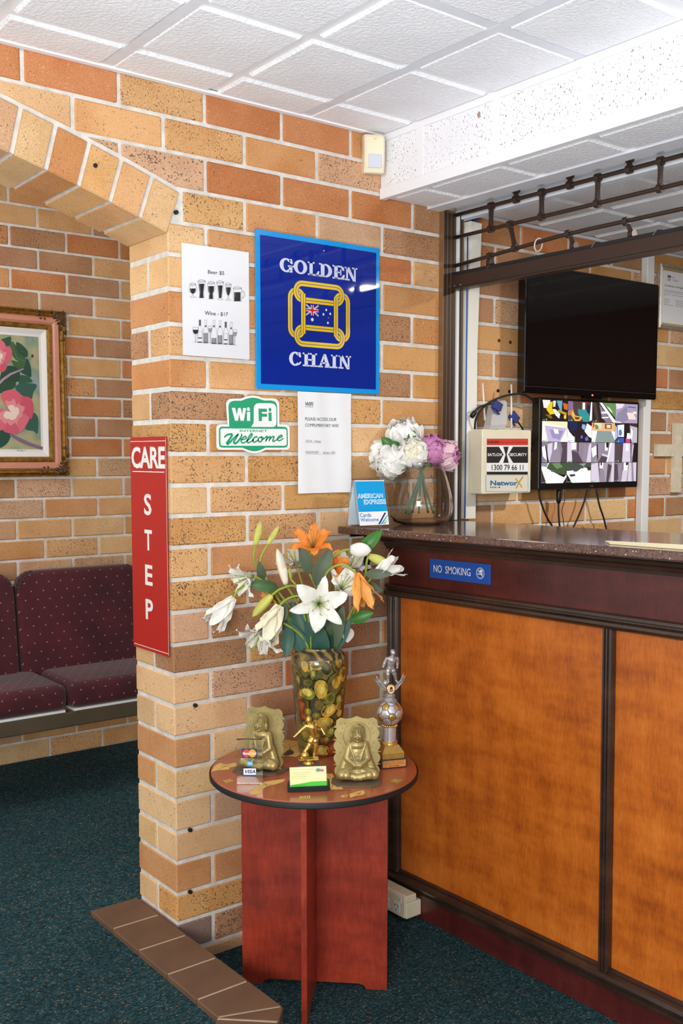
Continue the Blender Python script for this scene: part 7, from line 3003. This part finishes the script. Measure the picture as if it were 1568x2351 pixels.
# ================================================================== helpers for flowers
def grid_mesh(name, fn, nu, nv, mat, th=0.0):
    m = MB()
    vs = [fn(i / nu, j / nv) for j in range(nv + 1) for i in range(nu + 1)]
    fs = [(j * (nu + 1) + i, j * (nu + 1) + i + 1, (j + 1) * (nu + 1) + i + 1, (j + 1) * (nu + 1) + i) for j in range(nv) for i in range(nu)]
    m.add(vs, fs)
    return m.mesh(name, mat, True)


def lily_petal_mesh(mat, width, th0, th1, wave=0.05, cup=0.10):
    """unit-length tepal from the origin; angles are measured from the flower axis (+z)"""
    N = 12
    path = [(0.0, 0.0)]
    for k in range(N):
        t = (k + 0.5) / N
        a = th0 + (th1 - th0) * (t ** 1.5)
        path.append((path[-1][0] + math.sin(a) / N, path[-1][1] + math.cos(a) / N))

    def fn(u, v):
        k = min(N - 1, int(v * N))
        f_ = v * N - k
        x = path[k][0] + (path[k + 1][0] - path[k][0]) * f_
        z = path[k][1] + (path[k + 1][1] - path[k][1]) * f_
        a = th0 + (th1 - th0) * (v ** 1.5)
        w = width * (0.16 + 0.84 * math.sin(PI * min(1, (v * 0.92 + 0.08)) ** 0.9) ** 0.8) if v < 0.995 else 0.0
        s = (u - 0.5) * 2
        off = cup * width * (abs(s) ** 1.6) * math.sin(PI * v) * 1.2 - 0.10 * width * (1 - abs(s)) * math.sin(PI * v)
        off += wave * width * math.sin(v * 17 + (1.5 if s > 0 else 0)) * abs(s) ** 2 * v
        return (x - math.cos(a) * off * -1, s * w / 2, z + math.sin(a) * off)
    return grid_mesh('petal', fn, 6, N, mat)


def freckled(name, c, throat):
    t = NT(name)
    t.rough(0.55)
    co = t.coords('Object')
    sx = t.n('ShaderNodeSeparateXYZ')
    t.l(co, sx.inputs[0])
    ln = t.n('ShaderNodeVectorMath', operation='LENGTH')
    t.l(co, ln.inputs[0])
    g1_ = t.ramp(ln.outputs['Value'], [(0.06, rgba(throat)), (0.34, rgba(c))])
    n = t.noise(co, 42, 1)
    sp = t.ramp(n.outputs[0], [(0.68, (0, 0, 0)), (0.72, (1, 1, 1))])
    band = t.ramp(ln.outputs['Value'], [(0.2, (0, 0, 0)), (0.3, (1, 1, 1)), (0.6, (1, 1, 1)), (0.7, (0, 0, 0))])
    col = t.mix(t.math('MULTIPLY', t.math('MULTIPLY', sp.outputs[0], band.outputs[0]), 0.7), g1_.outputs[0], rgba((120, 60, 60)))
    t.l(col, t.b.inputs['Base Color'])
    M[name] = t.m


freckled('lily_white', (244, 242, 234), (150, 168, 84))
freckled('lily_orange', (238, 138, 48), (206, 150, 40))
freckled('lily_grey', (214, 206, 198), (168, 172, 110))  # greyer tone of the white lily petals

MOUTH = Vector((VC.x, VC.y, TZ + 0.290))
VD = depth_of(MOUTH)


def fp_(px, py, near=0.0):
    """a point on the pixel's ray, `near` metres in front of the vase axis"""
    return at_depth(px, py, VD - near)


def attach(o, root):
    o.parent = root
    o.matrix_parent_inverse = Matrix.Translation(-root.location)
    return o


def aim(axis, spin=0.0):
    return Vector(axis).normalized().to_track_quat('Z', 'Y').to_matrix().to_4x4() @ Matrix.Rotation(spin, 4, 'Z')


def stem_obj(root, pts, r=0.0032, mat='stem_green', name='stem'):
    m = MB()
    sm = smooth_line([tuple(p) for p in pts], 6)
    m.tube(sm, r, 8)
    o = m.obj(name, mat, None, True)
    return attach(o, root)


def leaf_obj(root, a, b, width, mat, sag=0.0, face=None, curl=0.3, name='leaf'):
    """pointed blade from a to b, its broad side turned towards `face`"""
    a, b = Vector(a), Vector(b)
    d = b - a
    L = d.length
    t = d.normalized()
    fv = (face or (CAM - a)).normalized()
    side = t.cross(fv).normalized()
    nrm = side.cross(t).normalized()

    def fn(u, v):
        s = (u - 0.5) * 2
        w = width * (math.sin(PI * (v ** 0.8)) ** 0.75 if 0 < v < 1 else 0.0) / 2
        lift = sag * math.sin(PI * v)
        fold = curl * w * (abs(s) - 0.5)
        p = a + d * v + nrm * (lift + fold) + side * (s * w)
        return tuple(p)
    me = grid_mesh(name, fn, 4, 9, mat)
    o = link(name, me)
    return attach(o, root)


LG = 'lilies in the painted vase'
_pm = {}


def get_petal(kind, th0, th1, w, wave=0.17):
    key = (kind, th0, th1, w, wave)
    if key not in _pm:
        _pm[key] = lily_petal_mesh(kind, w, th0, th1, wave)
    return _pm[key]


def lily(label, path, axis, R, mat='lily_white', th0=0.35, th1=1.75, spin=0.0, stamens=True, widths=(0.50, 0.36), stem_mat='stem_green', stem_r=0.0033, leaves=()):
    """path: stem points, the last one is the heart of the flower"""
    root = thing('lily', label, 'flower', loc=MOUTH, group=LG)
    c = Vector(path[-1])
    stem_obj(root, path, stem_r, stem_mat)
    Mx = Matrix.Translation(c) @ aim(axis, spin)
    for k in range(6):
        me = get_petal(mat, th0 + (0.08 if k % 2 else 0), th1 + (0.12 if k % 2 else 0), widths[k % 2])
        o = link('petal', me)
        o.parent = root
        o.matrix_parent_inverse = Matrix.Translation(-root.location)
        o.matrix_basis = Mx @ Matrix.Rotation(k * PI / 3 + random.uniform(-0.12, 0.12), 4, 'Z') @ Matrix.Rotation(random.uniform(-0.12, 0.12), 4, 'Y') @ Matrix.Scale(R * random.uniform(0.93, 1.07), 4)
    if stamens:
        for k in range(6):
            m = MB()
            a = k * PI / 3 + 0.3
            e = Vector((0.26 * math.cos(a), 0.26 * math.sin(a), 0.72)) * R
            m.tube([(0, 0, 0), (e.x * 0.45, e.y * 0.45, e.z * 0.5), tuple(e)], 0.0008, 5)
            m.ellipsoid(tuple(e), (0.0045, 0.0014, 0.0014), 8, 5, Matrix.Rotation(a + 1.2, 3, 'Z'))
            m.v = [tuple(Mx @ Vector(v)) for v in m.v]
            attach(m.obj('stamen', 'stem_green' if mat != 'lily_orange' else 'anther', None, True), root)
        m = MB()
        m.tube([(0, 0, 0), (0.02 * R, 0, 0.5 * R), (0.05 * R, 0, 0.85 * R)], [0.0015, 0.0012, 0.0018], 6)
        m.v = [tuple(Mx @ Vector(v)) for v in m.v]
        attach(m.obj('pistil', 'stem_green', None, True), root)
    for lf in leaves:
        leaf_obj(root, *lf)
    return root


def bud(label, path, tip, r, mat, stem_mat='stem_green', kind='bud', leaves=(), ribs=0.10):
    """closed six-sided bud from the end of the stem to its tip"""
    root = thing('lily', label, 'flower', loc=MOUTH, group=LG)
    a, b = Vector(path[-1]), Vector(tip)
    stem_obj(root, path, 0.0032, stem_mat)
    d = b - a
    L = d.length
    Mx = Matrix.Translation(a) @ aim(d)
    m = MB()
    rings = []
    for i in range(13):
        t = i / 12
        rr = r * (0.22 + 0.78 * math.sin(PI * min(1, 0.10 + t * 0.86)) ** 0.85) if t < 1 else r * 0.12
        if t > 0.9:
            rr *= 0.8
        rings.append([Mx @ Vector((rr * (1 + ribs * math.cos(3 * 2 * PI * k / 18)) * math.cos(2 * PI * k / 18), rr * (1 + ribs * math.cos(3 * 2 * PI * k / 18)) * math.sin(2 * PI * k / 18), L * t)) for k in range(18)])
    m.loft(rings)
    attach(m.obj('bud', mat, None, True), root)
    for lf in leaves:
        leaf_obj(root, *lf)
    return root


def trumpet(label, path, tip, R, mat, flare=0.5, leaves=(), stem_mat='stem_green', width=0.36):
    """half-open flower: tepals run together, tips spreading"""
    d = Vector(tip) - Vector(path[-1])
    return lily(label, path, d, d.length * 1.02, mat, 0.30, flare - 0.35, random.random(), False, (width, width * 0.85), stem_mat, leaves=leaves)


mo_ = lambda dx, dy=0.0: MOUTH + Vector((dx, dy, -0.07))
TOC = (CAM - MOUTH).normalized()
RT, UPV = C_RIGHT, Vector((0, 0, 1))


def ax(r, u, n):
    return RT * r + UPV * u + TOC * n


lily('large open white lily with freckled petals facing forward above the vase', [mo_(0.0), fp_(744, 1470, 0.02), fp_(735, 1420, 0.03), fp_(732, 1386, 0.045)], ax(0.06, -0.12, 1), 0.092, th0=0.55, th1=1.75, spin=0.25)
lily('open orange lily at the top of the bouquet', [mo_(0.01), fp_(738, 1440, -0.01), fp_(728, 1360, -0.01), fp_(706, 1300, 0.0), fp_(718, 1262, 0.02)], ax(0.0, 0.75, 0.7), 0.078, 'lily_orange', 0.5, 1.55, 0.5,
     leaves=((fp_(712, 1318, 0.0), fp_(688, 1250, 0.03), 0.034, 'leaf_olive', 0.008), (fp_(724, 1345, 0.01), fp_(762, 1254, 0.04), 0.046, 'leaf_olive', 0.008)))
lily('white freckled lily leaning towards the brick wall beside two green buds', [mo_(-0.02), fp_(690, 1440, 0.0), fp_(640, 1360, 0.0), fp_(606, 1335, 0.01), fp_(582, 1322, 0.02)], ax(-0.75, -0.35, 0.55), 0.076, 'lily_white', 0.45, 1.5, 0.1,
     leaves=((fp_(640, 1350, 0.02), fp_(566, 1340, 0.04), 0.034, 'leaf_green', 0.01), (fp_(604, 1332, 0.0), fp_(594, 1288, 0.03), 0.026, 'leaf_olive', 0.004)))
lily('white lily drooping over the side of the painted vase', [mo_(-0.02), fp_(700, 1470, 0.02), fp_(650, 1430, 0.04), fp_(622, 1425, 0.05), fp_(606, 1440, 0.055)], ax(-0.35, -0.75, 0.5), 0.088, 'lily_white', 0.45, 1.6, 0.4,
     leaves=((fp_(664, 1436, 0.03), fp_(656, 1512, 0.05), 0.036, 'leaf_teal', 0.01),))
lily('white lily half hidden behind the largest open lily', [mo_(0.02), fp_(762, 1450, 0.0), fp_(772, 1390, 0.0), fp_(776, 1360, 0.01)], ax(0.45, 0.55, 0.6), 0.080, 'lily_white', 0.4, 1.5, 0.9)
lily('faded greyish lily at the back of the bouquet near the counter', [mo_(0.02), fp_(765, 1440, -0.03), fp_(790, 1360, -0.04), fp_(798, 1318, -0.04)], ax(0.25, 0.75, 0.3), 0.082, 'lily_grey', 0.5, 1.5, 0.3)
lily('faded greyish lily hidden behind the orange bloom', [mo_(-0.01), fp_(722, 1420, -0.03), fp_(694, 1340, -0.04), fp_(682, 1302, -0.04)], ax(-0.35, 0.6, 0.3), 0.066, 'lily_grey', 0.5, 1.5, 0.2)
lily('darker orange lily tucked behind the grey-green leaves', [mo_(0.02), fp_(752, 1420, -0.03), fp_(762, 1340, -0.03), fp_(764, 1308, -0.03)], ax(0.2, 0.3, 0.7), 0.066, 'lily_orange', 0.4, 1.3, 0.2, False)
lily('small orange lily low among the stems', [mo_(-0.02), fp_(690, 1450, -0.02), fp_(650, 1395, -0.02), fp_(634, 1380, -0.02)], ax(-0.5, 0.2, 0.5), 0.05, 'lily_orange', 0.4, 1.2, 0.7, False)
trumpet('half closed white lily pointing down beside the brick pier', [mo_(-0.03), fp_(660, 1420, 0.01), fp_(590, 1345, 0.02), fp_(550, 1352, 0.03), fp_(537, 1372, 0.03)], fp_(478, 1440, 0.035), 0.08, 'petal_white', 0.50)
trumpet('half closed white lily hanging before the drooping lily', [mo_(-0.01), fp_(700, 1420, 0.03), fp_(690, 1372, 0.05), fp_(662, 1374, 0.06), fp_(642, 1390, 0.07)], fp_(606, 1474, 0.075), 0.09, 'petal_cream', 0.46,
        leaves=((fp_(652, 1384, 0.04), fp_(640, 1440, 0.05), 0.034, 'leaf_olive', 0.01),), width=0.42)
trumpet('drooping apricot lily on an arched stem', [mo_(0.01), fp_(742, 1400, 0.03), fp_(748, 1320, 0.04), fp_(785, 1296, 0.05), fp_(818, 1316, 0.055)], fp_(850, 1402, 0.06), 0.1, 'petal_apricot', 0.62, width=0.32)
trumpet('white lily reaching over towards the NO SMOKING plate', [mo_(0.03), fp_(790, 1440, 0.0), fp_(830, 1360, 0.01), fp_(858, 1320, 0.02)], fp_(926, 1286, 0.03), 0.1, 'petal_white', 0.85,
        leaves=((fp_(838, 1318, 0.02), fp_(902, 1318, 0.04), 0.028, 'leaf_olive', 0.012), (fp_(836, 1340, 0.0), fp_(878, 1356, 0.01), 0.024, 'leaf_olive', 0.01)))
bud('tall pale yellow lily bud standing upright in the bouquet', [mo_(-0.01), fp_(710, 1440, 0.0), fp_(680, 1380, 0.02), fp_(656, 1342, 0.03)], fp_(636, 1260, 0.03), 0.0125, 'petal_cream')
bud('yellow-green lily bud nodding beside the half closed lily', [mo_(-0.02), fp_(705, 1400, 0.03), fp_(680, 1348, 0.04), fp_(645, 1352, 0.05), fp_(624, 1367, 0.05)], fp_(580, 1416, 0.055), 0.0135, 'bud_green')
bud('highest slim green bud reaching above the bouquet', [mo_(-0.03), fp_(670, 1430, -0.01), fp_(610, 1340, -0.01), fp_(584, 1290, 0.0), fp_(586, 1252, 0.0)], fp_(598, 1196, 0.0), 0.0098, 'bud_green')
bud('slim green bud leaning beside the highest bud', [mo_(-0.03), fp_(672, 1432, 0.0), fp_(620, 1345, 0.0), fp_(598, 1290, 0.01), fp_(614, 1250, 0.01)], fp_(640, 1208, 0.01), 0.0078, 'bud_green')
bud('round white lily bud on an arched stem by the counter', [mo_(0.01), fp_(735, 1400, 0.0), fp_(752, 1300, 0.02), fp_(780, 1268, 0.03), fp_(804, 1261, 0.03)], fp_(852, 1264, 0.03), 0.020, 'petal_white', ribs=0.03,
    leaves=((fp_(826, 1266, 0.0), fp_(878, 1217, 0.0), 0.036, 'leaf_bright', 0.01),))
bud('long green-brown bud beside the round white bud', [mo_(0.03), fp_(800, 1440, -0.01), fp_(836, 1330, 0.0), fp_(842, 1290, 0.01), fp_(846, 1276, 0.015)], fp_(896, 1296, 0.02), 0.0125, 'bud_green')
bud('open-stalked yellow bud stem between the lilies', [mo_(0.0), fp_(720, 1430, 0.02), fp_(690, 1360, 0.03), fp_(668, 1330, 0.03)], fp_(664, 1302, 0.03), 0.0045, 'stem_green')
# leafy sprays at the mouth of the vase
spr = [((-0.02, 0.0), (640, 1415), (0.045), 'leaf_teal', 0.02), ((-0.015, 0.0), (668, 1380), 0.05, 'leaf_teal', 0.0), ((0.0, 0.0), (700, 1390), 0.04, 'leaf_teal', 0.03), ((0.01, 0), (752, 1410), 0.045, 'leaf_green', 0.02),
       ((0.02, 0), (790, 1390), 0.05, 'leaf_olive', 0.03), ((0.02, 0), (806, 1420), 0.045, 'leaf_teal', 0.01), ((0.0, 0), (722, 1400), 0.04, 'leaf_teal', -0.01), ((-0.01, 0), (690, 1352), 0.04, 'leaf_green', -0.02), ((0.015, 0), (776, 1372), 0.045, 'leaf_teal', -0.02), ((0.0, 0), (742, 1440), 0.05, 'leaf_teal', 0.045)]
names_ = ['dark leaf spray over the brick side of the vase', 'long dark leaf spray between the nodding buds', 'broad teal leaf spray under the largest lily', 'mid green leaf spray behind the largest lily', 'grey-olive leaf spray below the apricot lily',
          'teal leaf spray near the fallen petal', 'teal leaf spray at the back of the vase mouth', 'green leaf spray below the tall yellow bud', 'teal leaf spray behind the hidden lily', 'short teal leaf curling over the vase rim']
for (dx, (px, py), w, mt, nr), lb in zip(spr, names_):
    root = thing('leaf_spray', lb, 'foliage', loc=MOUTH, group='leaf sprays in the painted vase')
    a = MOUTH + Vector((dx[0], dx[1], -0.03))
    b = fp_(px, py, nr)
    stem_obj(root, [MOUTH + Vector((dx[0], 0, -0.09)), a, a.lerp(b, 0.45)], 0.003, 'stem_dark')
    leaf_obj(root, a.lerp(b, 0.06), b, w, mt, 0.012)
    leaf_obj(root, a.lerp(b, 0.0), a.lerp(b, 0.75) + RT * random.uniform(-0.03, 0.03), w * 0.8, mt, -0.01)
root = thing('leaf_spray', 'bright green serrated leaf jutting out towards the counter', 'foliage', loc=MOUTH, group='leaf sprays in the painted vase')
stem_obj(root, [mo_(0.03), fp_(780, 1460, 0.0), fp_(805, 1425, 0.01)], 0.0025, 'stem_dark')
leaf_obj(root, fp_(804, 1424, 0.01), fp_(858, 1407, 0.02), 0.034, 'leaf_bright', 0.006)
root = thing('loose_petal', 'crumpled white petal hanging low beside the vase', 'petal', loc=MOUTH)
stem_obj(root, [mo_(0.03), fp_(785, 1462, 0.0), fp_(800, 1442, 0.0)], 0.0016, 'stem_dark')
leaf_obj(root, fp_(800, 1440, 0.0), fp_(797, 1476, 0.01), 0.034, 'petal_grey', 0.006, name='petal')

# ================================================================== glass vase of peonies on the counter
GV = Vector((0.800, -0.098))
GVZ = slab_z(GV.y) + 0.0008
gv = MB()
gp_prof = [(0.001, 0.0), (0.060, 0.0), (0.082, 0.008), (0.0955, 0.030), (0.099, 0.052), (0.0955, 0.085), (0.0855, 0.125), (0.0745, 0.160), (0.069, 0.180), (0.069, 0.186),
           (0.0665, 0.186), (0.0665, 0.180), (0.072, 0.159), (0.083, 0.124), (0.093, 0.085), (0.0962, 0.052), (0.0928, 0.031), (0.080, 0.0115), (0.058, 0.0045), (0.001, 0.0042)]
gv.lathe(gp_prof, (0, 0, 0), 64, True)
o = smooth_by_angle(gv.obj('glass_vase', 'clear_glass'), 60)
o.location = (GV.x, GV.y, GVZ)
tag(o, 'clear rounded glass vase standing on the stone counter', 'vase')
GVD = depth_of((GV.x, GV.y, GVZ + 0.1))


def gpnt(px, py, near=0.0):
    return at_depth(px, py, GVD - near)


simple('peony_white', (246, 245, 240), 0.6, var=0.03)
simple('peony_cream', (242, 236, 214), 0.6, var=0.04)
simple('peony_pink', (206, 136, 184), 0.6, var=0.16, vscale=2.5)
simple('peony_blush', (226, 190, 200), 0.6, var=0.10, vscale=2.5)


def peony_petal(mat, seed):
    rnd = random.Random(seed)
    ph = rnd.uniform(0, 6)
    hs = 0.72

    def fn(u, v):
        s = (u - 0.5) * 2
        a = s * hs * (0.45 + 0.55 * math.sin(PI * (0.2 + 0.62 * v)))
        b = -0.55 + 1.25 * v
        edge = max(abs(s) ** 3, v ** 4)
        r = 1.0 + 0.16 * edge + 0.12 * math.sin(s * 6 + ph) * edge - 0.08 * (1 - v) + 0.03 * math.sin(5 * s + 4 * v + ph)
        notch = 0.07 * math.cos(s * 5 + ph) * v ** 3
        b += notch
        return (r * math.sin(a) * math.cos(b), -r * math.sin(b) * -1, r * math.cos(a) * math.cos(b))
    return grid_mesh('petal', fn, 7, 6, mat)


PP = {k: [peony_petal(k, i) for i in range(3)] for k in ('peony_white', 'peony_cream', 'peony_pink', 'peony_blush')}


def peony(label, c, axis, R, m_out, m_in, foot, stretch=(1, 1, 1), leaves=()):
    base = Vector((GV.x, GV.y, GVZ + 0.005))
    root = thing('peony', label, 'flower', loc=base, group='peonies in the glass vase')
    neck = Vector((GV.x, GV.y, GVZ + 0.168)) + Vector((foot[0] * -0.15, foot[1] * -0.15, 0))
    fpt = base + Vector((foot[0], foot[1], 0.026))
    stem_obj(root, [fpt, fpt.lerp(neck, 0.6), neck, Vector(c) - Vector(axis).normalized() * R * 0.5], 0.0032, 'stem_dark')
    Mx = Matrix.Translation(c) @ aim(axis) @ Matrix.Diagonal((*stretch, 1))
    rnd = random.Random(hash(label) % 1000 if False else len(label) * 7)
    spec = [(1, 0.0, 0.46), (3, 0.42, 0.56), (5, 0.62, 0.66), (6, 0.95, 0.78), (7, 1.25, 0.9), (7, 1.62, 1.0)]
    for li, (n, pol, rad) in enumerate(spec):
        for k in range(n):
            az = 2 * PI * (k + 0.5 * (li % 2)) / n + rnd.uniform(-0.2, 0.2)
            mt = m_in if li < 4 else m_out
            me = PP[mt][rnd.randrange(3)]
            o = link('petal', me)
            o.parent = root
            o.matrix_parent_inverse = Matrix.Translation(-root.location)
            # petal patch points along +z with its free edge towards -y: swing it out from the axis
            q = Matrix.Rotation(az, 4, 'Z') @ Matrix.Rotation(pol + rnd.uniform(-0.12, 0.12), 4, 'X') @ Matrix.Rotation(rnd.uniform(-0.2, 0.2), 4, 'Z')
            o.matrix_basis = Mx @ q @ Matrix.Rotation(PI, 4, 'Z') @ Matrix.Scale(R * rad * rnd.uniform(0.95, 1.05), 4)
    for lf in leaves:
        leaf_obj(root, *lf)
    return root


GT = (CAM - Vector((GV.x, GV.y, 1.3))).normalized()
gax = lambda r, u, n: RT * r + UPV * u + GT * n
peony('white peony topmost in the glass vase', gpnt(928, 994, -0.015), gax(-0.1, 0.8, 0.5), 0.050, 'peony_white', 'peony_white', (0.02, 0.03),
      leaves=((gpnt(940, 1015, 0.03), gpnt(952, 988, 0.03), 0.026, 'leaf_bright', 0.0),))
peony('white peony leaning out towards the brick wall', gpnt(869, 1044, -0.01), gax(-0.85, 0.25, 0.45), 0.048, 'peony_white', 'peony_white', (0.045, -0.01))
peony('white peony hanging over the rim above the AMERICAN EXPRESS card', gpnt(893, 1062, 0.045), gax(-0.35, -0.15, 0.95), 0.046, 'peony_white', 'peony_white', (0.05, 0.02),
      leaves=((gpnt(902, 1030, 0.03), gpnt(876, 1004, 0.03), 0.032, 'leaf_bright', 0.004), (gpnt(912, 1030, 0.035), gpnt(898, 1012, 0.045), 0.03, 'leaf_bright', 0.004)))
peony('creamy white peony facing forward in the middle', gpnt(948, 1038, 0.055), gax(0.0, 0.15, 1), 0.0465, 'peony_white', 'peony_cream', (0.01, 0.05),
      leaves=((gpnt(926, 1060, 0.03), gpnt(930, 1075, 0.05), 0.034, 'leaf_bright', 0.0),))
peony('pink peony beside the creamy one', gpnt(994, 1034, 0.01), gax(0.35, 0.1, 0.9), 0.045, 'peony_pink', 'peony_pink', (-0.035, 0.03), (0.85, 1.15, 1),
      leaves=((gpnt(985, 1055, 0.02), gpnt(982, 1074, 0.04), 0.022, 'leaf_bright', 0.0),))
peony('pale pink peony in front of the brown shutter rail', gpnt(1028, 1046, -0.01), gax(0.8, 0.0, 0.6), 0.041, 'peony_blush', 'peony_pink', (-0.05, 0.0), (0.9, 1.2, 1))

# ================================================================== card stand on the counter
A_ = on_z(822, 1212, slab_z(-0.1) + 0.001)
B_ = on_z(901, 1211, slab_z(-0.13) + 0.001)
nrm = Matrix.Rotation(math.radians(31), 3, 'Z') @ Vector((CAM.x - A_.x, CAM.y - A_.y, 0)).normalized()
f = Face((A_.x, A_.y, slab_z(-0.08) + 0.0022), nrm)
wE = 0.112
hE = 0.146
LEAN = math.radians(13)
tn = thing('card_tent', 'clear acrylic tent holder with blue AMERICAN EXPRESS card on counter', 'sign holder', mat=f.m)
zb = -2 * hE * math.sin(LEAN)


def sheet(name, Mx, x0, y0, x1, y1, z0, z1, mat):
    m = MB()
    m.box((x0, y0, z0), (x1, y1, z1))
    m.v = [tuple(Mx @ Vector(v)) for v in m.v]
    return m.obj(name, mat, tn)


Fm = Matrix.Rotation(-LEAN, 4, 'X')
Bm = Matrix.Translation((0, 0, zb)) @ Matrix.Rotation(LEAN, 4, 'X')
sheet('front_panel', Fm, 0, 0, wE, hE, 0.0008, 0.0022, 'acrylic')
sheet('rear_panel', Bm, 0, 0, wE, hE - 0.003, -0.0022, -0.0008, 'acrylic')
sheet('rear_card', Bm, 0.004, 0.004, wE - 0.004, hE - 0.010, 0.0, 0.0006, simple('pale_card', (206, 226, 240), 0.6))
cardf = sheet('card', Fm, 0.006, 0.005, wE - 0.006, hE - 0.008, 0.0, 0.0006, 'paper')
pr = Print(0.0022, 0.0001)
AB = (22, 158, 222)
x0, x1, y0, y1 = 0.006, wE - 0.006, 0.005, hE - 0.008
ww, hh_ = x1 - x0, y1 - y0
pr.rect(x0 + 0.0015, y0 + 0.30 * hh_, x1 - 0.0015, y1 - 0.0025, AB, 0)
pr.rect(x0, y0, x1, y0 + 0.30 * hh_, (246, 246, 248), 0)
pr.rect(x0, y1 - 0.0025, x1, y1, (246, 246, 248), 0)
for (cc, w_) in (((66, 58, 120), 0.05), ((40, 160, 210), 0.03), ((120, 190, 70), 0.03)):
    pass
for k, cc in enumerate(((58, 50, 112), (40, 160, 210), (128, 196, 60))):
    xx = x0 + ww * (0.62 + 0.085 * k)
    pr.poly([(xx, y0 + 0.015 * hh_), (xx + ww * 0.065, y0 + 0.015 * hh_), (min(x1, xx + ww * 0.33), y0 + (0.27 - 0.06 * k) * hh_), (min(x1, xx + ww * 0.265), y0 + (0.27 - 0.06 * k) * hh_)], cc, 1)
o = pr.obj('card_print', tn, 'print_gloss')
for v in o.data.vertices:
    v.co = Fm @ v.co
for (s, a, b, c, d, col, lay, bd) in (('AMERICAN', 0.03, 0.60, 0.90, 0.705, (246, 248, 250), 2, 0.035), ('EXPRESS', 0.22, 0.465, 0.98, 0.57, (246, 248, 250), 2, 0.035), ('AMERICAN', 0.042, 0.612, 0.888, 0.693, AB, 3, -0.012), ('EXPRESS', 0.232, 0.477, 0.968, 0.558, AB, 3, -0.012),
                                      ('Cards', 0.03, 0.185, 0.42, 0.27, (24, 120, 196), 2, 0.02), ('Welcome', 0.03, 0.085, 0.66, 0.165, (24, 120, 196), 2, 0.02)):
    pr = Print(0.0022, 0.0001)
    pr.text(s, x0 + ww * a, y0 + hh_ * b, x0 + ww * c, y0 + hh_ * d, col, lay, bold=bd)
    o = pr.obj('lettering', tn)
    for v in o.data.vertices:
        v.co = Fm @ v.co
